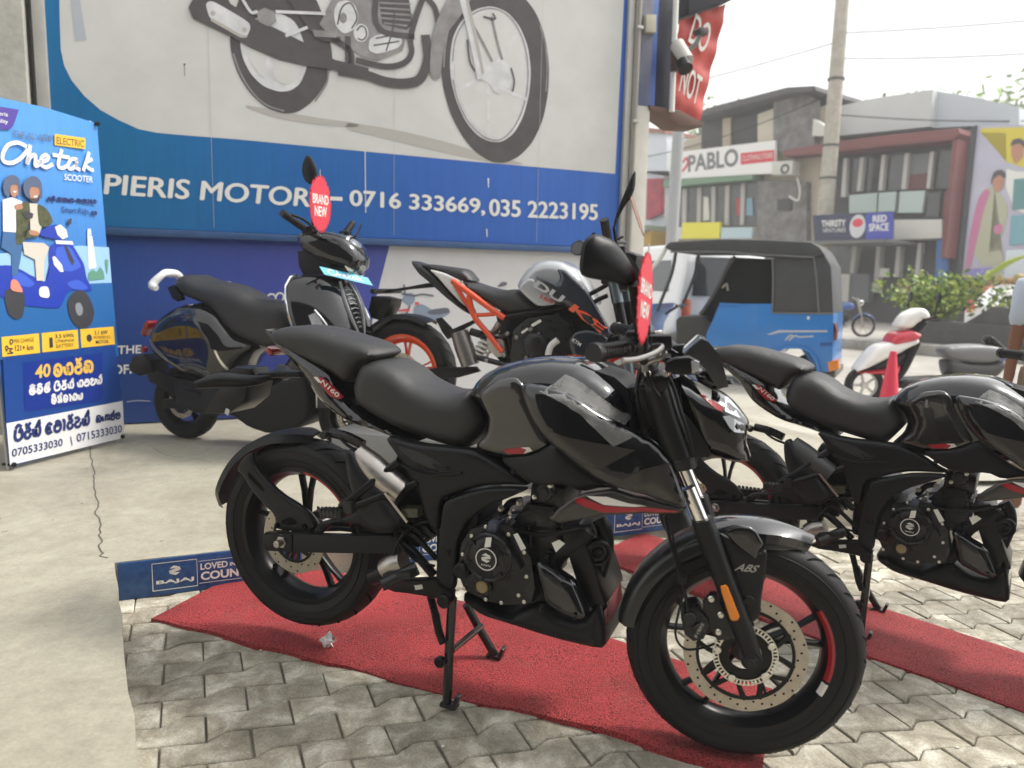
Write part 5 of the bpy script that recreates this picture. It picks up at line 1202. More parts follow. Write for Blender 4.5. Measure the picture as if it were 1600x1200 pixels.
    sh = [(0.131,0.957),(0.201,0.955),(0.273,0.937),(0.344,0.892),(0.413,0.859),(0.471,0.821),(0.502,0.788),(0.524,0.737),(0.543,0.686),(0.487,0.692),(0.406,0.715),(0.351,0.736),(0.307,0.765),(0.271,0.789),(0.205,0.830),(0.171,0.869),(0.143,0.916)]
    shroud = panel("tank_shroud", sh, 0, .016, gloss_black, root, .03, .016, .014, 1, fn=shf)
    def lwf(x, z): return -.11 - .06 * max(0, min(1, (x - .02) / .2))
    lw = [(0.042,0.739),(0.077,0.752),(0.153,0.768),(0.206,0.806),(0.227,0.798),(0.271,0.766),(0.315,0.739),(0.387,0.710),(0.345,0.713),(0.288,0.693),(0.244,0.709),(0.178,0.692),(0.125,0.694)]
    lower = panel("tank_lower_trim", lw, 0, .012, matte_black, root, .015, .008, .014, 1, fn=lwf)
    bolts("trim_screw", lower, [(x, lwf(x, z) - .02, z) for x, z in [(0.092,0.714)]], .008, deep_black, .003)
    msh = [(0.156,0.873),(0.197,0.856),(0.264,0.822),(0.299,0.796),(0.288,0.783),(0.258,0.788),(0.213,0.813),(0.190,0.839)]
    bm = BM(); add_puff(bm, msh, lambda x, z, k: shf(x, z) * .86 - .018 - .004 * k, lambda x, z, k: shf(x, z) * .86, .02, .014, 1); mesh_p = finish("shroud_mesh", bm, honey, root)
    wing = [(0.220,0.629),(0.247,0.660),(0.282,0.690),(0.311,0.703),(0.372,0.715),(0.421,0.697),(0.488,0.685),(0.543,0.682),(0.528,0.667),(0.463,0.656),(0.354,0.651),(0.248,0.623)]
    wg = panel("shroud_wing", wing, 0, .014, graphite, root, .012, .008, .012, 0, fn=lambda x, z: shf(x, z) * .95)
    lay_on("red_stripe", [(0.277,0.688),(0.306,0.694),(0.356,0.676),(0.424,0.672),(0.523,0.674),(0.523,0.670),(0.465,0.662),(0.356,0.660),(0.314,0.671)], wg, .0014, red_paint, wg)
    lay_on("white_stripe", [(0.314,0.699),(0.362,0.699),(0.410,0.683),(0.451,0.675),(0.424,0.674),(0.356,0.679)], wg, .0014, white_paint, wg)
    lay_on("graphite_flash", [(0.398,0.745),(0.436,0.768),(0.499,0.790),(0.520,0.746),(0.537,0.694),(0.495,0.704),(0.442,0.722)], shroud, .0012, graphite, shroud)
    lay_on("graphite_flash", [(0.215,0.854),(0.280,0.840),(0.363,0.828),(0.421,0.816),(0.352,0.772),(0.295,0.791),(0.238,0.823)], shroud, .0012, graphite, shroud)
    lay_on("red_mark", [(0.062,0.770),(0.116,0.783),(0.132,0.780),(0.123,0.766),(0.078,0.760)], knee, .0014, red_paint, knee)
    lay_on("white_mark", [(0.116,0.783),(0.141,0.787),(0.149,0.778),(0.132,0.770),(0.123,0.766),(0.133,0.779)], knee, .0014, white_paint, knee)
    q = [(0.128,0.993),(0.231,0.985)]
    cx, cz = (q[0][0] + q[1][0]) / 2, (q[0][1] + q[1][1]) / 2
    sl = math.atan2(q[1][1] - q[0][1], q[1][0] - q[0][0])
    CM = Matrix.Translation((cx, 0, cz - .001)) @ Matrix.Rotation(-sl, 4, 'Y') @ Matrix.Rotation(PI / 2, 4, 'X')
    bm = BM(); add_lathe(bm, [(.062, -.004), (.062, .004), (.058, .008), (.05, .008), (.046, .005), (.001, .005)], 40, CM); cap = finish("fuel_cap", bm, steel, tank, 30)
    bolts("cap_screw", cap, [CM @ Vector((.054 * math.cos(k * 1.05), .008, .054 * math.sin(k * 1.05))) for k in range(6)], .005, groove_mat, .001, CM.to_3x3() @ Vector((0, 1, 0)))
    bm = BM(); add_prism(bm, [(0.280,0.984),(0.332,0.971),(0.380,0.934),(0.403,0.824),(0.455,0.790),(0.429,0.740),(0.367,0.821),(0.334,0.926)], -.075, .075, .02); finish("tank_front_cover", bm, matte_black, root)
    lay_on("plastic_film", [(0.191,0.946),(0.222,0.977),(0.258,0.964),(0.295,0.943),(0.338,0.912),(0.381,0.875),(0.414,0.847),(0.376,0.825),(0.351,0.848),(0.325,0.873),(0.296,0.898),(0.260,0.919),(0.224,0.934)], [tank, shroud], .004, plastic_film, root, .011, thick=.006)
    # ---- seats
    st = [(-0.421,0.954),(-0.386,0.968),(-0.341,0.964),(-0.297,0.945),(-0.253,0.915),(-0.201,0.896),(-0.151,0.886),(-0.105,0.892),(-0.076,0.906),(-0.061,0.883),(-0.025,0.834),(-0.028,0.808),(-0.054,0.771),(-0.082,0.735),(-0.157,0.745),(-0.288,0.772),(-0.414,0.822),(-0.442,0.851),(-0.447,0.895)]
    seat = body("rider_seat", st, lambda x, z: .118 - .016 * max(0, min(1, (x + .3) * 3)), seat_vinyl, root, .06, .05, .016, 2)
    ps = [(-0.753,1.022),(-0.736,1.042),(-0.683,1.054),(-0.584,1.050),(-0.489,1.030),(-0.419,1.015),(-0.383,0.998),(-0.371,0.982),(-0.389,0.966),(-0.419,0.956),(-0.441,0.936),(-0.460,0.901),(-0.479,0.893),(-0.538,0.925),(-0.615,0.953),(-0.685,0.979),(-0.740,0.997)]
    pse = body("pillion_seat", ps, lambda x, z: .102, seat_vinyl, root, .055, .038, .014, 2)
    # ---- tail
    tl = [(-0.781,1.041),(-0.744,1.032),(-0.704,1.005),(-0.646,0.976),(-0.578,0.952),(-0.521,0.924),(-0.510,0.897),(-0.501,0.875),(-0.438,0.827),(-0.347,0.790),(-0.258,0.761),(-0.243,0.734),(-0.347,0.759),(-0.457,0.780),(-0.532,0.815),(-0.580,0.849),(-0.618,0.903),(-0.685,0.957),(-0.740,0.999)]
    tail = body("tail_panel", tl, lambda x, z: .118 - .05 * max(0, min(1, (-.45 - x) * 3)), gloss_black, root, .07, .03, .014, 1)
    pt = [(-0.565,0.910),(-0.539,0.911),(-0.468,0.858),(-0.477,0.852),(-0.509,0.858),(-0.521,0.867)]
    from mathutils.bvhtree import BVHTree
    bv = BVHTree.FromPolygons([v.co.copy() for v in tail.data.vertices], [tuple(p.vertices) for p in tail.data.polygons])
    ys = [h[0].y for h in (bv.ray_cast(Vector((x, -2, z)), Vector((0, 1, 0))) for x, z in resample(pt, .01)) if h[0] is not None]
    yb = min(ys) - .002
    bm = BM(); add_prism(bm, pt, yb + .012, yb); bdg = finish("badge", bm, red_paint, tail, 30)
    decal("white_mark", [(-0.567,0.911),(-0.554,0.912),(-0.538,0.898),(-0.549,0.895)], yb - .0012, white_paint, bdg)
    t0 = [(-0.543,0.895),(-0.484,0.856),(-0.532,0.906)]
    bm = BM(); add_text(bm, "N160", lambda x, z: (x, yb - .0012, z), t0[0], t0[1], t0[2], .012); finish("lettering", bm, white_paint, bdg, None)
    lay_on("tail_inset", [(-0.686,1.016),(-0.662,1.008),(-0.628,0.984),(-0.638,0.973),(-0.672,0.985)], tail, .0015, mat("satin grey", (.12, .12, .125), .35), tail)
    bm = BM(); add_prism(bm, [(-0.852,0.892),(-0.762,0.906),(-0.689,0.909),(-0.679,0.891),(-0.762,0.883),(-0.847,0.881)], -.025, .025, .006)
    add_prism(bm, [(-0.950,0.898),(-0.928,0.910),(-0.857,0.909),(-0.845,0.883),(-0.913,0.872),(-0.945,0.876)], -.04, .04, .008)
    add_prism(bm, [(-1.046,0.752),(-0.969,0.844),(-0.880,0.872),(-0.853,0.861),(-0.871,0.807),(-0.933,0.762),(-0.972,0.754)], -.06, .06, .006)
    tl_ = finish("number_plate_holder", bm, deep_black, root)
    bm = BM(); add_box(bm, ([(-0.940,0.766)][0][0], -.062, [(-0.940,0.766)][0][1]), (.016, .003, .02), ry(.4), 0); finish("plate_light", bm, lamp_glass, tl_)
    for y in (-.14, .14):
        bm = BM(); q = [(-0.941,0.868),(-0.886,0.881),(-0.824,0.877),(-0.792,0.882)]; 
        add_tube(bm, [(q[0][0], y - .05 * (1 if y < 0 else -1), q[0][1]), (q[1][0], y, q[1][1]), (q[2][0], y * .6, q[2][1]), (q[3][0], y * .2, q[3][1])], [.012, .024, .018, .01], 12, 4)
        finish("turn_signal", bm, matte_black, tl_)
    bm = BM(); q = [(-0.824,1.018),(-0.781,0.969)]; add_box(bm, (q[0][0] + .035, 0, q[0][1] - .05), (.03, .08, .02), ry(.7), .006); finish("tail_light", bm, mat("red lens", (.25, .01, .01), .15, coat=1.0), root)
    # ---- shock and cables above the rear wheel
    bm = BM()
    p0 = [(-0.542,0.692)][0]; p1 = [(-0.378,0.668)][0]
    add_tube(bm, [([(-0.589,0.725)][0][0], -.03, [(-0.589,0.725)][0][1]), (p0[0], -.03, p0[1] + .03), (p0[0] + .06, -.04, p0[1]), (p1[0], -.04, p1[1])], .005, 8, 6)
    finish("brake_hose", bm, deep_black, root)
    bm = BM(); add_cyl(bm, [(-0.581,0.722)][0][:1] + (-.03,) + [(-0.581,0.722)][0][1:], (0, -1, 0), .013, .02, 14, .002)
    add_tube(bm, V3([(-0.571,0.727),(-0.512,0.720),(-0.454,0.701)], -.02), .016, 10, 4); finish("shock_mount", bm, engine_black, root)
    # ---- stands
    y0 = -.14
    r_ = [(-0.090,0.325),(-0.091,0.205),(-0.093,0.054)]; l_ = [(-0.171,0.183),(-0.134,0.101),(-0.109,0.037)]; cb = [(-0.086,0.173)][0]; cb2 = [(-0.126,0.110)][0]
    bm = BM(); add_tube(bm, [(r_[0][0], -.13, r_[0][1]), (r_[1][0], -.142, r_[1][1]), (r_[2][0], -.15, .02)], .0135, 12)
    add_tube(bm, [(l_[0][0], .13, l_[0][1]), (l_[1][0], .15, l_[1][1]), (r_[2][0] + .01, .16, .02)], .0135, 12)
    add_tube(bm, [(cb[0], -.14, cb[1]), (cb2[0], .15, cb2[1])], .010, 10)
    add_box(bm, (r_[2][0] + .008, -.15, .016), (.05, .03, .012), None, .003); add_box(bm, (r_[2][0] + .012, .16, .016), (.05, .03, .012), None, .003)
    add_box(bm, (r_[2][0] + .03, -.15, .03), (.012, .028, .04), ry(.3), .003); add_box(bm, (r_[2][0] + .036, .16, .03), (.012, .028, .04), ry(.3), .003)
    finish("centre_stand", bm, mat("stand paint", (.012, .012, .012), .25, coat=.3), root)
    bm = BM(); a = [(-0.127,0.283),(-0.113,0.235),(-0.098,0.205)]
    add_tube(bm, [(a[0][0], -.16, a[0][1]), (a[1][0], -.165, a[1][1]), (a[2][0], -.168, a[2][1])], [.012, .0115, .011], 10, 2); add_cyl(bm, (a[2][0] - .008, -.16, a[2][1] - .055), (0, -1, 0), .016, .02, 12, .003)
    finish("side_stand", bm, deep_black, root)
    bm = BM(); a = [(-0.143,0.330),(-0.127,0.281)]; A = Vector((a[0][0], -.16, a[0][1])); B = Vector((a[1][0], -.16, a[1][1])); hel = []
    for k in range(11 * 10 + 1):
        t = k / 110; hel.append(A.lerp(B, t) + Vector((math.cos(k * 2 * PI / 10) * .0095, math.sin(k * 2 * PI / 10) * .0095, 0)))
    add_tube(bm, hel, .0022, 6); finish("stand_spring", bm, deep_black, root)
    # ---- front end, all turned with the handlebar
    def FV(pts, y): return [FM @ Vector((x, y, z)) for x, z in pts]
    for y, full in ((-.097, 1), (.097, 0)):
        bm = BM(); q = [(-0.253,0.967),(-0.224,0.882),(-0.186,0.789)]; add_tube(bm, FV(q, y), .031, 24)
        fk = finish("fork_tube", bm, matte_black, root)
        bm = BM(); q = [(-0.183,0.797),(-0.177,0.771)]; add_tube(bm, FV(q, y), .0345, 20); finish("fork_clamp", bm, engine_black, fk)
        bm = BM(); q = [(-0.164,0.722),(-0.125,0.637)]; add_tube(bm, FV(q, y), .0185, 24); finish("fork_stanchion", bm, chrome, fk)
        bm = BM(); q = [(-0.127,0.648),(-0.123,0.636),(-0.103,0.590),(-0.055,0.473),(-0.007,0.360),(0.018,0.297)]; add_tube(bm, FV(q, y), [.026, .0275, .0265, .0255, .025, .021], 24)
        e = [(0.007,0.309)][0]; add_tube(bm, FV([e], y - .02) + FV([e], y + .02), .024, 20)
        lg = finish("fork_leg", bm, matte_black, fk)
        bm = BM(); add_tube(bm, FV([e], y - .028 * (1 if y < 0 else -1)) + FV([e], y), .012, 6); add_tube(bm, FV([e], y - .024 * (1 if y < 0 else -1)) + FV([e], y), .016, 16); finish("axle_bolt", bm, engine_black, lg)
        if full:
            rf = [(-0.076,0.494),(-0.065,0.499),(-0.059,0.494),(-0.028,0.424),(-0.031,0.415),(-0.042,0.411),(-0.049,0.415),(-0.074,0.482)]
            bm = BM(); add_prism(bm, rf, -.122, -.131, .0025); bmesh.ops.transform(bm, matrix=FM, verts=bm.verts[:]); finish("side_reflector", bm, amber, lg)
    # caliper
    bm = BM()
    add_prism(bm, [(-0.112,0.435),(-0.095,0.460),(-0.080,0.461),(-0.061,0.418),(-0.027,0.365),(-0.034,0.347),(-0.072,0.340),(-0.090,0.369),(-0.107,0.390)], -.075, -.095, .004)
    add_prism(bm, [(-0.162,0.389),(-0.151,0.421),(-0.125,0.427),(-0.097,0.396),(-0.093,0.374),(-0.105,0.344),(-0.130,0.335),(-0.152,0.350)], -.035, -.105, .01)
    for pt in ("x",):
        for q in [(-0.142,0.397),(-0.115,0.372)]: add_cyl(bm, (q[0], -.104, q[1]), (0, -1, 0), .017, .012, 18, .003)
    bmesh.ops.transform(bm, matrix=FM, verts=bm.verts[:]); cal = finish("brake_caliper", bm, engine_black, root)
    bolts("caliper_bolt", cal, [FM @ Vector((q[0], -.094, q[1])) for q in [(-0.093,0.447),(-0.071,0.364),(-0.068,0.409)]], .0085, bolt_steel, .006, FM.to_3x3() @ Vector((0, -1, 0)))
    t0 = [(-0.124,0.352),(-0.107,0.391),(-0.130,0.356)]; badge_text("lettering", "BYBRE", -.1175, t0[0], t0[1], t0[2], mat("grey letter", (.35, .35, .33), .4), cal, .01, M=FM)
    # front mudguard
    bm = BM(); prev = None; N = 26
    for i in range(N + 1):
        a = math.radians(66 + (172 - 66) * i / N); r = .315
        wv = .066 * min(1, .30 + i / 6); 
        row = [FM @ Vector(((r + dr) * math.cos(a), y, .296 + (r + dr) * math.sin(a))) for y, dr in ((-wv, -.035), (-wv * .98, -.012), (-wv * .7, .004), (0, .008), (wv * .7, .004), (wv * .98, -.012), (wv, -.035), (wv * .93, -.014), (wv * .66, 0), (0, .003), (-wv * .66, 0), (-wv * .93, -.014))]
        row = [bm.verts.new(v) for v in row]
        if prev:
            for k in range(12): bm.faces.new((prev[k], prev[(k + 1) % 12], row[(k + 1) % 12], row[k]))
        else: bm.faces.new(row[::-1])
        prev = row
    bm.faces.new(prev)
    fg = finish("front_mudguard", bm, mat("satin black", (.012, .013, .013), .3, coat=.2), root, 50)
    bm = BM(); prev = None; N = 16
    for i in range(N + 1):
        t = i / N; a = math.radians(63 + (112 - 63) * t); r = .326
        wv = .02 + .05 * min(1, t * 2.2)
        row = [FM @ Vector(((r + dr) * math.cos(a), y, .296 + (r + dr) * math.sin(a))) for y, dr in ((-wv * 1.05, -.03), (-wv, -.008), (-wv * .45, .008), (0, .012), (wv * .45, .008), (wv, -.008), (wv * 1.05, -.03), (0, .002))]
        row = [bm.verts.new(v) for v in row]
        if prev:
            for k in range(8): bm.faces.new((prev[k], prev[(k + 1) % 8], row[(k + 1) % 8], row[k]))
        else: bm.faces.new(row[::-1])
        prev = row
    bm.faces.new(prev); finish("mudguard_cap", bm, gloss_black, fg, 40)
    ab = [(-0.083,0.610),(-0.062,0.603),(-0.030,0.579),(0.009,0.571),(0.026,0.581),(0.032,0.568),(0.030,0.515),(0.025,0.454),(0.026,0.414),(0.010,0.391),(-0.007,0.396),(-0.024,0.443),(-0.034,0.486),(-0.058,0.543)]
    br_ = panel("mudguard_bracket", ab, -.072, .012, matte_black, fg, .014, .008, .012, 1, M=FM)
    gl = [(-0.073,0.619),(-0.043,0.636),(-0.003,0.633),(0.025,0.589),(0.011,0.582),(0.010,0.551),(-0.030,0.577),(-0.054,0.596)]
    panel("bracket_gloss", gl, -.084, .004, gloss_black, fg, .01, .006, .01, 1, M=FM)
    t0 = [(-0.044,0.524),(0.007,0.523),(-0.035,0.543)]; badge_text("abs_lettering", "ABS", -.0935, t0[0], t0[1], t0[2], mat("grey letter", (.35, .35, .33), .4), br_, .02, .2, M=FM)
    bm = BM(); q = [(-0.005,0.451)][0]; add_cyl(bm, FM @ Vector((q[0], -.091, q[1])), FM.to_3x3() @ Vector((0, -1, 0)), .014, .006, 18, .003); finish("bracket_bolt", bm, deep_black, br_)
    # brake hose and sensor wire
    bm = BM()
    for pts, r in (([(-0.215,0.653),(-0.200,0.595),(-0.181,0.536),(-0.166,0.493),(-0.153,0.444),(-0.146,0.417)], .0045), ([(-0.205,0.651),(-0.191,0.592),(-0.172,0.522),(-0.160,0.484),(-0.167,0.427),(-0.175,0.369),(-0.168,0.336),(-0.146,0.318),(-0.109,0.326),(-0.079,0.341)], .003)):
        add_tube(bm, FV(pts, -.112), r, 8, 5)
    q = [(-0.166,0.496)][0]; add_box(bm, FM @ Vector((q[0], -.112, q[1])), (.02, .012, .022), None, .003)
    finish("brake_hose", bm, deep_black, root)
    # handlebar: yoke, bar, grip, lever, controls
    bm = BM()
    q = [(-0.281,0.992),(-0.224,1.000),(-0.220,0.978),(-0.229,0.961),(-0.268,0.954),(-0.284,0.975)]; add_prism(bm, q, -.14, .14, .012)
    q2 = [(-0.260,0.957),(-0.229,0.894),(-0.186,0.770)]; add_tube(bm, [(q2[0][0] - .03, 0, q2[0][1]), (q2[2][0] - .04, 0, q2[2][1])], .04, 20)
    bmesh.ops.transform(bm, matrix=FM, verts=bm.verts[:]); yoke = finish("steering_yoke", bm, engine_black, root)
    a0 = [(-0.378,1.068)][0]; a1 = [(-0.311,1.069)][0]; a2 = [(-0.268,1.012)][0]
    bar = [(a0[0], -.40, a0[1]), (a1[0], -.26, a1[1]), (a2[0], -.12, a2[1]), (a2[0] + .01, 0, a2[1])]
    bm = BM(); add_tube(bm, [FM @ Vector(p) for p in bar] + [FM @ Vector((p[0], -p[1], p[2])) for p in bar[-2::-1]], .011, 14, 5)
    hb = finish("handlebar", bm, deep_black, root)
    for sg in (1, -1):
        pt = lambda t: FM @ Vector((a0[0] + (a1[0] - a0[0]) * t, sg * (-.40 + .14 * t), a0[1] + (a1[1] - a0[1]) * t))
        bm = BM(); add_tube(bm, [pt(-.02), pt(.0), pt(.1), pt(.12), pt(.86), pt(.88), pt(.93)], [.0195, .0205, .0205, .0165, .0165, .022, .022], 20)
        for k in range(9): add_tube(bm, [pt(.17 + k * .072), pt(.2 + k * .072)], .0178, 18)
        finish("grip", bm, grip_rubber, hb)
        bm = BM(); add_tube(bm, [pt(.93), pt(1.0), pt(1.18), pt(1.24)], [.024, .030, .030, .02], 20)
        add_box(bm, pt(1.12) + Vector((.005, 0, .012)), (.05, .05, .05), rzm(.2), .012); finish("switch_cluster", bm, matte_black, hb)
        lv = [pt(1.3) + Vector((.03, 0, .0)), pt(1.12) + Vector((.062, 0, .004)), pt(.7) + Vector((.075, 0, -.004)), pt(.3) + Vector((.068, 0, -.012)), pt(.0) + Vector((.06, 0, -.012))]
        bm = BM(); add_tube(bm, lv, [.008, .0075, .006, .0055, .0065], 10, 5, flat=.6); finish("lever", bm, dull_steel, hb)
    bm = BM(); q = [(-0.267,1.094),(-0.223,1.096),(-0.220,1.067),(-0.239,1.060),(-0.264,1.066)]; add_prism(bm, q, -.22, -.16, .006); bmesh.ops.transform(bm, matrix=FM, verts=bm.verts[:]); finish("brake_fluid_box", bm, matte_black, hb)
    bm = BM(); q = [(-0.277,1.007),(-0.279,1.023),(-0.267,1.034),(-0.244,1.042),(-0.238,1.053),(-0.234,1.050)]; add_tube(bm, FV(q, -.17), [.008, .008, .0085, .008, .007, .006], 10, 5); finish("lever_root", bm, dull_steel, hb)
    bolts("yoke_bolt", yoke, [FM @ Vector((q[0], -.139, q[1])) for q in [(-0.272,1.000),(-0.231,1.002)]], .008, bolt_steel, .008, FM.to_3x3() @ Vector((0, -1, 0)))
    for L_, y_, r_ in (([(-0.253,1.079),(-0.271,1.052),(-0.274,1.011),(-0.261,0.974),(-0.243,0.948)], -.15, .0045), ([(-0.239,1.068),(-0.265,1.042),(-0.288,1.006),(-0.296,0.958),(-0.287,0.908)], -.11, .0045), ([(-0.204,1.038),(-0.237,1.048),(-0.271,1.002),(-0.295,0.963),(-0.307,0.917)], -.03, .005), ([(-0.224,0.994),(-0.209,0.963),(-0.192,0.913),(-0.168,0.850),(-0.159,0.810)], -.13, .005)):
        bm = BM(); add_tube(bm, FV(L_, y_), r_, 8, 5); finish("control_cable", bm, deep_black, hb)
    decal("barcode_label", [(0.398,0.881),(0.406,0.884),(0.425,0.833),(0.418,0.829)], -.0795, sticker, root)
    bolts("fairing_screw", root, [(x, -.172, z) for x, z in [(0.280,0.360)]] + [(x, -.137, z) for x, z in [(-0.031,0.324),(0.176,0.347),(0.318,0.285)]], .007, deep_black, .004)
    for L_ in ([(-0.177,0.486),(-0.212,0.513),(-0.257,0.514),(-0.294,0.492)], [(-0.145,0.410),(-0.203,0.416),(-0.257,0.457),(-0.285,0.518)], [(-0.155,0.538),(-0.204,0.522),(-0.248,0.483),(-0.276,0.421),(-0.257,0.366)]):
        bm = BM(); add_tube(bm, V3(L_, -.135), .0045, 8, 5); finish("rear_cable", bm, deep_black, root)
    bm = BM()
    ch_ = [(-.62, -.0), (-.45, 0)]
    for k in range(34):
        x = -.70 + k * .0165; add_box(bm, (x, .085, .437 + (x + .70) * .05), (.012, .008, .014), None, .002, 1); add_box(bm, (x, .085, .338 + (x + .70) * .20), (.012, .008, .014), None, .002, 1)
    finish("drive_chain", bm, dull_steel, root)
    # instrument and visor
    bm = BM(); q = [(-0.188,1.039),(-0.177,1.056),(-0.150,1.081),(-0.135,1.075),(-0.121,1.058),(-0.107,1.044),(-0.099,1.026),(-0.082,0.969),(-0.106,0.963),(-0.140,1.010),(-0.162,1.031)]; add_prism(bm, q, -.075, .075, .012); bmesh.ops.transform(bm, matrix=FM, verts=bm.verts[:]); ins = finish("instrument_console", bm, mat("instrument shell", (.03, .03, .032), .28, coat=.3), root)
    bm = BM(); q = [(-0.187,1.041),(-0.150,1.080),(-0.145,1.077),(-0.181,1.035)]; add_prism(bm, q, -.06, .06, .002); bmesh.ops.transform(bm, matrix=FM @ Matrix.Translation((-.004, 0, .003)), verts=bm.verts[:]); finish("display_glass", bm, mat("display glass", (.25, .27, .3), .08, coat=1.0), ins)
    # headlamp nacelle
    hn = [(-0.220,0.991),(-0.191,0.994),(-0.168,0.979),(-0.143,0.962),(-0.112,0.953),(-0.081,0.941),(-0.049,0.914),(-0.023,0.882),(-0.027,0.859),(-0.028,0.830),(-0.015,0.798),(-0.017,0.787),(-0.049,0.778),(-0.088,0.786),(-0.117,0.794),(-0.149,0.795),(-0.162,0.810),(-0.185,0.881),(-0.208,0.941)]
    nac = body("headlamp_nacelle", hn, lambda x, z: .105 - .055 * max(0, min(1, (x - .04) / .2)), gloss_black, root, .03, .05, .012, 1, M=FM)
    def onnac(name, pl, m):
        mi = FM.inverted()
        from mathutils.bvhtree import BVHTree
        bv2 = BVHTree.FromPolygons([mi @ v.co for v in nac.data.vertices], [tuple(p.vertices) for p in nac.data.polygons])
        bm = BM(); bd = resample(pl, .012)
        vs = []
        for x, z in bd:
            h = bv2.ray_cast(Vector((x, -1, z)), Vector((0, 1, 0))); y = h[0].y if h[0] is not None else -.05
            vs.append(FM @ Vector((x, y - .0025, z)))
        f = bm.faces.new([bm.verts.new(v) for v in vs]); bmesh.ops.triangulate(bm, faces=[f])
        return finish(name, bm, m, nac, None)
    onnac("white_flash", [(-0.165,0.977),(-0.149,0.973),(-0.119,0.958),(-0.121,0.939),(-0.132,0.936),(-0.146,0.952)], white_paint)
    onnac("red_flash", [(-0.149,0.950),(-0.143,0.950),(-0.121,0.939),(-0.093,0.922),(-0.095,0.913),(-0.107,0.917),(-0.128,0.933)], red_paint)
    lens = onnac("headlamp_lens", [(-0.094,0.903),(-0.079,0.904),(-0.043,0.884),(-0.022,0.877),(-0.027,0.859),(-0.066,0.867),(-0.077,0.877)], lamp_glass)
    onnac("headlamp_lens", [(-0.088,0.944),(-0.079,0.941),(-0.052,0.914),(-0.041,0.897),(-0.054,0.898),(-0.089,0.914)], lamp_glass)
    bm = BM(); add_prism(bm, [(-0.196,0.968),(-0.183,0.905),(-0.155,0.874),(-0.131,0.840),(-0.116,0.813),(-0.119,0.802),(-0.151,0.803),(-0.164,0.818),(-0.187,0.887)], -.112, -.095, .006); bmesh.ops.transform(bm, matrix=FM, verts=bm.verts[:]); finish("nacelle_cheek", bm, matte_black, nac)
    vz = [(-0.159,0.992),(-0.134,0.999),(-0.109,0.991),(-0.085,0.966),(-0.100,0.956),(-0.121,0.957),(-0.151,0.974)]
    body("fly_screen", vz, .06, gloss_black, nac, .04, .02, .012, 1, M=FM)
    # front turn signals
    for y in (-.17, .17):
        bm = BM(); q = [(-0.232,1.032),(-0.214,1.043),(-0.182,1.048),(-0.159,1.037),(-0.157,1.013),(-0.176,1.006),(-0.212,1.005),(-0.230,1.013)]; add_prism(bm, q, y - .02, y + .02, .009)
        c0 = [(-0.223,1.017)][0]; add_tube(bm, [(c0[0], y * .5, c0[1] - .01), (c0[0], y, c0[1])], .01, 10)
        bmesh.ops.transform(bm, matrix=FM, verts=bm.verts[:]); ts = finish("turn_signal", bm, matte_black, root)
        bm = BM(); q = [(-0.178,1.038),(-0.169,1.041),(-0.159,1.037),(-0.158,1.016),(-0.174,1.009)]; add_prism(bm, q, y - .0215, y + .0215, .004); bmesh.ops.transform(bm, matrix=FM, verts=bm.verts[:]); finish("signal_lens", bm, lamp_glass, ts)
    # mirrors
    mo = [(-0.415,1.235),(-0.411,1.281),(-0.402,1.297),(-0.386,1.306),(-0.349,1.292),(-0.323,1.262),(-0.309,1.237),(-0.300,1.215),(-0.301,1.196),(-0.315,1.200),(-0.348,1.209),(-0.408,1.218)]
    mcx = sum(p[0] for p in mo) / len(mo)
    bm = BM(); add_puff(bm, mo, lambda x, z, k: -.36 - .026 * k + (x - mcx) * .5, lambda x, z, k: -.352 + (x - mcx) * .5, .06, .014, 2)
    bmesh.ops.transform(bm, matrix=FM, verts=bm.verts[:]); mr = finish("mirror", bm, matte_black, root)
    st_ = [(-0.307,1.207),(-0.295,1.162)][0]; s2 = [(-0.290,1.094)][0]
    bm = BM(); add_tube(bm, [FM @ Vector((st_[0], -.35, st_[1])), FM @ Vector((s2[0], -.26, s2[1] - .02))], [.012, .008], 10); finish("mirror_stem", bm, deep_black, mr)
    bm = BM(); bm.from_mesh(mr.data)
    bmesh.ops.transform(bm, matrix=FM @ Matrix.Diagonal((1, -1, 1, 1)) @ FM.inverted(), verts=bm.verts[:]); bmesh.ops.reverse_faces(bm, faces=bm.faces[:])
    ml = finish("mirror", bm, matte_black, root)
    bm = BM(); add_tube(bm, [FM @ Vector((st_[0], .35, st_[1])), FM @ Vector((s2[0], .26, s2[1] - .02))], [.012, .008], 10); finish("mirror_stem", bm, deep_black, ml)
    return root

# ================================================================== BLACK SCOOTER
def starburst(name, label, loc, M3, rw, rh, words, m=None):
    """red scalloped card with two words; local x across, z up, face on -y"""
    t = thing(name, label, "price tag", loc)
    bm = BM(); n = 30; pts = []
    for i in range(n * 2):
        a = 2 * PI * i / (n * 2); k = 1.0 if i % 2 else .87
        pts.append((rw * k * math.cos(a), rh * k * math.sin(a)))
    add_prism(bm, pts, -.0012, .0012); bmesh.ops.transform(bm, matrix=M3, verts=bm.verts[:])
    finish("card", bm, m or mat("tag red", (.62, .035, .06), .45), t, 30)
    for w, z0, z1, ww in words:
        bm = BM(); add_text(bm, w, lambda x, z: (x, -.0022, z), (-ww, z0), (ww, z0), (-ww, z1), .02); bmesh.ops.transform(bm, matrix=M3, verts=bm.verts[:])
        finish("lettering", bm, mat("tag white", (.8, .78, .74), .5), t, None)
    bm = BM(); add_tube(bm, [M3 @ Vector((0, 0, rh * .9)), M3 @ Vector((0, 0, rh * 1.18))], .0015, 6); finish("string", bm, mat("string", (.6, .58, .5), .8), t)
    return t
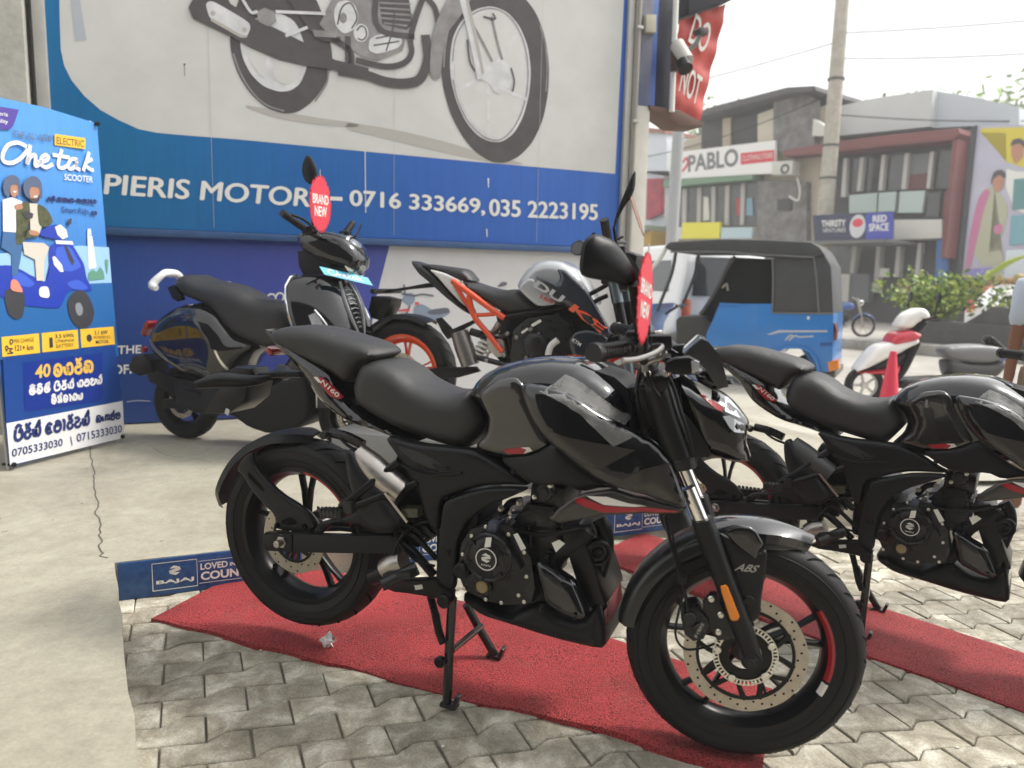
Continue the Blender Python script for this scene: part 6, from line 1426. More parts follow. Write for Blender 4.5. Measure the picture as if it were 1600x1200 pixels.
def simple_wheel(root, c, R, wt, rimr, rim_m, M=None, nsp=5, disc=True, sw=.022):
    return make_wheel(root, Vector(c), R, wt, rimr, rim_m, nsp, .12, steer=M, grooves=22, disc=(rimr * .62, rimr * .42, None) if disc else None, disc_y=-wt * .5, spoke_w=sw)
SO, SYAW = ((-1.5000, 4.5930, 0.1450), -0.3000)
SC = thing("scooter", "black retro electric scooter parked against the blue poster, its tail rail wrapped in white plastic", "scooter", SO, SYAW)
simple_wheel(SC, (-.62, 0, .235), .235, .10, .155, deep_black, nsp=5)
SFM = Matrix.Translation((.60, 0, 0)) @ Matrix.Rotation(.08, 4, 'Z')
simple_wheel(SC, (0, 0, .235), .235, .10, .155, deep_black, SFM, 5)
rb = [(-0.767,0.654),(-0.726,0.744),(-0.642,0.815),(-0.528,0.870),(-0.385,0.880),(-0.260,0.831),(-0.200,0.759),(-0.140,0.688),(0.019,0.643),(-0.121,0.530),(-0.184,0.452),(-0.193,0.392),(-0.265,0.366),(-0.379,0.418),(-0.483,0.423),(-0.613,0.479),(-0.704,0.529),(-0.762,0.570)]
body_r = body("rear_body", rb, lambda x, z: .21 - .07 * max(0, min(1, (x + .25) * 2)), gloss_black, SC, .09, .13, .022, 2, power=2.2)
lay_on("side_trim", [(-0.723,0.648),(-0.703,0.654),(-0.577,0.530),(-0.591,0.513),(-0.649,0.548)], body_r, .002, mat("dull chrome trim", (.3, .3, .3), .35, .8), body_r)
lay_on("side_line", [(-0.232,0.610),(-0.217,0.606),(-0.167,0.478),(-0.177,0.408),(-0.189,0.407),(-0.182,0.477)], body_r, .002, chrome, body_r)
bm = BM(); q = [(-0.800,0.778),(-0.887,0.701)]; add_box(bm, (q[1][0] + .015, 0, q[1][1]), (.04, .13, .11), ry(.5), .02); finish("tail_light", bm, mat("red lens", (.25, .01, .01), .15, coat=1.0), SC)
bm = BM(); q = [(-0.820,0.576)][0]; add_lathe(bm, [(.001, -.02), (.02, -.018), (.022, 0), (.001, .004)], 16, Matrix.Translation((q[0], -.12, q[1]))); finish("reflector", bm, mat("red lens", (.25, .01, .01), .15, coat=1.0), SC)
bm = BM(); add_prism(bm, [(-0.985,0.459),(-0.946,0.524),(-0.875,0.539),(-0.815,0.502),(-0.791,0.424),(-0.904,0.394),(-0.980,0.424)], -.09, .06, .01); finish("plate_holder", bm, deep_black, SC)
ss = [(-0.589,0.996),(-0.553,1.043),(-0.484,1.052),(-0.395,1.019),(-0.294,1.006),(-0.193,0.992),(-0.095,0.956),(-0.022,0.916),(0.100,0.904),(0.165,0.854),(0.205,0.773),(0.206,0.732),(0.154,0.646),(0.092,0.616),(-0.018,0.637),(-0.154,0.684),(-0.240,0.745),(-0.301,0.828),(-0.401,0.876),(-0.504,0.907),(-0.555,0.943)]
body("seat", ss, lambda x, z: .155 - .03 * max(0, min(1, (x + .1) * 3)), mat("scooter seat vinyl", (.028, .028, .030), .48, bump=.2, scale=9, bscale=1400), SC, .07, .09, .02, 2)
bm = BM(); q = [(-0.742,0.981),(-0.711,1.043),(-0.636,1.055)]
add_tube(bm, [(q[0][0] + .04, -.13, q[0][1] - .02), (q[0][0], -.12, q[0][1]), (q[1][0], -.07, q[1][1]), (q[1][0] - .02, 0, q[1][1] + .01), (q[1][0], .07, q[1][1]), (q[0][0] + .04, .13, q[0][1] - .02)], [.018, .026, .022, .027, .024, .018], 14, 5); finish("wrapped_rail", bm, white_wrap, SC)
bm = BM(); add_prism(bm, [(-0.633,0.966),(-0.586,0.985),(-0.529,0.928),(-0.518,0.896),(-0.558,0.884),(-0.596,0.899)], -.12, -.09, .006); finish("rail_bracket", bm, deep_black, SC)
sa = [(-0.583,0.405),(-0.474,0.410),(-0.320,0.370),(-0.186,0.352),(-0.197,0.210),(-0.301,0.189),(-0.431,0.203),(-0.575,0.237)]
panel("drive_unit", sa, -.09, .05, matte_black, SC, .03, .02, .02)
bm = BM(); q = [(-0.435,0.327)][0]; add_box(bm, (q[0], -.155, q[1]), (.12, .02, .035), ry(.12), .008); finish("drive_rib", bm, deep_black, SC)
bm = BM(); add_box(bm, (-.62, -.09, .235), (.2, .03, .06), None, .01); finish("swing_arm", bm, matte_black, SC)
fb = [(-0.210,0.427),(-0.048,0.352),(0.097,0.400),(0.204,0.453),(0.344,0.499),(0.375,0.358),(0.356,0.219),(0.268,0.150),(0.090,0.110),(-0.054,0.139),(-0.126,0.181),(-0.217,0.222)]
body("floor_body", fb, .15, mat("floor plastic", (.008, .0085, .009), .5, spec=.3), SC, .13, .04, .022, 1)
bm = BM(); add_prism(bm, [(-0.879,0.462),(-0.694,0.415),(-0.425,0.375),(-0.403,0.252),(-0.634,0.235),(-0.726,0.321),(-0.836,0.360)], -.085, .085, .02); finish("inner_guard", bm, matte_black, SC)
tun = [(.02, .36), (.1, .42), (.2, .46), (.32, .5), (.40, .8), (.42, 1.0), (.36, 1.02), (.30, .8), (.22, .55), (.05, .47)]
body("centre_tunnel", tun, .14, gloss_black, SC, .09, .05, .03, 1)
# shield
bm = BM(); zs = [1.065, 1.05, 1.0, .93, .86, .77, .68, .58, .48, .38, .30]; xr = [.475, .51, .54, .575, .605, .64, .665, .68, .68, .65, .60]; hw = [.16, .21, .25, .27, .28, .28, .27, .24, .21, .18, .15]
rows = []
for z, x, w in zip(zs, xr, hw):
    rr = []
    for k in range(25):
        th = math.radians(-82 + 164 * k / 24)
        rr.append((x - .19 * (1 - math.cos(th)) * (w / .22) - .05 * abs(math.sin(th)) ** 3, w * math.sin(th), z))
    rows.append([tuple(Matrix.Translation((.42, -.1, 0)) @ Matrix.Rotation(-.20, 4, 'Z') @ Matrix.Translation((-.42, .1, 0)) @ Vector(p)) for p in rr])
V = [[bm.verts.new(p) for p in r] for r in rows]; V2 = [[bm.verts.new((p[0] - .022, p[1] * .93 + .004, p[2] - .003)) for p in r] for r in rows]
for i in range(len(V) - 1):
    for k in range(24):
        bm.faces.new((V[i][k], V[i][k + 1], V[i + 1][k + 1], V[i + 1][k])); bm.faces.new((V2[i][k], V2[i + 1][k], V2[i + 1][k + 1], V2[i][k + 1]))
for k in range(24):
    bm.faces.new((V[0][k], V2[0][k], V2[0][k + 1], V[0][k + 1])); bm.faces.new((V[-1][k], V[-1][k + 1], V2[-1][k + 1], V2[-1][k]))
for i in range(len(V) - 1):
    bm.faces.new((V[i][0], V[i + 1][0], V2[i + 1][0], V2[i][0])); bm.faces.new((V[i][24], V2[i][24], V2[i + 1][24], V[i + 1][24]))
shield = finish("leg_shield", bm, gloss_black, SC, 50)
bm = BM(); add_tube(bm, [V_ for V_ in [rows[i][0] for i in range(len(rows))]], .006, 8); finish("shield_edge", bm, chrome, shield)
bm = BM(); add_tube(bm, [V_ for V_ in [rows[i][24] for i in range(len(rows))]], .006, 8); finish("shield_edge", bm, chrome, shield)
def on_shield(z, th, off=.004):
    i = max(j for j in range(len(zs)) if zs[j] >= z) if z <= zs[0] else 0
    i = min(i, len(zs) - 2); t = (zs[i] - z) / (zs[i] - zs[i + 1]); x = xr[i] + (xr[i + 1] - xr[i]) * t; w = hw[i] + (hw[i + 1] - hw[i]) * t
    return Matrix.Translation((.42, -.1, 0)) @ Matrix.Rotation(-.20, 4, 'Z') @ Matrix.Translation((-.42, .1, 0)) @ Vector((x - .19 * (1 - math.cos(th)) * (w / .22) - .05 * abs(math.sin(th)) ** 3 + off * math.cos(th), (w + off) * math.sin(th), z))
def shield_patch(name, poly, off, m):
    """poly in (theta degrees, z)"""
    bm = BM(); bd = resample([(a / 60, z) for a, z in poly], .05); vs = [bm.verts.new(on_shield(z, math.radians(a * 60), off)) for a, z in bd]
    f = bm.faces.new(vs); bmesh.ops.triangulate(bm, faces=[f]); return finish(name, bm, m, shield, None)
for s in (-1, 1):
    bm = BM(); add_tube(bm, [on_shield(z, math.radians(s * a), .004) for z, a in ((1.03, 9), (.93, 12), (.82, 10), (.70, 3))], [.01, .013, .012, .006], 10, 4, flat=.6); finish("grille_frame", bm, mat("grey trim", (.28, .30, .31), .35, .3), shield)
    shield_patch("indicator_lens", [(s * 48, .86), (s * 58, .84), (s * 56, .72), (s * 44, .60), (s * 40, .62), (s * 44, .76)], .003, lamp_glass)
    bm = BM(); add_tube(bm, [on_shield(z, math.radians(s * a), .004) for z, a in ((.87, 50), (.80, 43), (.70, 38), (.60, 37))], .006, 8, 4); finish("indicator_frame", bm, mat("grey trim", (.28, .30, .31), .35, .3), shield)
shield_patch("grille_back", [(-7, 1.0), (7, 1.0), (9, .9), (7, .8), (0, .70), (-7, .8), (-9, .9)], .002, deep_black)
bm = BM()
for k in range(9):
    z = .98 - k * .026; a = 7 if k < 5 else 7 - (k - 4) * 1.2
    add_tube(bm, [on_shield(z, math.radians(-a), .005), on_shield(z + .006, 0, .007), on_shield(z, math.radians(a), .005)], .0035, 6)
finish("grille_slats", bm, mat("grey trim", (.28, .30, .31), .35, .3), shield)
# head, headlamp, bars
hd = [(0.258,1.301),(0.336,1.316),(0.454,1.319),(0.569,1.288),(0.634,1.231),(0.663,1.163),(0.646,1.088),(0.567,1.104),(0.485,1.124),(0.401,1.148),(0.317,1.187),(0.275,1.231)]
head = body("handlebar_head", hd, lambda x, z: .125 - .02 * max(0, (x - .5) * 4), gloss_black, SC, .05, .06, .016, 2)
hc = [(0.583,1.184)][0]; hc = (hc[0] + .055, hc[1] - .005)
bm = BM(); add_lathe(bm, [(.001, .028), (.04, .026), (.07, .018), (.09, .0), (.096, -.03), (.092, -.05), (.001, -.05)], 40, Matrix.Translation((hc[0] - .02, 0, hc[1] - .0)) @ Matrix.Rotation(-.25, 4, 'Y') @ Matrix.Rotation(-PI / 2, 4, 'Z') @ Matrix.Diagonal((1, 1, 1.15, 1)))
hl = finish("headlamp", bm, mat("headlamp glass", (.22, .24, .26), .06, .3, 1.0), SC, 40)
bm = BM(); add_lathe(bm, [(.098, .0), (.108, -.01), (.112, -.035), (.104, -.05)], 40, Matrix.Translation((hc[0] - .024, 0, hc[1])) @ Matrix.Rotation(-.25, 4, 'Y') @ Matrix.Rotation(-PI / 2, 4, 'Z') @ Matrix.Diagonal((1, 1, 1.15, 1))); finish("headlamp_rim", bm, chrome, hl)
bm = BM(); add_prism(bm, [(0.267,1.202),(0.322,1.210),(0.481,1.135),(0.514,1.071),(0.302,1.064),(0.272,1.114)], -.08, .08, .012); finish("neck", bm, matte_black, SC)
for s in (1, -1):
    a = Vector((.374, -.38 * s, 1.392)); b = Vector((.415, -.20 * s, 1.31)); c = Vector((.44, -.08 * s, 1.27))
    bm = BM(); add_tube(bm, [a, b, c], [.02, .019, .016], 14); 
    for k in range(8): add_tube(bm, [a.lerp(b, .08 + k * .1), a.lerp(b, .12 + k * .1)], .0215, 14)
    gp_ = finish("grip", bm, grip_rubber, SC)
    bm = BM(); add_tube(bm, [b + Vector((.02, 0, -.01)), b + Vector((.07, -.02 * s, -.005)), a.lerp(b, .4) + Vector((.075, 0, .0)), a + Vector((.06, 0, -.01))], .007, 8, 4); finish("brake_lever", bm, deep_black, gp_)
    bm = BM(); add_box(bm, b + Vector((.01, 0, .0)), (.07, .05, .05), None, .014); finish("switch_cluster", bm, deep_black, gp_)
mo = [(0.477,1.704),(0.505,1.693),(0.532,1.642),(0.547,1.588),(0.543,1.556),(0.496,1.546),(0.465,1.569),(0.447,1.610),(0.454,1.663)]
bm = BM(); add_puff(bm, mo, lambda x, z, k: -.30 - .016 * k, lambda x, z, k: -.292, .05, .02, 2); mm = finish("mirror", bm, matte_black, SC)
bm = BM(); add_tube(bm, [(.53, -.295, 1.56), (.50, -.29, 1.46), (.45, -.20, 1.33)], .007, 8, 4); finish("mirror_stem", bm, deep_black, mm)
# turquoise show plate with script lettering
q = [(0.364,1.114),(0.675,1.057),(0.708,1.013),(0.398,1.069)]
pl0 = [Vector((.425, -.16, 1.135)), Vector((.64, .085, 1.062)), Vector((.665, .095, 1.012)), Vector((.45, -.145, 1.082))]
pt_ = thing("name_plate", "turquoise name plate with white script lettering fixed under the scooter's headlamp", "sign", SO, SYAW)
TP = [(0.438,1.113),(0.471,1.069)]; TQ = [(0.627,1.056),(0.660,1.011)]
c4 = [Vector((TP[0][0], -.12, TP[0][1])), Vector((TQ[0][0], .09, TQ[0][1])), Vector((TQ[1][0], .09, TQ[1][1])), Vector((TP[1][0], -.12, TP[1][1]))]
c4 = [p + Vector((.055, -.092, 0)) for p in c4]
nn = (c4[1] - c4[0]).cross(c4[3] - c4[0]).normalized()
if nn.x < 0: nn = -nn
bm = BM(); a = [bm.verts.new(p + nn * .002) for p in c4]; b = [bm.verts.new(p - nn * .002) for p in c4]
bm.faces.new(a); bm.faces.new(b[::-1])
for i in range(4): bm.faces.new((a[i], a[(i + 1) % 4], b[(i + 1) % 4], b[i]))
finish("plate", bm, mat("turquoise card", (.02, .40, .62), .4), pt_, 30)
def plate_xy(u, v): return c4[3] + (c4[2] - c4[3]) * u + (c4[0] - c4[3]) * v + nn * .0034
bm = BM()
for st in ([(.25, .75), (.18, .85), (.12, .5), (.15, .2), (.24, .2), (.32, .55)], [(.34, .95), (.32, .2), (.36, .5), (.40, .5), (.40, .2)], [(.43, .4), (.48, .5), (.46, .65), (.43, .45), (.46, .2), (.52, .35)], [(.56, .95), (.54, .3), (.58, .2)], [(.52, .65), (.61, .65)], [(.69, .6), (.63, .55), (.62, .25), (.67, .3), (.69, .6), (.70, .2)], [(.75, .95), (.73, .2)], [(.82, .6), (.75, .4), (.83, .2)]):
    P_ = smooth_path([(x, y, 0) for x, y in st], 4) if len(st) > 2 else [Vector((x, y, 0)) for x, y in st]
    L = []
    for i, p in enumerate(P_):
        d = (P_[min(i + 1, len(P_) - 1)] - P_[max(i - 1, 0)]); d.x *= 5; d.normalize(); L.append((bm.verts.new(plate_xy(p.x - d.y * .011, p.y + d.x * .06)), bm.verts.new(plate_xy(p.x + d.y * .011, p.y - d.x * .06))))
    for i in range(len(L) - 1): bm.faces.new((L[i][0], L[i + 1][0], L[i + 1][1], L[i][1]))
finish("lettering", bm, print_white, pt_, None)
tloc = SO_v = Vector(SO) + Matrix.Rotation(SYAW, 3, 'Z') @ Vector((.585, -.34, 1.44))
starburst("new_tag", "red scalloped BRAND NEW tag hanging from the scooter's mirror, in front of the billboard lettering", tloc, Matrix.Rotation(SYAW + 1.55, 4, 'Z'), .105, .152, [("BRAND", .0, .05, .075), ("NEW", -.065, -.012, .058)])

# ================================================================== ORANGE-WHEELED BIKE
DO_, DYAW = ((0.0131, 4.2175, 0.3444), -0.3500)
bm = BM(); add_box(bm, (0, .0, (DO_[2] - .146) / 2), (1.9, .8, DO_[2] - .146), None, .01)
tag(finish("display_plinth", bm, mat("plinth grey", (.25, .25, .24), .7), None, 30, loc=(DO_[0], DO_[1], .146), rz=DYAW), "low grey display plinth under the orange-wheeled motorcycle", "plinth")
DK = thing("motorcycle", "silver and dark blue motorcycle with orange wheels and orange rear frame, behind the front bike", "motorcycle", DO_, DYAW)
make_wheel(DK, Vector((-.678, 0, .31)), .31, .145, .2165, orange_paint, 5, .12, grooves=24, disc=(.115, .08, None), disc_y=-.075, band=.022)
make_wheel(DK, Vector((.678, 0, .30)), .30, .11, .2165, orange_paint, 5, .16, grooves=28, disc=(.15, .12, (.06, .075)), disc_y=-.06, band=.018)
tl2 = [(-0.638,0.961),(-0.595,0.952),(-0.554,0.938),(-0.521,0.914),(-0.464,0.873),(-0.391,0.796),(-0.319,0.733),(-0.275,0.704),(-0.251,0.660),(-0.310,0.687),(-0.415,0.759),(-0.521,0.843),(-0.578,0.882),(-0.611,0.921)]
body("tail_panel", tl2, .075, mat("satin black", (.012, .013, .013), .3, coat=.2), DK, .045, .03, .016, 1)
body("pillion_seat", [(-0.574,0.944),(-0.504,0.941),(-0.407,0.930),(-0.327,0.921),(-0.292,0.912),(-0.248,0.865),(-0.243,0.851),(-0.279,0.847),(-0.334,0.856),(-0.439,0.899),(-0.528,0.916)], .09, seat_vinyl, DK, .05, .05, .016, 1)
wp = [(-0.501,0.914),(-0.405,0.895),(-0.303,0.854),(-0.302,0.834),(-0.354,0.857),(-0.364,0.847),(-0.333,0.798),(-0.260,0.707),(-0.301,0.735),(-0.373,0.800),(-0.453,0.880)]
panel("white_side", wp, -.07, .02, mat("pearl white paint", (.72, .72, .70), .25, coat=.8), DK, .015, .008, .014, 1)
bm = BM()
add_tube(bm, V3([(-0.334,0.851),(-0.219,0.780),(-0.126,0.720),(-0.020,0.656)], -.125), .017, 14, 3)
finish("orange_subframe", bm, orange_paint, DK)
for pts in ("760,505 800,665 900,800 1022,950", "650,420 710,520 785,640", "800,662 900,658 990,650"):
    pass
bm = BM(); add_tube(bm, V3([(-0.233,0.776),(-0.202,0.665),(-0.120,0.573),(-0.029,0.472)], -.127), .016, 14, 4); finish("orange_subframe", bm, orange_paint, DK)
bm = BM(); add_tube(bm, V3([(-0.328,0.844),(-0.272,0.764),(-0.213,0.682)], -.122), .012, 12, 3); finish("orange_subframe", bm, orange_paint, DK)
bm = BM(); add_tube(bm, V3([(-0.202,0.667),(-0.125,0.672),(-0.050,0.682)], -.124), .012, 12, 3); finish("orange_subframe", bm, orange_paint, DK)
body("rider_seat", [(-0.304,0.852),(-0.257,0.846),(-0.172,0.822),(-0.087,0.806),(-0.027,0.809),(0.017,0.815),(0.085,0.774),(0.149,0.720),(0.152,0.699),(0.080,0.683),(-0.009,0.672),(-0.078,0.699),(-0.147,0.732),(-0.240,0.786)], .125, seat_vinyl, DK, .07, .06, .018, 1)
tk2 = [(0.033,0.829),(0.048,0.865),(0.081,0.915),(0.128,0.956),(0.195,0.974),(0.273,0.969),(0.340,0.936),(0.391,0.885),(0.432,0.818),(0.478,0.741),(0.402,0.749),(0.325,0.752),(0.258,0.738),(0.180,0.729),(0.145,0.730),(0.087,0.776)]
pear = mat("silver pearl paint", (.46, .48, .50), .28, .3, .9)
tk_ = body("fuel_tank", tk2, lambda x, z: .135, pear, DK, .075, .055, .018, 1)
nv = mat("navy black paint", (.010, .014, .025), .22, coat=.8)
def dsh(x, z): return -.142 - .045 * max(0, min(1, (x - .15) * 3))
shd = panel("tank_shroud", [(0.150,0.892),(0.219,0.875),(0.290,0.849),(0.306,0.882),(0.282,0.928),(0.326,0.922),(0.375,0.884),(0.458,0.814),(0.513,0.735),(0.590,0.610),(0.578,0.578),(0.524,0.607),(0.431,0.680),(0.337,0.749),(0.283,0.747),(0.215,0.818)], 0, .016, nv, DK, .02, .01, .014, 1, fn=dsh)
pnl = panel("silver_panel", [(0.059,0.827),(0.131,0.884),(0.199,0.826),(0.274,0.744),(0.257,0.738),(0.202,0.730),(0.169,0.734),(0.111,0.775)], -.137, .014, pear, DK, .015, .01, .014, 1)
lay_on("orange_edge", [(0.286,0.742),(0.335,0.751),(0.422,0.711),(0.520,0.638),(0.444,0.671),(0.346,0.739)], shd, .0012, deep_black, shd)
def rot_word(name, s, z, m, par, tgt, bold=.02):
    o = letters(name, s, z, -.3, m, par, bold)
    from mathutils.bvhtree import BVHTree
    bv = BVHTree.FromPolygons([v.co.copy() for v in tgt.data.vertices], [tuple(p.vertices) for p in tgt.data.polygons])
    for v in o.data.vertices:
        h = bv.ray_cast(Vector((v.co.x, -2, v.co.z)), Vector((0, 1, 0)))
        v.co.y = (h[0].y if h[0] is not None else bv.find_nearest(Vector((v.co.x, -.2, v.co.z)))[0].y) - .003
    return o
rot_word("lettering", "KE", [(0.357,0.721),(0.537,0.607),(0.394,0.751)], orange_paint, shd, shd, .035)
rot_word("lettering", "DU", [(0.152,0.832),(0.312,0.750),(0.182,0.867)], mat("silver decal", (.5, .51, .52), .35), shd, shd, .035)
rot_word("lettering", "160", [(0.191,0.773),(0.258,0.744),(0.201,0.793)], mat("orange red decal", (.6, .08, .03), .35), pnl, pnl, .02)
bm = BM(); add_prism(bm, [(-0.098,0.687),(0.032,0.709),(0.147,0.729),(0.305,0.745),(0.461,0.708),(0.548,0.574),(0.537,0.445),(0.385,0.382),(-0.007,0.356),(-0.081,0.431),(-0.059,0.544)], -.07, .07, .015); finish("frame_core", bm, deep_black, DK)
bm = BM(); add_tube(bm, V3([(-0.234,0.573),(-0.155,0.555),(-0.060,0.548),(0.010,0.562)], -.09), .022, 10, 3); add_tube(bm, V3([(-0.177,0.431),(-0.081,0.414),(0.014,0.397),(0.119,0.398)], -.12), .016, 10, 3); finish("linkage", bm, engine_black, DK)
for q_ in [(0.000,0.574),(-0.017,0.453),(-0.051,0.506),(-0.120,0.419),(0.053,0.555),(0.132,0.602),(0.178,0.577),(0.113,0.449)]:
    bm = BM(); add_cyl(bm, (q_[0], -.118, q_[1]), (0, -1, 0), .012, .02, 10, .003); finish("frame_bolt", bm, dull_steel, DK)
bm = BM(); add_prism(bm, [(-0.135,0.544),(-0.064,0.569),(-0.028,0.527),(-0.014,0.450),(-0.073,0.436),(-0.122,0.478)], -.11, .05, .012); finish("linkage_casting", bm, mat("pale alloy", (.45, .43, .40), .45, .6), DK)
bm = BM(); add_prism(bm, [(0.029,0.596),(0.108,0.664),(0.277,0.692),(0.345,0.652),(0.392,0.548),(0.352,0.439),(0.174,0.384),(0.010,0.418)], -.13, .13, .02); finish("engine", bm, engine_black, DK)
bm = BM(); q = [(0.164,0.519)][0]; add_lathe(bm, [(.001, -.03), (.05, -.03), (.065, -.02), (.07, 0), (.001, .0)], 28, Matrix.Translation((q[0], -.13, q[1]))); finish("engine_cover", bm, engine_black, DK)
ks = panel("radiator_shroud", [(0.355,0.549),(0.386,0.603),(0.462,0.619),(0.564,0.582),(0.561,0.541),(0.447,0.472),(0.388,0.456)], -.14, .02, nv, DK, .02, .01, .014, 1)
rot_word("lettering", "KTM", [(0.376,0.554),(0.422,0.529),(0.384,0.571)], print_white, ks, ks, .02)
for pts, r in (("720,500 900,470 1040,440", .014), ("780,570 1000,480", .012), ("820,500 860,660", .011), ("1000,480 1040,580", .011), ("740,520 760,640", .014), ("1160,370 1250,330", .012), ("1150,420 1240,380", .010)):
    pass
TUB = [[(-0.035,0.659),(0.171,0.700),(0.326,0.737)], [(0.037,0.586),(0.172,0.646),(0.283,0.693)], [(0.081,0.664),(0.106,0.578),(0.131,0.493)], [(0.283,0.693),(0.307,0.641),(0.331,0.589)], [(-0.011,0.638),(0.002,0.574),(0.016,0.487)], [(0.432,0.792),(0.495,0.825),(0.547,0.857)], [(0.445,0.741),(0.497,0.774),(0.544,0.796)], [(0.127,0.633),(0.208,0.605),(0.298,0.577)]]
for L in TUB:
    bm = BM(); add_tube(bm, V3(L, -.115), .012, 10, 3); finish("frame_tube", bm, deep_black, DK)
for L in ([(0.079,0.587),(0.116,0.612),(0.122,0.602),(0.086,0.576)], [(0.135,0.629),(0.186,0.660),(0.195,0.648),(0.144,0.616)]):
    decal("paper_tag", L, -.133, sticker, DK)
bm = BM(); add_tube(bm, V3([(0.291,0.554),(0.256,0.523),(0.242,0.479),(0.242,0.436)], -.145), .018, 12, 4); finish("wrapped_hose", bm, white_wrap, DK)
bm = BM(); hel = []
A = [(-0.104,0.576)][0]; B = [(-0.192,0.437)][0]; A = Vector((A[0], -.06, A[1])); B = Vector((B[0], -.06, B[1])); ax = (B - A).normalized(); e1 = Vector((0, 1, 0)); e2 = ax.cross(e1)
for k in range(6 * 14 + 1): hel.append(A.lerp(B, k / 84) + e1 * .042 * math.cos(k * 2 * PI / 14) + e2 * .042 * math.sin(k * 2 * PI / 14))
add_tube(bm, hel, .0075, 8); finish("shock_spring", bm, mat("white spring", (.75, .74, .70), .35), DK)
bm = BM(); add_tube(bm, [A - ax * .06, B + ax * .04], .02, 14); finish("shock_body", bm, steel, DK)
bm = BM(); add_tube(bm, V3([(-0.295,0.570),(-0.263,0.482),(-0.225,0.383)], -.11), [.05, .055, .05], 20, 3); finish("silencer", bm, mat("grey steel", (.25, .24, .23), .38, .9), DK)
bm = BM(); add_prism(bm, [(-0.594,0.332),(-0.418,0.360),(-0.184,0.381),(-0.159,0.354),(-0.293,0.311),(-0.545,0.294)], -.13, -.10, .006); finish("swing_arm", bm, deep_black, DK)
bm = BM(); prev = None; c = Vector((-.678, 0, .31)); N = 16
for i in range(N + 1):
    a = math.radians(62 + (172 - 62) * i / N); r = .335
    row = [bm.verts.new(c + Vector(((r + dr) * math.cos(a), y, (r + dr) * math.sin(a)))) for y, dr in ((-.082, -.02), (-.07, .004), (0, .01), (.07, .004), (.082, -.02), (.07, -.002), (0, .004), (-.07, -.002))]
    if prev:
        for k in range(8): bm.faces.new((prev[k], prev[(k + 1) % 8], row[(k + 1) % 8], row[k]))
    else: bm.faces.new(row[::-1])
    prev = row
bm.faces.new(prev); finish("rear_mudguard", bm, matte_black, DK, 50)
bm = BM(); add_prism(bm, [(-0.456,0.635),(-0.424,0.643),(-0.339,0.567),(-0.347,0.538),(-0.379,0.521),(-0.411,0.556)], -.09, -.06, .006); finish("mudguard_bracket", bm, matte_black, DK)
bm = BM(); add_prism(bm, [(-0.354,0.575),(-0.214,0.638),(-0.202,0.621),(-0.291,0.570),(-0.346,0.539)], -.115, -.095, .004); finish("footrest_hanger", bm, deep_black, DK)
bm = BM(); add_prism(bm, [(-0.812,0.788),(-0.667,0.810),(-0.542,0.835),(-0.501,0.829),(-0.501,0.811),(-0.667,0.794),(-0.804,0.769)], -.025, .025, .006); add_box(bm, ([(-0.821,0.780)][0][0], 0, [(-0.821,0.780)][0][1]), (.03, .34, .03), None, .012)
ph = finish("plate_holder_arm", bm, deep_black, DK)
bm = BM(); add_prism(bm, [(-0.899,0.682),(-0.882,0.750),(-0.829,0.749),(-0.752,0.733),(-0.765,0.687),(-0.795,0.641),(-0.838,0.612),(-0.886,0.622),(-0.890,0.652),(-0.904,0.663)], -.07, .07, .006); finish("number_plate_holder", bm, deep_black, ph)
for y in (-.12, .12):
    bm = BM(); q = [(0.522,0.836),(0.620,0.746),(0.657,0.624)][1:]; add_tube(bm, [(.575, y, .86), (.635, y, .62)], .027, 18); fk = finish("fork_tube", bm, deep_black, DK)
    bm = BM(); add_tube(bm, [(.545, y * .99, .98), (.60, y * .99, .76)], .031, 18); finish("fork_sleeve", bm, mat("grey anodised", (.15, .18, .2), .35, .7), fk)
    bm = BM(); add_tube(bm, [(.635, y, .62), (.69, y, .31)], .03, 18); finish("fork_leg", bm, mat("grey anodised", (.15, .18, .2), .35, .7), fk)
bm = BM(); q = [(0.685,0.611)][0]; add_box(bm, (q[0], -.15, q[1]), (.03, .02, .05), ry(-.2), .005); finish("side_reflector", bm, mat("orange reflector", (.6, .12, .04), .3), DK)
bm = BM(); prev = None; c = Vector((.678, 0, .30)); N = 14
for i in range(N + 1):
    a = math.radians(40 + (150 - 40) * i / N); r = .325
    row = [bm.verts.new(c + Vector(((r + dr) * math.cos(a), y, (r + dr) * math.sin(a)))) for y, dr in ((-.07, -.02), (-.06, .004), (0, .01), (.06, .004), (.07, -.02), (.06, -.002), (0, .004), (-.06, -.002))]
    if prev:
        for k in range(8): bm.faces.new((prev[k], prev[(k + 1) % 8], row[(k + 1) % 8], row[k]))
    else: bm.faces.new(row[::-1])
    prev = row
bm.faces.new(prev); fm2 = finish("front_mudguard", bm, matte_black, DK, 50)
panel("mudguard_side", [(0.495,0.440),(0.565,0.452),(0.642,0.412),(0.709,0.374),(0.656,0.323),(0.569,0.365),(0.513,0.404)], -.07, .01, mat("blue grey plastic", (.10, .11, .13), .4), fm2, .012, .006, .016, 1)
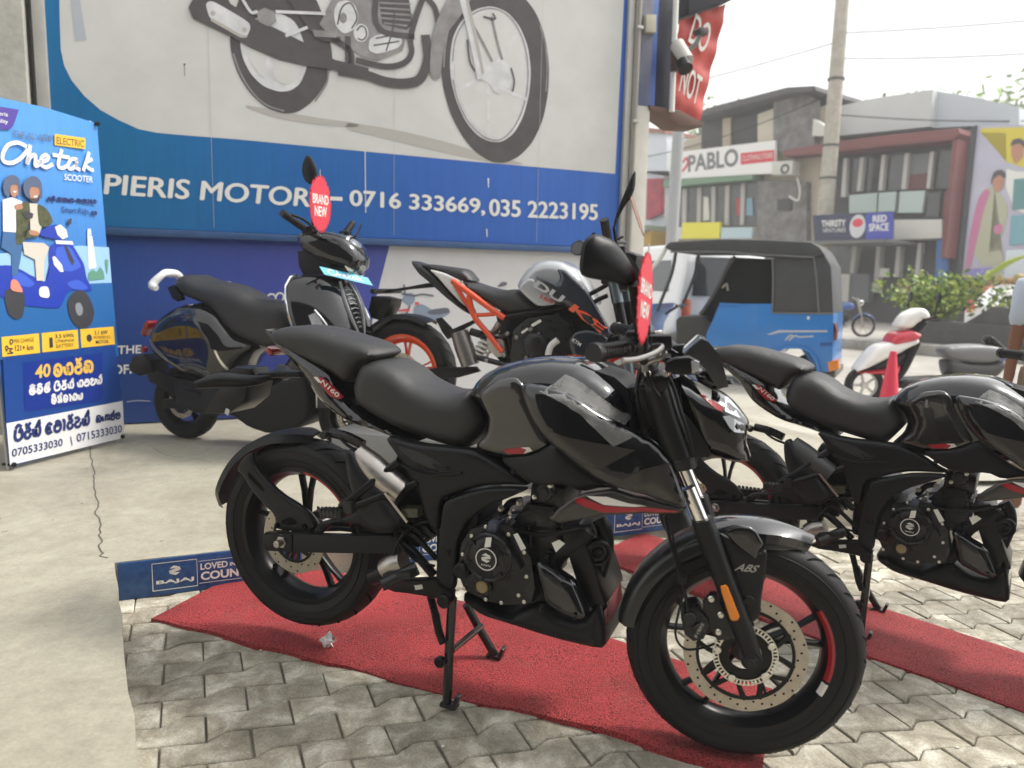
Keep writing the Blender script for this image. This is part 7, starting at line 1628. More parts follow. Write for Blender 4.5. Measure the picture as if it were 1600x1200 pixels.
# bars, grips, mirror
bm = BM(); add_tube(bm, [(.52, -.36, 1.09), (.50, -.2, 1.08), (.50, 0, 1.02), (.50, .2, 1.08), (.52, .36, 1.09)], .012, 12, 5); hb = finish("handlebar", bm, deep_black, DK)
bm = BM(); a = [(0.583,1.161),(0.588,1.037)]; add_tube(bm, [(a[0][0] - .01, -.38, a[0][1]), (a[1][0], -.30, a[1][1] - .02)], [.022, .022], 14); finish("grip", bm, grip_rubber, hb)
bm = BM(); add_box(bm, (a[1][0] + .02, -.26, a[1][1] - .03), (.11, .06, .07), None, .014); finish("switch_cluster", bm, matte_black, hb)
bm = BM(); add_box(bm, (.60, -.02, .93), (.16, .24, .2), ry(.25), .03); finish("headlamp_unit", bm, matte_black, DK)
mo = [(0.707,1.398),(0.705,1.306),(0.687,1.263),(0.650,1.214),(0.614,1.121),(0.608,1.129),(0.627,1.214),(0.663,1.301),(0.683,1.355)]
ca = sum(p[0] for p in mo) / len(mo)
bm = BM(); add_puff(bm, mo, lambda x, z, k: -.34 - .02 * k, lambda x, z, k: -.33, .03, .014, 1); mm = finish("mirror", bm, matte_black, DK)
bm = BM(); q = [(0.611,1.126),(0.619,1.054)]; add_tube(bm, [(q[0][0], -.338, q[0][1]), (q[1][0], -.30, q[1][1]), (q[1][0], -.24, q[1][1] - .04)], .007, 8, 3); finish("mirror_stem", bm, deep_black, mm)
gm = [(0.219,1.074),(0.268,1.104),(0.303,1.090),(0.305,1.017),(0.252,1.009),(0.221,1.031)]
bm = BM(); add_puff(bm, gm, lambda x, z, k: .30 - .014 * k, lambda x, z, k: .31, .03, .012, 1); mm = finish("mirror", bm, matte_black, DK)
gg = [(sum(p[0] for p in gm) / 6 + (x - sum(p[0] for p in gm) / 6) * .8, sum(p[1] for p in gm) / 6 + (z - sum(p[1] for p in gm) / 6) * .8) for x, z in gm]
decal("mirror_glass", gg, .284, mirror_glass, mm, 1)
bm = BM(); add_tube(bm, [(gm[3][0], .31, gm[3][1] - .005), (.53, .28, 1.12)], .007, 8); finish("mirror_stem", bm, deep_black, mm)
q = [(0.719,1.199)][0]
starburst("new_tag", "scalloped tag showing its dull brown back behind the orange-wheeled bike's raised mirror", Vector(DO_) + Matrix.Rotation(DYAW, 3, 'Z') @ Vector((q[0] - .01, -.29, q[1])), Matrix.Rotation(DYAW + 1.62, 4, 'Z') @ Matrix.Rotation(-.35, 4, 'X'), .075, .12, [], mat("card back", (.22, .12, .10), .7))
# the tag on the front bike's bar
fcx = Vector((.609, 1.826, 0)); q = [(-0.284,1.183)][0]
tl_ = fcx + Matrix.Rotation(-.3876 + .2, 3, 'Z') @ Vector((q[0], -.30, q[1]))
starburst("new_tag", "red scalloped BRAND NEW tag hanging from the front bike's handlebar, seen at a slant", tl_, Matrix.Rotation(1.2, 4, 'Z') @ Matrix.Rotation(.16, 4, 'Y'), .078, .098, [("BRAND", .005, .036, .056), ("NEW", -.042, -.008, .044)])

# ================================================================== THE STREET
ZR = -.14                                                           # street level beside the yard
bm = BM(); ngon(bm, [(2.2, 4.5, -.150), (60, -30, -.150), (90, 60, -.150), (-30, 90, -.150), (-6, 30, -.150), (.5, 9, -.150)])
tag(finish("street", bm, street_m, None, None), kind="structure")
tuk_blue = mat("three wheeler blue", (.018, .19, .56), .3, coat=.5, var=.12, scale=3)
hood_m = mat("grey canvas hood", (.05, .052, .058), .6, var=.25, scale=4, bump=1.0, bscale=5)
black_in = mat("dark interior", (.006, .006, .007), .8, spec=.1)
TO, TYAW = ((3.5670, 9.4236, -0.1400), 2.6500)
TK = thing("auto_rickshaw", "blue three-wheeled auto rickshaw with a grey canvas hood, parked on the street", "auto rickshaw", TO, TYAW)
def tp(poly, y0, y1, name, m, par=None, bev=.01, smooth=30):
    bm = BM(); add_prism(bm, poly, y0, y1, bev); return finish(name, bm, m, par or TK, smooth)
side = [(0.998,1.087),(0.348,1.110),(0.330,1.002),(-0.004,1.009),(-0.389,1.020),(-0.399,0.892),(-0.427,0.307),(-0.263,0.276),(-0.214,0.435),(-0.143,0.535),(-0.035,0.576),(0.171,0.563),(0.271,0.492),(0.317,0.397),(0.568,0.398),(0.844,0.397),(1.146,0.395),(1.144,0.683),(1.060,0.877)]
bodyk = tp(side, -1.28, -.0, "body", tuk_blue, None, .02)
floor = [(.55, .28), (2.2, .28), (2.3, .34), (2.3, .42), (.55, .40)]
tp(floor, -1.2, -.08, "floor_pan", tuk_blue, None, .01)
tp([(2.12, .35), (2.30, .35), (2.22, .75), (1.98, 1.05), (1.90, 1.05), (2.05, .75)], -1.1, -.18, "front_panel", tuk_blue, None, .03)
hood = [(0.372,1.668),(0.254,1.758),(-0.078,1.829),(-0.233,1.743),(-0.326,1.588),(-0.392,1.018),(0.330,0.998)]
tp(hood, -1.27, -.01, "hood_rear", hood_m, None, .05)
rf = [(1.767,1.824),(1.695,1.885),(1.348,1.903),(0.938,1.920),(0.402,1.904),(-0.074,1.878),(-0.178,1.816),(-0.237,1.734),(-0.121,1.690),(0.251,1.709),(0.566,1.721),(0.928,1.755),(1.301,1.754),(1.629,1.749),(1.719,1.781)]
tp(rf, -1.30, .03, "hood_roof", hood_m, None, .025)
tp([(0.909,1.695),(0.386,1.672),(0.359,1.099),(0.927,1.078),(1.086,0.910),(1.279,0.921),(1.069,1.253),(0.958,1.574)], -1.15, -.10, "passenger_cabin", black_in, None, .01)
bm = BM(); add_tube(bm, V3([(0.843,1.701),(0.934,1.553),(1.031,1.329),(1.149,1.100),(1.254,0.935)], -.04), .024, 10, 4); finish("side_bar", bm, hood_m, TK)
bm = BM(); add_tube(bm, V3([(1.630,1.771),(1.673,1.466),(1.794,1.116),(1.846,0.958)], -.06), .024, 10, 4); finish("windscreen_pillar", bm, hood_m, TK)
bm = BM(); add_tube(bm, V3([(1.761,1.819),(1.833,1.675),(1.975,1.500),(2.032,1.402)], -.04), .03, 10, 4); finish("windscreen_frame", bm, mat("white frame", (.65, .66, .64), .4), TK)
for y in (-1.24,):
    bm = BM(); add_tube(bm, V3([(1.630,1.771),(1.673,1.466),(1.794,1.116),(1.846,0.958)], y), .024, 10, 4); finish("windscreen_pillar", bm, hood_m, TK)
tp([(1.628,0.833),(1.580,0.889),(1.207,0.905),(1.134,0.827),(1.203,0.513),(1.596,0.428)], -1.0, -.2, "driver_seat", mat("seat black", (.035, .033, .03), .5), None, .03)
bm = BM(); add_tube(bm, [(1.9, -.62, .9), (1.72, -.62, 1.02)], .02, 8); add_tube(bm, [(1.66, -.3, 1.04), (1.72, -.62, 1.02), (1.66, -.94, 1.04)], .016, 8, 3); finish("handlebar", bm, deep_black, TK)
arch = [(0.297,0.438),(0.251,0.533),(0.151,0.594),(-0.037,0.606),(-0.167,0.560),(-0.258,0.459),(-0.304,0.292),(-0.266,0.280),(-0.218,0.429),(-0.147,0.530),(-0.031,0.566),(0.148,0.554),(0.231,0.497),(0.270,0.421)]
tp(arch, -.03, .045, "wheel_arch", tuk_blue, bodyk, .01)
for y in (-.10, -1.18):
    bm = BM(); add_lathe(bm, [(.10, -.05), (.17, -.06), (.20, -.045), (.205, 0), (.20, .045), (.17, .06), (.10, .05)], 32, Matrix.Translation((-.02, y, .205)), closed=True); w = finish("wheel", bm, rubber, TK)
    bm = BM(); add_lathe(bm, [(.001, -.03), (.06, -.04), (.11, -.03), (.11, .03), (.001, .03)], 24, Matrix.Translation((-.02, y, .205))); finish("rim", bm, engine_black, w)
bm = BM(); add_lathe(bm, [(.10, -.05), (.17, -.06), (.20, -.045), (.205, 0), (.20, .045), (.17, .06), (.10, .05)], 32, Matrix.Translation((2.05, -.64, .205)), closed=True); finish("wheel", bm, rubber, TK)
tp([(-0.362,0.899),(-0.418,0.910),(-0.448,0.806),(-0.443,0.691),(-0.395,0.679)], -.22, -.02, "tail_lamp", mat("dark red lens", (.12, .01, .015), .2, coat=.8), None, .02)
tp([(-0.366,0.419),(-0.485,0.463),(-0.503,0.340),(-0.391,0.296)], -.22, .01, "rear_indicator", amber, None, .015)
tp([(-0.276,0.277),(-0.457,0.301),(-0.463,0.221),(-0.348,0.211)], -1.2, -.05, "rear_bumper", mat("bumper grey", (.1, .1, .1), .5), None, .01)
tp([(-0.234,0.283),(-0.259,0.285),(-0.268,0.077),(-0.254,0.076)], -.18, -.16, "mud_flap", deep_black, None, 0)
slv = mat("silver decal", (.5, .51, .52), .35)
bm = BM()
for L in ("970,715 1050,690 1390,690 1390,703 1060,705 1000,722", "1010,690 1050,676 1380,684 1050,684"): pass
for L in ([(0.374,0.722),(0.237,0.781),(-0.337,0.811),(-0.338,0.790),(0.218,0.756),(0.321,0.721)],): ngon(bm, [(x, .0035, z) for x, z in L])
finish("decal_stripe", bm, slv, bodyk, None)
bm = BM(); add_ribbon(bm, [(x, z) for x, z in [(0.142,0.666),(0.095,0.723),(0.060,0.716),(0.107,0.659),(0.026,0.727),(-0.009,0.711),(-0.177,0.729)]], .018, lambda x, z: (x, .0035, z), 4); finish("decal_script", bm, slv, bodyk, None)
bm = BM(); add_box(bm, ([(-0.106,0.952)][0][0], .002, [(-0.106,0.952)][0][1]), (.03, .006, .04), None, .001); finish("sticker", bm, sticker, bodyk)
tp([([(0.760,1.114)][0][0], 1.06), ([(0.997,1.077)][0][0], 1.06), ([(0.997,1.077)][0][0], 1.10), ([(0.760,1.114)][0][0], 1.10)], -.06, .012, "door_rail", tuk_blue, None, .006)

for L_, y_ in (([(0.371,1.677),(0.342,1.346),(0.328,0.999)], .0), ([(-0.079,1.829),(-0.153,1.498),(-0.222,1.016)], .0), ([(1.679,1.751),(1.294,1.756),(0.921,1.754),(0.560,1.723),(0.246,1.711),(-0.125,1.693)], .032), ([(0.328,0.999),(-0.005,1.005),(-0.390,1.018)], .004)):
    bm = BM(); add_tube(bm, V3(L_, y_), .011, 8, 3); finish("hood_piping", bm, mat("piping", (.14, .14, .15), .6), TK)
tp([(0.823,1.297),(0.421,1.307),(0.406,1.085),(0.828,1.069)], -1.1, -.12, "passenger_seat", mat("seat brown", (.06, .045, .04), .5), None, .03)
bm = BM(); add_tube(bm, V3([(0.996,1.292),(0.944,1.350),(0.919,1.257)], -.1), .016, 8, 3); finish("grab_handle", bm, steel, TK)
tp([(-0.265,0.654),(-0.404,0.671),(-0.407,0.627),(-0.268,0.607)], -.02, .006, "body_seam", mat("seam blue", (.01, .09, .30), .5), None, 0)
# ---- cars
glass_dark = mat("car glass", (.02, .025, .03), .06, coat=.6)
def make_car(name, label, cat, loc, rz, L, Wd, prof, win, paint, wheels, wr=.31, rear_win=None, lamps=True, group=None):
    t = thing(name, label, cat, loc, rz, group)
    h = Wd / 2
    bm = BM(); add_puff(bm, prof, lambda x, z, k: -h + .0 + (.16 * max(0, z - .85)) + .05 * (1 - k), lambda x, z, k: h - (.16 * max(0, z - .85)) - .05 * (1 - k), .12, .12, 1); b = finish("body", bm, paint, t, 40)
    for s in (-1, 1):
        for wpoly in win:
            bm = BM(); ngon(bm, [(x, s * (h - .16 * max(0, z - .85) + .004), z) for x, z in wpoly]); finish("side_window", bm, glass_dark, b, None)
        for x in wheels:
            bm = BM(); add_lathe(bm, [(wr * .6, -.1), (wr * .95, -.1), (wr, -.06), (wr, .06), (wr * .95, .1), (wr * .6, .1)], 28, Matrix.Translation((x, s * (h - .09), wr)), closed=True); w = finish("wheel", bm, rubber, t)
            bm = BM(); add_lathe(bm, [(.001, -.08), (wr * .62, -.085), (wr * .62, .085), (.001, .08)], 20, Matrix.Translation((x, s * (h - .09), wr))); finish("rim", bm, steel, w)
        if lamps:
            bm = BM(); add_box(bm, (-L / 2 + .04, s * (h - .16), lamps), (.10, .17, .30), None, .03); finish("tail_lamp", bm, mat("tail lamp orange", (.55, .09, .03), .2, coat=.8), t)
            bm = BM(); add_box(bm, (L / 2 - .10, s * (h - .22), .65), (.12, .25, .14), None, .04); finish("headlamp", bm, lamp_glass, t)
    if rear_win:
        bm = BM(); (x0, z0), (x1, z1) = rear_win; ngon(bm, [(x0, -h * .72, z0), (x0, h * .72, z0), (x1, h * .66, z1), (x1, -h * .66, z1)]); finish("rear_window", bm, glass_dark, b, None)
    bm = BM(); add_box(bm, (-L / 2 - .0, 0, .42), (.1, Wd * .9, .16), None, .04); finish("bumper", bm, paint, t)
    return t
white_car = mat("white car paint", (.72, .73, .74), .25, coat=.8)
make_car("van", "white van seen from behind through the auto rickshaw's windscreen", "van", (2.75, 13.9, ZR), 1.85, 4.2, 1.7,
         [(-2.1, .35), (2.1, .35), (2.1, .95), (1.75, 1.15), (1.15, 1.85), (.9, 1.95), (-1.95, 1.95), (-2.1, 1.7)], [[(-1.7, 1.2), (-.7, 1.2), (-.7, 1.7), (-1.6, 1.7)], [(-.6, 1.2), (.4, 1.2), (.4, 1.7), (-.6, 1.7)], [(.5, 1.2), (1.5, 1.2), (1.05, 1.7), (.5, 1.7)]], white_car, (-1.3, 1.35), .30, ((-2.12, 1.15), (-2.08, 1.75)), .95)
car_prof = [(-1.95, .35), (1.95, .35), (2.0, .65), (1.8, .85), (.95, .95), (.35, 1.45), (-1.1, 1.48), (-1.75, 1.0), (-1.98, .95)]
car_win = [[(-1.35, .98), (-.45, .98), (-.45, 1.38), (-1.0, 1.38)], [(-.38, .98), (.75, .98), (.28, 1.38), (-.38, 1.38)]]
make_car("car", "pale hatchback parked beyond the auto rickshaw's cab", "car", (4.6, 18.5, ZR), 1.9, 3.9, 1.65, car_prof, car_win, mat("pale green car paint", (.55, .60, .55), .25, coat=.8), (-1.2, 1.25), .29, None, .9)
make_car("car", "white car behind the corner post, only its roof in sight", "car", (3.05, 17.8, ZR), 1.95, 3.9, 1.7, [(-1.95, .35), (1.95, .35), (2.0, .8), (1.8, 1.0), (1.0, 1.1), (.4, 1.72), (-1.5, 1.75), (-1.98, 1.1)], [[(-1.5, 1.15), (-.45, 1.15), (-.45, 1.6), (-1.3, 1.6)], [(-.38, 1.15), (.8, 1.15), (.32, 1.6), (-.38, 1.6)]], white_car, (-1.2, 1.25), .31, None, 1.0)
make_car("car", "white car at the right edge with a red tail lamp", "car", (12.9, 18.3, ZR), .5, 4.0, 1.7, car_prof, car_win, white_car, (-1.2, 1.25), .30, None, .95)

# ---- white and red scooter
RO, RYAW = ((4.0887, 8.6202, -0.1400), 3.1416)
RS = thing("scooter", "white and red scooter with a grey seat, standing on the street behind the red cone", "scooter", RO, RYAW)
# local x runs towards the left of the view (its front); +y faces the viewer
def rsp(poly, w, name, m, par=None, edge=.06):
    return body(name, poly, w, m, par or RS, w * .5, edge, .03, 1)
w_white = mat("scooter white", (.75, .74, .72), .25, coat=.7); w_red = mat("scooter red", (.52, .02, .045), .25, coat=.7)
for x in (.02, -1.26):
    bm = BM(); add_lathe(bm, [(.145, -.04), (.18, -.05), (.215, -.04), (.225, 0), (.215, .04), (.18, .05), (.145, .04)], 40, Matrix.Translation((x, 0, .225)), closed=True); w = finish("wheel", bm, rubber, RS)
    bm = BM(); add_lathe(bm, [(.001, -.03), (.035, -.04), (.04, .04), (.001, .03)], 16, Matrix.Translation((x, 0, .225)))
    for k in range(5): a = k * 2 * PI / 5; add_tube(bm, [(x, 0, .225), (x + .15 * math.cos(a), 0, .225 + .15 * math.sin(a))], .016, 8)
    add_lathe(bm, [(.14, -.03), (.155, -.03), (.155, .03), (.14, .03)], 32, Matrix.Translation((x, 0, .225)), closed=True); finish("rim", bm, mat("white rim", (.6, .6, .58), .4), w)
rsp([(-0.271,0.916),(-0.303,0.996),(-0.360,1.068),(-0.480,1.131),(-0.568,1.120),(-0.623,1.043),(-0.604,0.995),(-0.496,0.969),(-0.424,0.896),(-0.345,0.886)], .13, "headlamp_cowl", w_white)
rsp([(-0.280,0.900),(-0.305,0.972),(-0.348,1.021),(-0.411,1.022),(-0.449,0.960),(-0.392,0.895)], .10, "headlamp", mat("yellowed lens", (.7, .62, .35), .2, coat=.6))
rsp([(-0.424,0.896),(-0.511,0.977),(-0.620,0.995),(-0.610,0.932),(-0.525,0.835),(-0.430,0.832)], .08, "speedometer", deep_black)
rsp([(-0.184,0.744),(-0.253,0.852),(-0.424,0.888),(-0.545,0.827),(-0.487,0.770),(-0.376,0.732),(-0.220,0.692)], .17, "red_fairing", w_red)
rsp([(0.170,0.378),(0.054,0.558),(-0.061,0.696),(-0.216,0.740),(-0.514,0.787),(-0.519,0.731),(-0.412,0.681),(-0.292,0.606),(-0.170,0.547),(0.028,0.438)], .16, "front_apron", w_white)
rsp([(0.028,0.438),(-0.170,0.547),(-0.324,0.607),(-0.402,0.625),(-0.336,0.479),(-0.243,0.444),(-0.054,0.416)], .14, "black_inset", deep_black)
rsp([(0.172,0.374),(-0.054,0.416),(-0.243,0.448),(-0.335,0.495),(-0.323,0.366),(-0.257,0.300),(-0.139,0.361),(0.021,0.366)], .15, "red_mudguard", w_red)
rsp([(-0.386,0.624),(-0.514,0.787),(-0.540,0.755),(-0.478,0.578),(-0.407,0.400),(-0.322,0.285),(-0.257,0.300),(-0.338,0.463)], .16, "leg_shield", deep_black)
bm = BM(); add_tube(bm, [(-.56, -.32, 1.04), (-.52, 0, .98), (-.56, .32, 1.04)], .018, 10, 4); finish("handlebar", bm, deep_black, RS)
for y in (-.3, .3):
    bm = BM(); add_tube(bm, [(-.55, y, 1.05), (-.56, y, 1.2)], .008, 8); add_lathe(bm, [(.001, -.008), (.06, -.006), (.065, .006), (.001, .01)], 18, Matrix.Translation((-.57, y, 1.25)) @ Matrix.Rotation(1.4, 4, 'Z')); finish("mirror", bm, deep_black, RS)
rsp([(-0.319,0.317),(-0.891,0.363),(-1.057,0.302),(-1.036,0.205),(-0.331,0.188)], .15, "floorboard", deep_black)
rsp([(-0.801,0.650),(-0.840,0.699),(-0.950,0.717),(-1.171,0.730),(-1.362,0.727),(-1.542,0.686),(-1.578,0.652),(-1.492,0.570),(-1.354,0.519),(-1.114,0.521),(-0.903,0.556),(-0.836,0.587)], .14, "seat", mat("grey seat vinyl", (.16, .16, .17), .4, bump=.2, scale=9), None, .08)
rsp([(-0.854,0.563),(-1.115,0.516),(-1.355,0.511),(-1.508,0.562),(-1.575,0.540),(-1.435,0.360),(-1.221,0.274),(-0.946,0.300),(-0.884,0.427)], .15, "rear_side_panel", mat("dark grey panel", (.05, .05, .05), .4))
rsp([(-1.359,0.470),(-1.554,0.579),(-1.659,0.638),(-1.674,0.574),(-1.566,0.475),(-1.418,0.375)], .10, "blue_side", mat("scooter blue", (.03, .12, .45), .3, coat=.6))
rsp([(-1.312,0.749),(-1.335,0.830),(-1.358,0.835),(-1.489,0.730),(-1.567,0.680),(-1.497,0.666)], .09, "tail_rail", deep_black, None, .03)
# ---- cone
bm = BM(); add_lathe(bm, [(.001, .70), (.028, .70), (.034, .68), (.115, .035), (.16, .03), (.17, .0), (.001, 0)], 36, Matrix.Rotation(PI / 2, 4, 'X'))
tag(finish("traffic_cone", bm, mat("cone red", (.62, .03, .07), .45, var=.12, scale=6), None, 40, loc=(3.93, 7.75, ZR)), "plain red traffic cone standing in front of the white and red scooter", "traffic cone")

# ---- parked motorbike far off
def small_bike(label, loc, rz):
    t = thing("motorcycle", label, "motorcycle", loc, rz)
    for x in (-.62, .62):
        bm = BM(); add_lathe(bm, [(.24, -.03), (.27, -.045), (.30, 0), (.27, .045), (.24, .03)], 32, Matrix.Translation((x, 0, .3)), closed=True); w = finish("wheel", bm, rubber, t)
        bm = BM(); add_lathe(bm, [(.22, -.02), (.245, -.02), (.245, .02), (.22, .02)], 28, Matrix.Translation((x, 0, .3)), closed=True)
        for k in range(6): a = k * PI / 3; add_tube(bm, [(x, 0, .3), (x + .23 * math.cos(a), 0, .3 + .23 * math.sin(a))], .008, 6)
        finish("rim", bm, steel, w)
    body("fuel_tank", [(-.05, .72), (.05, .9), (.3, .92), (.38, .78), (.2, .7)], .13, mat("bike blue", (.03, .09, .3), .25, coat=.7), t, .06, .06, .03)
    body("seat", [(-.62, .80), (-.5, .84), (-.1, .78), (-.06, .72), (-.55, .72)], .11, seat_vinyl, t, .06, .04, .03)
    body("engine", [(-.15, .3), (.2, .3), (.25, .6), (-.1, .62)], .14, engine_black, t, .1, .04, .04)
    bm = BM(); add_tube(bm, [(.62, -.08, .3), (.42, -.08, 1.0)], .02, 8); add_tube(bm, [(.62, .08, .3), (.42, .08, 1.0)], .02, 8); add_tube(bm, [(.36, -.34, 1.05), (.42, 0, 1.0), (.36, .34, 1.05)], .016, 8, 3); finish("fork", bm, steel, t)
    body("headlamp", [(.42, .85), (.54, .84), (.58, .92), (.54, 1.0), (.44, .98)], .09, chrome, t, .06, .04, .03)
    body("front_mudguard", [(.30, .40), (.42, .60), (.62, .66), (.82, .58), (.92, .42), (.80, .54), (.62, .62), (.46, .56)], .05, mat("bike blue", (.03, .09, .3), .25, coat=.7), t, .03, .02, .03)
    bm = BM(); add_tube(bm, [(.15, -.12, .4), (.1, -.13, .28), (-.8, -.14, .32)], .035, 10, 3); finish("exhaust", bm, steel, t)
    return t
small_bike("small blue motorcycle parked on the far side of the street, right of the auto rickshaw", (8.75, 20.3, ZR), -.25)

# ---- people
def skin_mesh(name, verts, edges, m, parent, lev=2):
    me = bpy.data.meshes.new(name); me.from_pydata([v[:3] for v in verts], edges, [])
    o = bpy.data.objects.new(name, me); COL.objects.link(o)
    md = o.modifiers.new("skin", 'SKIN'); o.modifiers.new("sub", 'SUBSURF').levels = lev; o.modifiers["sub"].render_levels = lev
    md.use_smooth_shade = True
    for i, v in enumerate(verts):
        r = v[3]; me.skin_vertices[0].data[i].radius = (r, r) if not isinstance(r, tuple) else r
    me.skin_vertices[0].data[0].use_root = True
    dg = bpy.context.evaluated_depsgraph_get(); dg.update()
    new = bpy.data.meshes.new_from_object(o.evaluated_get(dg)); new.name = name
    bpy.data.objects.remove(o); bpy.data.meshes.remove(me)
    new.materials.clear(); new.materials.append(m)
    for p in new.polygons: p.use_smooth = True
    return link(bpy.data.objects.new(name, new), parent)
skin_m = mat("brown skin", (.22, .10, .06), .5)
hair_m = mat("black hair", (.012, .010, .010), .6)
def person(label, loc, rz, shirt, legs, long_legs=True, stride=.16, bend=0.0):
    t = thing("person", label, "person", loc, rz)
    # faces +x; y is the body's left
    V = [(0, 0, .94, .12), (0, 0, 1.10, .115), (bend * .5, 0, 1.30, .125), (bend, 0, 1.43, .06), (bend + .01, 0, 1.52, .052), (bend + .025, 0, 1.60, .082), (bend + .01, 0, 1.68, .085), (bend + .0, 0, 1.73, .05)]
    E = [(0, 1), (1, 2), (2, 3), (3, 4), (4, 5), (5, 6), (6, 7)]
    def chain(start, pts):
        a = start
        for p in pts: V.append(p); E.append((a, len(V) - 1)); a = len(V) - 1
        return a
    feet = []
    for s in (-1, 1):
        w = chain(2, [(bend * .9, s * .17, 1.37, .055), (bend * .8 - .02 * s * stride * 6, s * .22, 1.10, .042), (bend * .8 + .08 - s * stride * .5, s * .23, .88, .032), (bend * .8 + .10 - s * stride * .5, s * .23, .82, .034)])
        for k in range(4):
            x0, y0, z0, _ = V[w]; chain(w, [(x0 - .025 + k * .017, y0, z0 - .05, .0095), (x0 - .028 + k * .018 + .01, y0 - .01 * s, z0 - .088 + abs(k - 1.4) * .007, .008), (x0 - .02 + k * .016 + .012, y0 - .022 * s, z0 - .112 + abs(k - 1.4) * .008, .0075)])
        x0, y0, z0, _ = V[w]; chain(w, [(x0 + .035, y0 - .012 * s, z0 - .025, .011), (x0 + .045, y0 - .022 * s, z0 - .058, .009)])
        f = chain(0, [(.0, s * .09, .88, .092), (s * stride * .5 + .02, s * .09, .50, .062), (s * stride - .02, s * .09, .10, .038), (s * stride - .03, s * .09, .045, .036), (s * stride + .07, s * .095, .03, .036), (s * stride + .16, s * .10, .022, .026)])
    skin_mesh("body", V, E, skin_m, t, 1)
    # face: nose, eyes, mouth, ears
    hx = bend + .025
    bm = BM(); add_tube(bm, [(hx + .070, 0, 1.655), (hx + .095, 0, 1.612)], [.006, .013], 8)
    finish("nose", bm, skin_m, t)
    for s in (-1, 1):
        bm = BM(); bmesh.ops.create_uvsphere(bm, u_segments=10, v_segments=8, radius=.011, matrix=Matrix.Translation((hx + .068, s * .03, 1.645))); finish("eye", bm, hair_m, t)
        bm = BM(); bmesh.ops.create_uvsphere(bm, u_segments=10, v_segments=8, radius=.022, matrix=Matrix.Translation((hx - .01, s * .082, 1.63)) @ Matrix.Diagonal((.7, .4, 1.3, 1))); finish("ear", bm, skin_m, t)
    bm = BM(); add_tube(bm, [(hx + .072, -.022, 1.575), (hx + .080, 0, 1.572), (hx + .072, .022, 1.575)], .006, 8, 3); finish("mouth", bm, mat("lips", (.16, .05, .04), .5), t)
    bm = BM(); bmesh.ops.create_uvsphere(bm, u_segments=20, v_segments=14, radius=.098, matrix=Matrix.Translation((hx - .022, 0, 1.672)) @ Matrix.Diagonal((1, .98, 1.0, 1)))
    bmesh.ops.delete(bm, geom=[v for v in bm.verts if v.co.z < 1.60 or (v.co.x > hx + .04 and v.co.z < 1.70)], context='VERTS'); finish("hair", bm, hair_m, t)
    # clothes
    SV = [(0, 0, .90, .148), (0, 0, 1.10, .138), (bend * .5, 0, 1.30, .148), (bend, 0, 1.43, .085)]; SE = [(0, 1), (1, 2), (2, 3)]
    for s in (-1, 1):
        SV += [(bend * .9, s * .18, 1.37, .078), (bend * .8 - .02 * s * stride * 6, s * .225, 1.13, .062)]; SE += [(2, len(SV) - 2), (len(SV) - 2, len(SV) - 1)]
    skin_mesh("shirt", SV, SE, shirt, t, 1)
    LV = [(0, 0, .98, .132)]; LE = []
    for s in (-1, 1):
        LV += [(.0, s * .09, .86, .108), (s * stride * .5 + .02, s * .09, .50, .082)]; n = len(LV); LE += [(0, n - 2), (n - 2, n - 1)]
        if long_legs: LV += [(s * stride - .02, s * .09, .08, .058)]; LE += [(n - 1, n)]
    skin_mesh("trousers", LV, LE, legs, t, 1)
    return t
person("person in an orange-brown top and dark blue trousers walking beyond the planter", (12.9, 20.6, ZR), 2.2, mat("orange brown cloth", (.42, .17, .08), .8), mat("dark blue cloth", (.03, .04, .09), .8), True, .2)
person("person in a grey shirt standing behind the white car at the right edge", (16.6, 24.3, ZR), 2.4, mat("grey cloth", (.25, .27, .30), .8), mat("dark cloth", (.04, .04, .045), .8))
person("person in a pale blue shirt at the right edge beside the second black motorcycle", (3.16, 4.35, -.14), 1.2, mat("pale blue cloth", (.50, .56, .66), .8), mat("khaki cloth", (.25, .2, .14), .8))
person("person in a pink top standing in the shop entrance behind the planter shrub", (13.6, 26.3, ZR), -2.0, mat("pink cloth", (.5, .14, .25), .8), mat("dark cloth", (.04, .04, .045), .8))

# ---- planter barrier, plants
bm = BM(); rr = random.Random(11)
mdir = Vector((.66, -.75, 0)).normalized()
P0 = Vector((5.6, 19.2, ZR)); P1 = Vector((9.7, 14.5, ZR)); dv = (P1 - P0).normalized(); nv_ = Vector((-dv.y, dv.x, 0))
bm = BM(); M = Matrix.Translation((P0 + P1) / 2 + Vector((0, 0, .10))) @ Matrix.Rotation(math.atan2(dv.y, dv.x), 4, 'Z')
add_box(bm, (0, 0, 0), ((P1 - P0).length + 14, 1.0, .22), None, .03); bmesh.ops.transform(bm, matrix=M, verts=bm.verts[:])
tag(finish("median_kerb", bm, concrete("kerb concrete", (.26, .25, .23), (.38, .37, .35), (.32, .31, .29), 2, .85, .2), None, 30), kind="structure")
bm = BM(); a = Vector((8.6, 16.1, 0)); b_ = Vector((11.4, 12.6, 0)); 
M = Matrix.Translation((a + b_) / 2 + Vector((0, 0, .22))) @ Matrix.Rotation(math.atan2((b_ - a).y, (b_ - a).x), 4, 'Z')
add_box(bm, (0, 0, 0), ((b_ - a).length, .35, .62), None, .03)
add_prism(bm, [(-1.3, .28), (.2, .28), (-.2, .62), (-.8, .66)], -.1, .1, .01)
bmesh.ops.transform(bm, matrix=M, verts=bm.verts[:])
tag(finish("planter_box", bm, mat("dark planter", (.085, .082, .08), .8, var=.3, scale=5), None, 30), "dark grey planter box on the median, right of the white and red scooter", "planter")
leaf_ms = [mat("leaf green", (.17, .27, .04), .5), mat("leaf light green", (.36, .42, .07), .5), mat("leaf dark green", (.09, .15, .05), .5)]
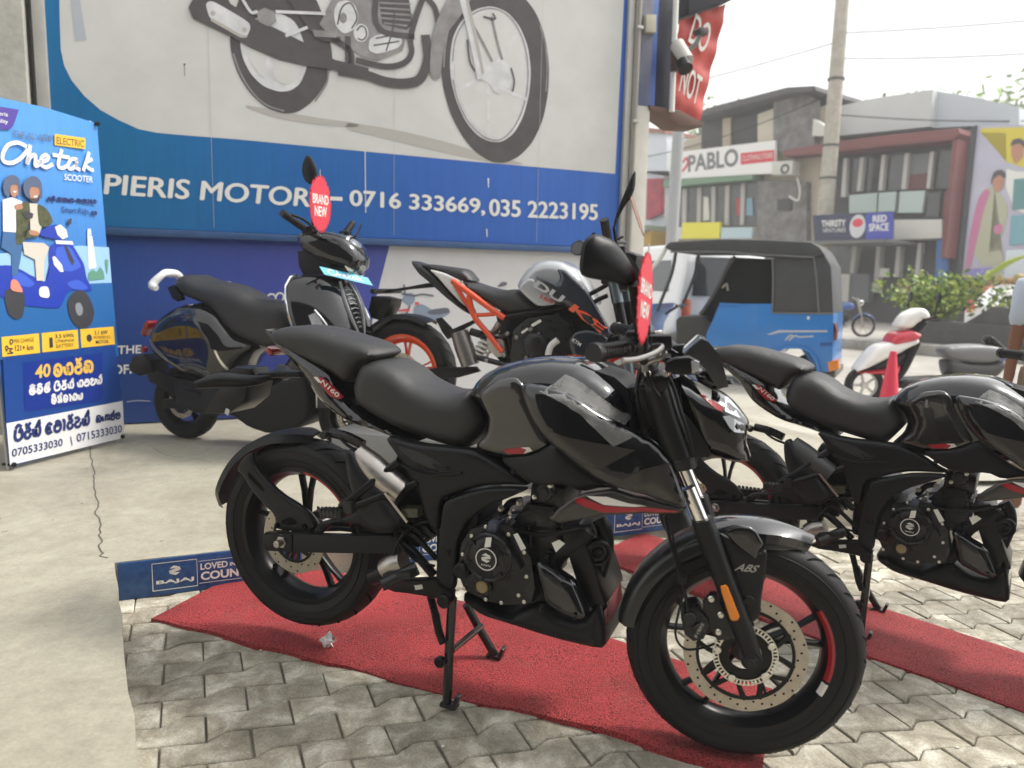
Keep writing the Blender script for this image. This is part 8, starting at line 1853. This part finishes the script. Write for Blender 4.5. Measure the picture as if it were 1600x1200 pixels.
def shrub(label, loc, rx_, h, n, mats, leaf=.09, seed=1, flower=None):
    t = thing("shrub", label, "plant", loc)
    r = random.Random(seed); bm = BM(); sb = BM()
    tips = []
    for k in range(int(n / 45) + 6):
        a = r.uniform(0, 2 * PI); rr_ = r.uniform(.2, 1) * rx_; hh = r.uniform(.45, 1.0) * h
        p = [(0.1 * math.cos(a) * rx_, .1 * math.sin(a) * rx_, 0), (.5 * rr_ * math.cos(a), .5 * rr_ * math.sin(a), .6 * hh), (rr_ * math.cos(a), rr_ * math.sin(a), hh)]
        add_tube(sb, p, [.018, .012, .006], 6, 3); tips.append([Vector(q) for q in p])
    finish("stems", sb, mat("stem", (.10, .08, .04), .8), t)
    for i in range(n):
        p = r.choice(tips); u = r.uniform(.3, 1.05); c = (p[1].lerp(p[2], (u - .5) * 2) if u > .5 else p[0].lerp(p[1], u * 2)) + Vector((r.gauss(0, .10), r.gauss(0, .10), r.gauss(0, .07))) * rx_
        d = Vector((r.uniform(-1, 1), r.uniform(-1, 1), r.uniform(-.3, 1))).normalized(); s_ = d.orthogonal().normalized(); s_.rotate(Matrix.Rotation(r.uniform(0, 6.3), 3, d)); L = leaf * r.uniform(.6, 1.4)
        f = bm.faces.new([bm.verts.new(c), bm.verts.new(c + d * L * .5 + s_ * L * .26), bm.verts.new(c + d * L), bm.verts.new(c + d * L * .5 - s_ * L * .26)])
        f.material_index = r.choices(range(len(mats)), [3, 2, 2][:len(mats)] + ([1] * (len(mats) - 3)))[0]
    finish("leaves", bm, mats, t, None, recalc=False)
    return t
fl = mat("pink petals", (.55, .20, .22), .6)
shrub("tall light green shrub in the planter, right of the white and red scooter", (8.9, 16.2, .45), 1.0, 1.05, 2600, leaf_ms, .12, 4)
shrub("bushy green shrub with pink flowers near the right end of the planter", (10.6, 15.2, .42), 1.05, .95, 2400, leaf_ms + [fl], .11, 9)
shrub("small green shrub behind the blue motorcycle and the auto rickshaw", (8.0, 21.6, ZR), .7, .9, 500, leaf_ms, .1, 14)
tfr = thing("frond", "long pale green frond arching above the planter shrubs", "plant", (9.7, 16.6, .6))
bm = BM(); spine = smooth_path([(0, 0, 0), (.35, .0, .7), (.9, -.1, 1.2), (1.7, -.2, 1.42)], 8); add_tube(bm, spine, .012, 6)
for i, p in enumerate(spine[8:]):
    for s in (-1, 1):
        d = Vector((.35, s * .25, .12)); ngon(bm, [p, p + d * .3 + Vector((0, 0, .03)), p + d * .8, p + d * .35 - Vector((0, 0, .03))])
finish("leaf", bm, leaf_ms[1], tfr, None, recalc=False)

FO, FYAW = ((14.4683, 28.5355, -0.1400), -0.9250)
# ---- utility pole and street pole
_fx = Vector((math.cos(FYAW), math.sin(FYAW), 0)); _fy = Vector((-math.sin(FYAW), math.cos(FYAW), 0))
_pq = [(-2.340,4.169),(-2.243,11.772)]
_pl = Vector(FO) + _fx * _pq[0][0] - _fy * 1.5
UP = thing("utility_pole", "tall tapering concrete utility pole behind the navy shop sign", "utility pole", _pl)
bm = BM(); add_tube(bm, [(0, 0, 0), (.0, 0, 5), (.0, 0, 15)], [.34, .29, .22], 16); finish("shaft", bm, concrete("pole concrete", (.36, .33, .28), (.46, .43, .37), (.42, .39, .33), 2, .85, .2), UP)
for z in (5.4, 6.6, 9.0):
    bm = BM(); add_lathe(bm, [(.27, -.04), (.31, -.04), (.31, .04), (.27, .04)], 20, Matrix.Translation((0, 0, z)) @ Matrix.Rotation(PI / 2, 4, 'X'), closed=True); finish("band", bm, mat("dark band", (.08, .08, .08), .6), UP)
bm = BM(); add_tube(bm, [(-.9, .3, 14.6), (1.2, -.4, 14.6)], .06, 8); finish("cross_arm", bm, mat("grey arm", (.2, .2, .19), .5), UP)
GP = thing("street_pole", "slim grey steel pole standing beside the corner post", "pole", (3.35, 16.5, ZR))
bm = BM(); add_tube(bm, [(0, 0, 0), (.05, 0, 4.9)], [.14, .12], 14); finish("shaft", bm, mat("pole grey", (.32, .33, .33), .5), GP)
bm = BM(); add_lathe(bm, [(.001, -.02), (.19, -.02), (.19, .02), (.001, .02)], 16, Matrix.Rotation(PI / 2, 4, 'X')); finish("base_plate", bm, mat("pole grey", (.32, .33, .33), .5), GP)
for i, (a, b_, sag) in enumerate((((_pl.x, _pl.y, 14.4), (-20, 46, 11), .8), ((_pl.x, _pl.y, 14.6), (40, 2, 12), .8), ((_pl.x, _pl.y, 7.6), (24.0, 24.5, 7.2), .4), ((_pl.x, _pl.y, 8.4), (6.5, 40.5, 7.6), .3))):
    A, B = Vector(a), Vector(b_); bm = BM(); add_tube(bm, [A.lerp(B, k / 12) - Vector((0, 0, sag * 4 * (k / 12) * (1 - k / 12))) for k in range(13)], .022, 5)
    tag(finish("overhead_cable", bm, deep_black, None, None), ("dark cable sagging from the pole top to the left", "dark cable sagging from the pole top to the right", "lower cable running from the pole to the white metal roof", "lower cable running from the pole to the shop with the PABLO sign")[i], "cable")

for i, (a, b_, sag) in enumerate((((_pl.x, _pl.y, 10.2), (-6, 44, 9.2), .5), ((_pl.x, _pl.y, 10.5), (30, 20, 10.8), .5), ((_pl.x, _pl.y, 9.6), (30, 20, 9.9), .7))):
    A, B = Vector(a), Vector(b_); bm = BM(); add_tube(bm, [A.lerp(B, k / 12) - Vector((0, 0, sag * 4 * (k / 12) * (1 - k / 12))) for k in range(13)], .02, 5)
    tag(finish("overhead_cable", bm, deep_black, None, None), ("thin cable crossing the white sky left of the pole", "upper thin cable crossing the white sky right of the pole", "lower thin cable crossing the white sky right of the pole")[i], "cable")

# ---- far buildings, facade-local x along the street front, +y back
cream = mat("cream render", (.52, .46, .36), .8, var=.15, scale=.8); stone = mat("grey rubble stone", (.27, .26, .25), .85, var=.55, scale=2.2, bump=.6); dark_open = mat("dark opening", (.04, .04, .042), .5)
shop_glass = mat("shop glass", (.07, .075, .08), .1, coat=.6, var=.5, scale=.9); redf = mat("maroon fascia", (.20, .06, .06), .5, var=.2, scale=1); metal_roof = mat("white metal roof", (.60, .62, .62), .5, var=.08, scale=1)
tile = mat("dark tile roof", (.10, .095, .10), .8, var=.3, scale=3); wht = mat("off white render", (.66, .65, .60), .7, var=.08, scale=1)
def bld(name, label, cat="building"): return thing(name, label, cat, FO, FYAW)
def fp(poly, y0, y1, name, m, par, bev=0.0, smooth=30):
    bm = BM(); add_prism(bm, poly, y0, y1, bev); return finish(name, bm, m, par, smooth)
PBd = bld("shop_building", "two-storey cream shop building carrying the PABLO sign, with a grey stone tower")
fp([(-11.6, 0), (-3.7, 0), (-3.7, 8.6), (-5.6, 8.3), (-10, 8.3), (-11.6, 8.0)], .35, 8, "wall", cream, PBd)
fp([(-6.582,5.785),(-4.207,5.582),(-3.932,2.369),(-6.310,2.380)], 0, .4, "stone_wall", stone, PBd)
fp([(-5.973,8.993),(-4.905,9.223),(-4.106,8.853),(-3.890,6.905),(-5.404,6.824),(-5.842,7.402)], -.1, .4, "stone_tower", stone, PBd)
rf_ = fp([(-10.033,8.941),(-8.534,9.135),(-4.910,9.283),(-3.664,9.122),(-3.555,8.923),(-4.792,9.035),(-8.281,8.865),(-9.959,8.786)], -.8, 8, "roof", tile, PBd)
fp([(-10.021,8.776),(-8.740,8.749),(-8.644,7.473),(-9.930,7.530)], .2, .36, "dark_bay", dark_open, PBd)
fp([(-8.304,8.712),(-6.869,8.695),(-6.808,7.523),(-8.209,7.468)], .2, .36, "dark_bay", dark_open, PBd)
fp([(-8.740,8.749),(-8.307,8.750),(-8.206,7.421),(-8.640,7.426)], .1, .5, "column", cream, PBd)
fp([(-6.833,8.645),(-5.976,8.776),(-5.863,7.404),(-6.739,7.470)], .05, .5, "cream_panel", mat("pale cream", (.62, .57, .46), .8), PBd)
fp([(-3.985,8.003),(-3.346,7.581),(-3.363,7.254),(-3.975,7.334)], -.2, .3, "white_gable", wht, PBd)
sg = fp([(-11.400,7.489),(-5.584,7.350),(-5.473,5.995),(-11.315,6.241)], -.35, -.2, "sign_board", mat("sign white", (.78, .77, .75), .5), PBd)
yS = -.36
letters("lettering", "PABLO", [(-10.189,6.470),(-7.371,6.478),(-10.245,7.254)], yS, mat("sign grey", (.16, .16, .17), .5), sg, .03)
flat("red_strip", [[(-7.278,7.014),(-5.583,6.960),(-5.545,6.494),(-7.240,6.519)]], yS, mat("sign red", (.62, .04, .06), .5), sg)
letters("lettering", "CLOTHING STORE", [(-7.140,6.663),(-5.639,6.635),(-7.158,6.891)], yS - .008, print_white, sg)
strokes("sign_emblem", [[(-10.982,6.624),(-11.176,6.941),(-11.019,7.172),(-10.689,7.137),(-10.547,6.974),(-10.364,7.131),(-10.223,6.940),(-10.396,6.665),(-10.647,6.542)]], .12, yS, mat("sign red", (.62, .04, .06), .5), sg)
fp([(-11.584,6.202),(-6.529,5.997),(-6.514,5.815),(-11.563,5.897)], -.5, .35, "green_ledge", mat("green trim", (.16, .26, .17), .6), PBd)
fp([(-11.512,5.851),(-6.604,5.787),(-6.542,3.909),(-11.389,4.057)], .15, .36, "window_recess", shop_glass, PBd)
for a in ("315,885 335,884 332,1060 312,1060", "385,880 403,878 400,1060 382,1060", "452,874 470,872 466,1058 448,1058", "516,868 536,866 530,1056 512,1056", "590,860 608,858 602,1054 584,1055", "655,855 675,852 668,1055 648,1055"): pass
for L in ([(-10.838,5.798),(-10.575,5.788),(-10.489,4.021),(-10.754,4.031)], [(-9.930,5.777),(-9.703,5.778),(-9.610,3.986),(-9.840,3.995)], [(-9.095,5.768),(-8.876,5.770),(-8.790,3.972),(-9.011,3.981)], [(-8.325,5.763),(-8.091,5.763),(-8.023,3.960),(-8.237,3.969)], [(-7.469,5.768),(-7.266,5.769),(-7.191,3.945),(-7.396,3.944)]):
    fp(L, .05, .16, "mullion", mat("grey mullion", (.42, .41, .38), .6), PBd)
for L, m in (([(-9.559,5.357),(-9.268,5.289),(-9.131,4.259),(-9.502,4.227)], wht), ([(-7.706,5.134),(-7.479,5.165),(-7.417,4.367),(-7.613,4.377)], mat("display red", (.4, .05, .05), .7)), ([(-7.135,5.095),(-6.859,5.122),(-6.741,4.333),(-7.110,4.352)], mat("display blue", (.2, .32, .42), .7))):
    fp(L, .08, .13, "window_display", m, PBd)
fp([(-11.592,4.013),(-10.644,3.976),(-10.605,3.418),(-11.546,3.340)], -.05, .1, "white_notice", wht, PBd)
fp([(-10.414,4.162),(-8.217,4.096),(-8.197,3.368),(-10.414,3.408)], -.3, -.1, "yellow_sign", mat("sign yellow", (.75, .68, .05), .5), PBd)
fp([(-8.127,3.844),(-6.462,3.799),(-6.479,3.321),(-8.113,3.347)], -.3, -.1, "pale_sign", mat("sign pale blue", (.45, .58, .62), .5), PBd)
fp([(-5.474,4.937),(-4.761,4.933),(-4.781,4.453),(-5.437,4.490)], -.08, .1, "small_window", dark_open, PBd)
AC = bld("air_conditioner", "white air-conditioner unit on brackets above the stone wall", "air conditioner")
fp([(-5.426,6.427),(-4.452,6.360),(-4.445,5.814),(-5.381,5.873)], -.7, -.1, "case", mat("ac white", (.55, .55, .50), .6), AC, .02)
bm = BM(); q = [(-4.777,6.061)][0]; add_lathe(bm, [(.12, -.01), (.2, -.02), (.2, .0), (.12, .0)], 20, Matrix.Translation((q[0], -.71, q[1])), closed=True); finish("fan", bm, dark_open, AC)
bm = BM(); add_tube(bm, V3([(-4.534,5.763),(-4.343,5.232),(-4.405,4.806),(-4.818,5.008)], -.2), .05, 8, 4); finish("drain_pipe", bm, wht, AC)
RBd = bld("shop_building", "two-storey glass-fronted shop building with a maroon fascia and white metal roof")
fp([(-4.6, 0), (2.2, 0), (2.2, 6.9), (-4.6, 6.9)], .5, 9, "wall", mat("dark interior wall", (.06, .06, .06), .7), RBd)
fp([(-4.990,6.829),(-3.524,6.886),(-1.033,6.901),(1.796,6.793),(1.845,6.613),(1.646,6.426),(-0.996,6.512),(-2.835,6.509),(-4.971,6.594)], -.6, .6, "fascia", redf, RBd, .02)
fp([(1.595,6.432),(1.756,6.445),(1.734,3.296),(1.724,2.424),(1.595,2.425),(1.585,3.836)], -.5, .4, "red_column", redf, RBd)
fp([(-5.240,7.733),(-5.092,8.115),(-4.081,8.597),(-2.214,8.679),(0.056,8.620),(0.083,7.289),(-1.937,7.364),(-3.979,7.452)], 1.0, 9, "metal_roof", metal_roof, RBd)
fp([(0.056,8.620),(1.492,8.139),(2.834,7.594),(2.903,6.937),(1.332,7.186),(0.083,7.289)], 1.4, 9, "metal_side", mat("blue white metal", (.52, .56, .60), .5), RBd)
for L in ([(-2.741,6.351),(-2.597,6.350),(-2.544,4.856),(-2.730,4.869)], [(-2.068,6.314),(-1.914,6.319),(-1.944,5.033),(-2.085,5.043)], [(-1.213,6.312),(-1.065,6.309),(-1.077,5.003),(-1.226,5.007)], [(-0.343,6.263),(-0.189,6.266),(-0.192,4.969),(-0.348,4.967)], [(0.566,6.226),(0.712,6.230),(0.691,4.934),(0.557,4.924)], [(1.439,6.289),(1.546,6.289),(1.624,3.834),(1.508,3.840)]):
    fp(L, .15, .45, "mullion", mat("pale mullion", (.52, .51, .48), .6), RBd)
for L, m in (([(-2.596,6.335),(-2.069,6.329),(-2.085,5.043),(-2.585,5.044)], shop_glass), ([(-1.906,6.318),(-1.213,6.312),(-1.226,5.014),(-1.928,5.032)], shop_glass), ([(-1.064,6.295),(-0.343,6.263),(-0.349,4.981),(-1.062,5.001)], shop_glass), ([(-0.173,6.243),(0.567,6.220),(0.513,5.525),(-0.174,5.521)], mat("grey blind", (.20, .22, .22), .6)), ([(-0.174,5.521),(0.513,5.525),(0.555,4.945),(-0.192,4.969)], mat("maroon blind", (.16, .06, .06), .6)), ([(0.712,6.230),(1.440,6.276),(1.417,4.897),(0.705,4.933)], shop_glass)):
    fp(L, .38, .48, "window_pane", m, RBd)
for L in ([(-2.413,4.921),(-1.293,4.926),(-1.263,4.191),(-2.350,4.213)], [(-1.203,4.919),(-0.557,4.913),(-0.558,4.153),(-1.188,4.187)], [(-0.413,4.903),(0.508,4.874),(0.468,4.083),(-0.412,4.130)]):
    fp(L, .2, .45, "frosted_panel", mat("frosted glass", (.50, .60, .56), .4), RBd)
fp([(0.571,4.787),(1.002,4.809),(1.025,3.897),(0.573,3.919)], .3, .45, "window_pane", shop_glass, RBd); fp([(1.134,4.799),(1.412,4.811),(1.456,3.842),(1.161,3.857)], .3, .45, "door", redf, RBd)
fp([(-0.419,3.827),(1.464,3.762),(1.528,3.101),(-0.349,3.081)], -.4, .45, "white_canopy", wht, RBd, .02)
fp([(-3.108,3.073),(-2.040,2.974),(-2.019,1.851),(-3.000,1.842)], .3, .45, "window_pane", shop_glass, RBd)
for L in ([(-2.040,2.974),(-1.843,2.970),(-1.900,1.852),(-2.059,1.850)], [(-1.067,2.881),(-0.917,2.878),(-0.868,1.129),(-1.057,1.123)], [(-0.293,2.866),(-0.135,2.863),(-0.128,1.724),(-0.295,1.722)], [(0.470,2.991),(0.608,2.988),(0.625,1.734),(0.466,1.732)]):
    fp(L, .1, .45, "door_post", mat("pale mullion", (.52, .51, .48), .6), RBd)
fp([(0.644,2.606),(1.310,2.666),(1.334,1.743),(0.625,1.734)], .3, .45, "door", dark_open, RBd)
fp([(-2.750,1.844),(-1.936,1.814),(-1.918,0.720),(-2.731,0.688)], -.1, .3, "white_counter", wht, RBd)
fp([(-1.860,1.852),(-1.159,1.822),(-1.099,0.752),(-1.838,0.723)], -.1, .3, "grey_panel", mat("grey panel", (.14, .15, .16), .6), RBd)
fp([(-0.766,2.044),(-0.434,2.045),(-0.404,1.721),(-0.758,1.716)], -.1, .0, "white_notice", wht, RBd)
fp([(1.306,3.039),(1.532,3.068),(1.610,1.611),(1.387,1.538)], -.3, .2, "blue_board", mat("blue board", (.05, .14, .38), .5), RBd)
TS = bld("shop_sign", "dark navy shop sign reading THIRSTY in front of the glass shop building", "sign")
fp([(-2.394,3.964),(0.612,3.956),(0.680,3.008),(-2.249,3.014)], -2.25, -2.1, "board", mat("navy sign", (.018, .025, .07), .4), TS)
fp([(-0.316,3.929),(0.655,3.930),(0.728,3.013),(-0.233,3.012)], -2.27, -2.24, "blue_half", mat("sign royal blue", (.035, .05, .36), .4), TS)
letters("lettering", "THIRSTY", [(-1.987,3.509),(-1.025,3.506),(-2.008,3.757)], -2.275, print_white, TS, .03)
letters("lettering", "VENTURES", [(-1.931,3.309),(-1.022,3.307),(-1.943,3.451)], -2.275, print_white, TS, .0)
letters("lettering", "RED", [(-0.032,3.600),(0.466,3.611),(-0.054,3.834)], -2.278, print_white, TS, .03)
letters("lettering", "SPACE", [(-0.144,3.290),(0.563,3.292),(-0.168,3.559)], -2.278, print_white, TS, .03)
bm = BM()
q = [(-0.587,3.489),(-0.624,3.896)]
for r0, m_ in ((.36, 0),): ngon(bm, [(q[0][0] + .30 * math.cos(k * PI / 10), -2.276, q[0][1] + .42 * math.sin(k * PI / 10)) for k in range(20)])
finish("emblem", bm, mat("emblem grey", (.55, .55, .58), .5), TS, None)
bm = BM(); ngon(bm, [(q[0][0] + .2 * math.cos(k * PI / 10), -2.282, q[0][1] + .12 + .15 * math.sin(k * PI / 10)) for k in range(20)]); finish("emblem_red", bm, mat("sign red", (.62, .04, .06), .5), TS, None)
fp([(-2.570,3.024),(0.417,3.019),(0.426,2.918),(-2.560,2.914)], -2.2, .3, "bracket", mat("grey arm", (.2, .2, .19), .5), TS)
BL = bld("billboard", "tall advertising billboard showing a couple in pale clothes, at the right edge", "billboard")
fp([(2.411,6.769),(4.446,6.524),(4.958,1.659),(2.412,1.734)], -.7, -.5, "panel", mat("poster lilac grey", (.50, .49, .60), .5, var=.15, scale=.6), BL)
fp([(2.278,6.725),(2.435,6.765),(2.436,1.682),(2.309,1.713)], -.8, -.4, "side_frame", mat("dark frame", (.04, .045, .05), .6), BL)
yB = -.71
flat("yellow_area", [[(2.546,6.660),(4.522,6.445),(4.643,5.295),(3.959,5.245),(3.439,5.479),(3.316,6.403),(2.558,6.535)]], yB, mat("poster yellow", (.62, .52, .05), .5), BL)
flat("sari", [[(2.808,4.643),(3.117,4.743),(3.502,4.313),(3.653,3.935),(3.573,3.074),(3.110,2.518),(3.554,2.700),(3.719,2.199),(3.037,2.072),(2.674,2.715),(2.580,3.359),(2.653,4.118)]], yB - .006, mat("poster sage", (.42, .42, .30), .5), BL)
flat("pink_drape", [[(2.688,4.369),(2.893,4.667),(3.075,4.591),(2.904,3.977),(2.816,3.096),(2.678,2.071),(2.546,1.875),(2.545,3.103)], [(3.247,3.459),(3.528,3.510),(3.531,3.199),(3.337,3.143)]], yB - .012, mat("poster pink", (.50, .16, .30), .5), BL)
flat("white_shirt", [[(3.461,5.264),(3.751,5.145),(4.135,5.109),(4.693,4.821),(4.830,3.513),(3.821,3.926),(3.493,4.682)]], yB - .006, print_white, BL)
flat("printed_face", [[(3.059,5.026),(3.220,5.135),(3.404,4.995),(3.436,4.686),(3.283,4.513),(3.126,4.649)], [(3.523,6.014),(3.681,6.085),(3.887,5.940),(3.900,5.551),(3.701,5.362),(3.561,5.648)]], yB - .018, mat("print skin", (.45, .22, .14), .5), BL)
flat("printed_hair", [[(3.037,4.966),(3.098,5.208),(3.321,5.260),(3.469,5.081),(3.439,4.931),(3.281,5.098),(3.095,4.961),(3.062,4.716)], [(3.501,5.957),(3.536,6.163),(3.752,6.195),(3.960,6.020),(3.924,5.846),(3.769,6.032),(3.554,5.980)]], yB - .024, print_dark, BL)
flat("poster_inset", [[(3.720,4.906),(4.686,4.880),(4.787,3.930),(3.766,3.929)]], yB - .03, mat("poster teal", (.10, .25, .26), .5), BL)
flat("poster_inset", [[(3.757,3.746),(4.805,3.752),(4.900,2.856),(3.799,2.789)]], yB - .03, mat("poster blue green", (.16, .36, .42), .5), BL)
flat("poster_inset", [[(3.731,2.635),(4.919,2.677),(5.023,1.687),(3.742,1.698)]], yB - .03, mat("poster pale blue", (.62, .68, .74), .5), BL)
flat("lilac_shape", [[(2.522,1.810),(2.742,2.039),(3.561,2.073),(3.520,1.916),(2.944,1.815)]], yB - .03, mat("poster violet", (.26, .22, .55), .5), BL)
for L in ([(2.504,1.736),(2.687,1.738),(2.810,0.511),(2.627,0.501)], [(4.253,1.709),(4.417,1.712),(4.533,0.599),(4.369,0.590)]):
    fp(L, -.7, -.55, "leg", mat("dark frame", (.04, .045, .05), .6), BL)
FB = bld("street_stall", "low fruit stall with an orange-brown display beneath the right-hand billboard", "stall")
fp([(2.423,1.543),(5.117,1.683),(5.220,0.699),(2.526,0.501)], -1.6, -.6, "counter", mat("stall brown", (.16, .10, .07), .7, var=.4, scale=2), FB)
rr = random.Random(2)
bm = BM()
for i in range(120):
    x = rr.uniform(-.0, 3.6) + [(2.712,1.543)][0][0]; z = [(2.725,1.415)][0][1] + rr.uniform(-.5, .35)
    bmesh.ops.create_icosphere(bm, subdivisions=1, radius=rr.uniform(.08, .13), matrix=Matrix.Translation((x, -1.62 - rr.uniform(0, .2), z)))
tag(finish("fruit_pile", bm, mat("mixed fruit", (.55, .30, .14), .6, var=.6, scale=2.5, col2=(.22, .25, .06)), FB, 60), kind="stuff")
LB = bld("shop_building", "small white and pale blue shop seen just right of the corner post")
fp([(-15.676,9.313),(-12.876,8.806),(-12.749,6.931),(-15.546,7.199)], 1, 8, "upper_wall", mat("pale blue white", (.60, .64, .70), .6), LB)
fp([(-15.546,7.199),(-13.167,6.759),(-12.857,2.116),(-15.232,2.111)], 1.3, 8, "lower_wall", mat("pale wall", (.55, .60, .66), .6), LB)
fp([(-15.688,9.513),(-12.815,8.944),(-12.802,8.755),(-15.673,9.269)], .8, 8, "roof_edge", mat("rust roof", (.30, .13, .10), .7), LB)
fp([(-13.994,6.631),(-13.021,6.577),(-12.947,4.815),(-13.919,4.539)], .9, 1.2, "red_poster", mat("poster crimson", (.45, .04, .07), .5, var=.5, scale=2), LB)
fp([(-14.843,3.779),(-12.611,4.135),(-12.594,3.868),(-14.822,3.444)], -.5, 1.2, "awning", mat("sage awning", (.28, .34, .26), .6), LB)
fp([(-14.523,3.658),(-12.522,3.866),(-12.475,3.173),(-14.484,3.047)], -.2, 1.1, "yellow_board", mat("ochre board", (.45, .28, .04), .6), LB)

# ---- trees behind the roofs
def tree(label, loc, h, r0, n, seed):
    t = thing("tree", label, "tree", loc); r = random.Random(seed); tb = BM(); lb = BM()
    add_tube(tb, [(0, 0, 0), (.1, .05, h * .4), (.0, 0, h * .75)], [.28, .2, .1], 10, 3)
    cl = []
    for k in range(9):
        a = r.uniform(0, 6.28); e = r.uniform(.2, 1); p = Vector((math.cos(a) * r0 * e, math.sin(a) * r0 * e, h * r.uniform(.6, 1.0)))
        add_tube(tb, [(0, 0, h * .5), p * .6 + Vector((0, 0, h * .22)), p], [.09, .05, .02], 6, 2); cl.append(p)
    finish("trunk", tb, mat("bark", (.12, .09, .07), .9), t)
    for i in range(n):
        p = r.choice(cl); s = r0 * .42; c = p + Vector((r.gauss(0, s), r.gauss(0, s), r.gauss(0, s * .6)))
        d = Vector((r.uniform(-1, 1), r.uniform(-1, 1), r.uniform(-.5, .8))).normalized(); q = d.orthogonal().normalized(); L = r.uniform(.35, .75)
        f = lb.faces.new([lb.verts.new(c), lb.verts.new(c + d * L * .5 + q * L * .3), lb.verts.new(c + d * L), lb.verts.new(c + d * L * .5 - q * L * .3)]); f.material_index = r.randint(0, 2)
    finish("crown", lb, [leaf_ms[0], leaf_ms[2], mat("tree pale green", (.13, .19, .07), .6)], t, None, recalc=False)
    return t
tree("slender tree behind the dark tile roof, left of the stone tower", (14.0, 52, ZR), 12.1, 2.2, 1500, 21)
tree("small tree just left of the red banner's foot, behind the tile roof", (17.4, 50, ZR), 12.4, 1.8, 1200, 23)
tree("round tree rising right of the utility pole behind the white metal roof", (24.5, 46, ZR), 11.2, 3.0, 2600, 25)
tree("wide low tree behind the ridge of the white metal roof", (28.0, 44, ZR), 10.4, 3.6, 3000, 27)
front_bike = make_street_bike((-0.020, 2.083, .006), -.3876, "glossy black motorcycle nearest the viewer, standing on its centre stand on the front red mat", "black motorcycles on show")
b2 = copy_tree(front_bike); b2.location = (1.472, 2.70, -.086); b2.rotation_euler = (0, 0, -.608)
b2["label"] = "second glossy black motorcycle at the right edge, its front wheel outside the frame"
for ch in [c for c in b2.children if c.name.split(".")[0] == "mirror"]:          # its mirrors are not fitted yet
    for g in list(ch.children): bpy.data.objects.remove(g)
    bpy.data.objects.remove(ch)
# unseen shopfront added behind the viewer to block sky and darken the paintwork
BS = thing("shop_building", "tall dark glass shopfront across the yard behind the viewer, seen only in reflections", "building", (0, -4.6, 0))
bm = BM(); add_box(bm, (-1, -1.2, 3.2), (22, 2.0, 6.7)); finish("wall", bm, mat("charcoal cladding", (.045, .043, .04), .7, var=.3, scale=.6), BS, None)
for k in range(6):
    bm = BM(); add_box(bm, (-8.5 + k * 3.0, -.19, 1.45), (2.7, .05, 2.7)); finish("window_pane", bm, mat("dim glass", (.03, .032, .035), .1, coat=.5), BS, None)
for ch in b2.children:                                        # its silencer gets a darker grey material
    if ch.name.split(".")[0] == "silencer":
        ch.material_slots[0].link = 'OBJECT'; ch.material_slots[0].material = mat("dark grey sleeve", (.05, .05, .052), .45); ch["label"] = "dark grey silencer"
# thin street haze: one closed box of even air round the camera and the scene
bm = BM(); add_box(bm, (6, 27, 8.5), (90, 90, 20.0))
hz = finish("haze", bm, matte_black, None, None); hz.data.materials.clear(); hm = bpy.data.materials.new("haze air"); hm.use_nodes = True; t = hm.node_tree
for n in list(t.nodes):
    if n.type == 'BSDF_PRINCIPLED': t.nodes.remove(n)
pv = t.nodes.new("ShaderNodeVolumePrincipled"); pv.inputs["Color"].default_value = (.98, .98, .98, 1); pv.inputs["Density"].default_value = .0035
t.links.new(pv.outputs[0], [n for n in t.nodes if n.type == 'OUTPUT_MATERIAL'][0].inputs["Volume"]); hz.data.materials.append(hm); tag(hz, kind="stuff")
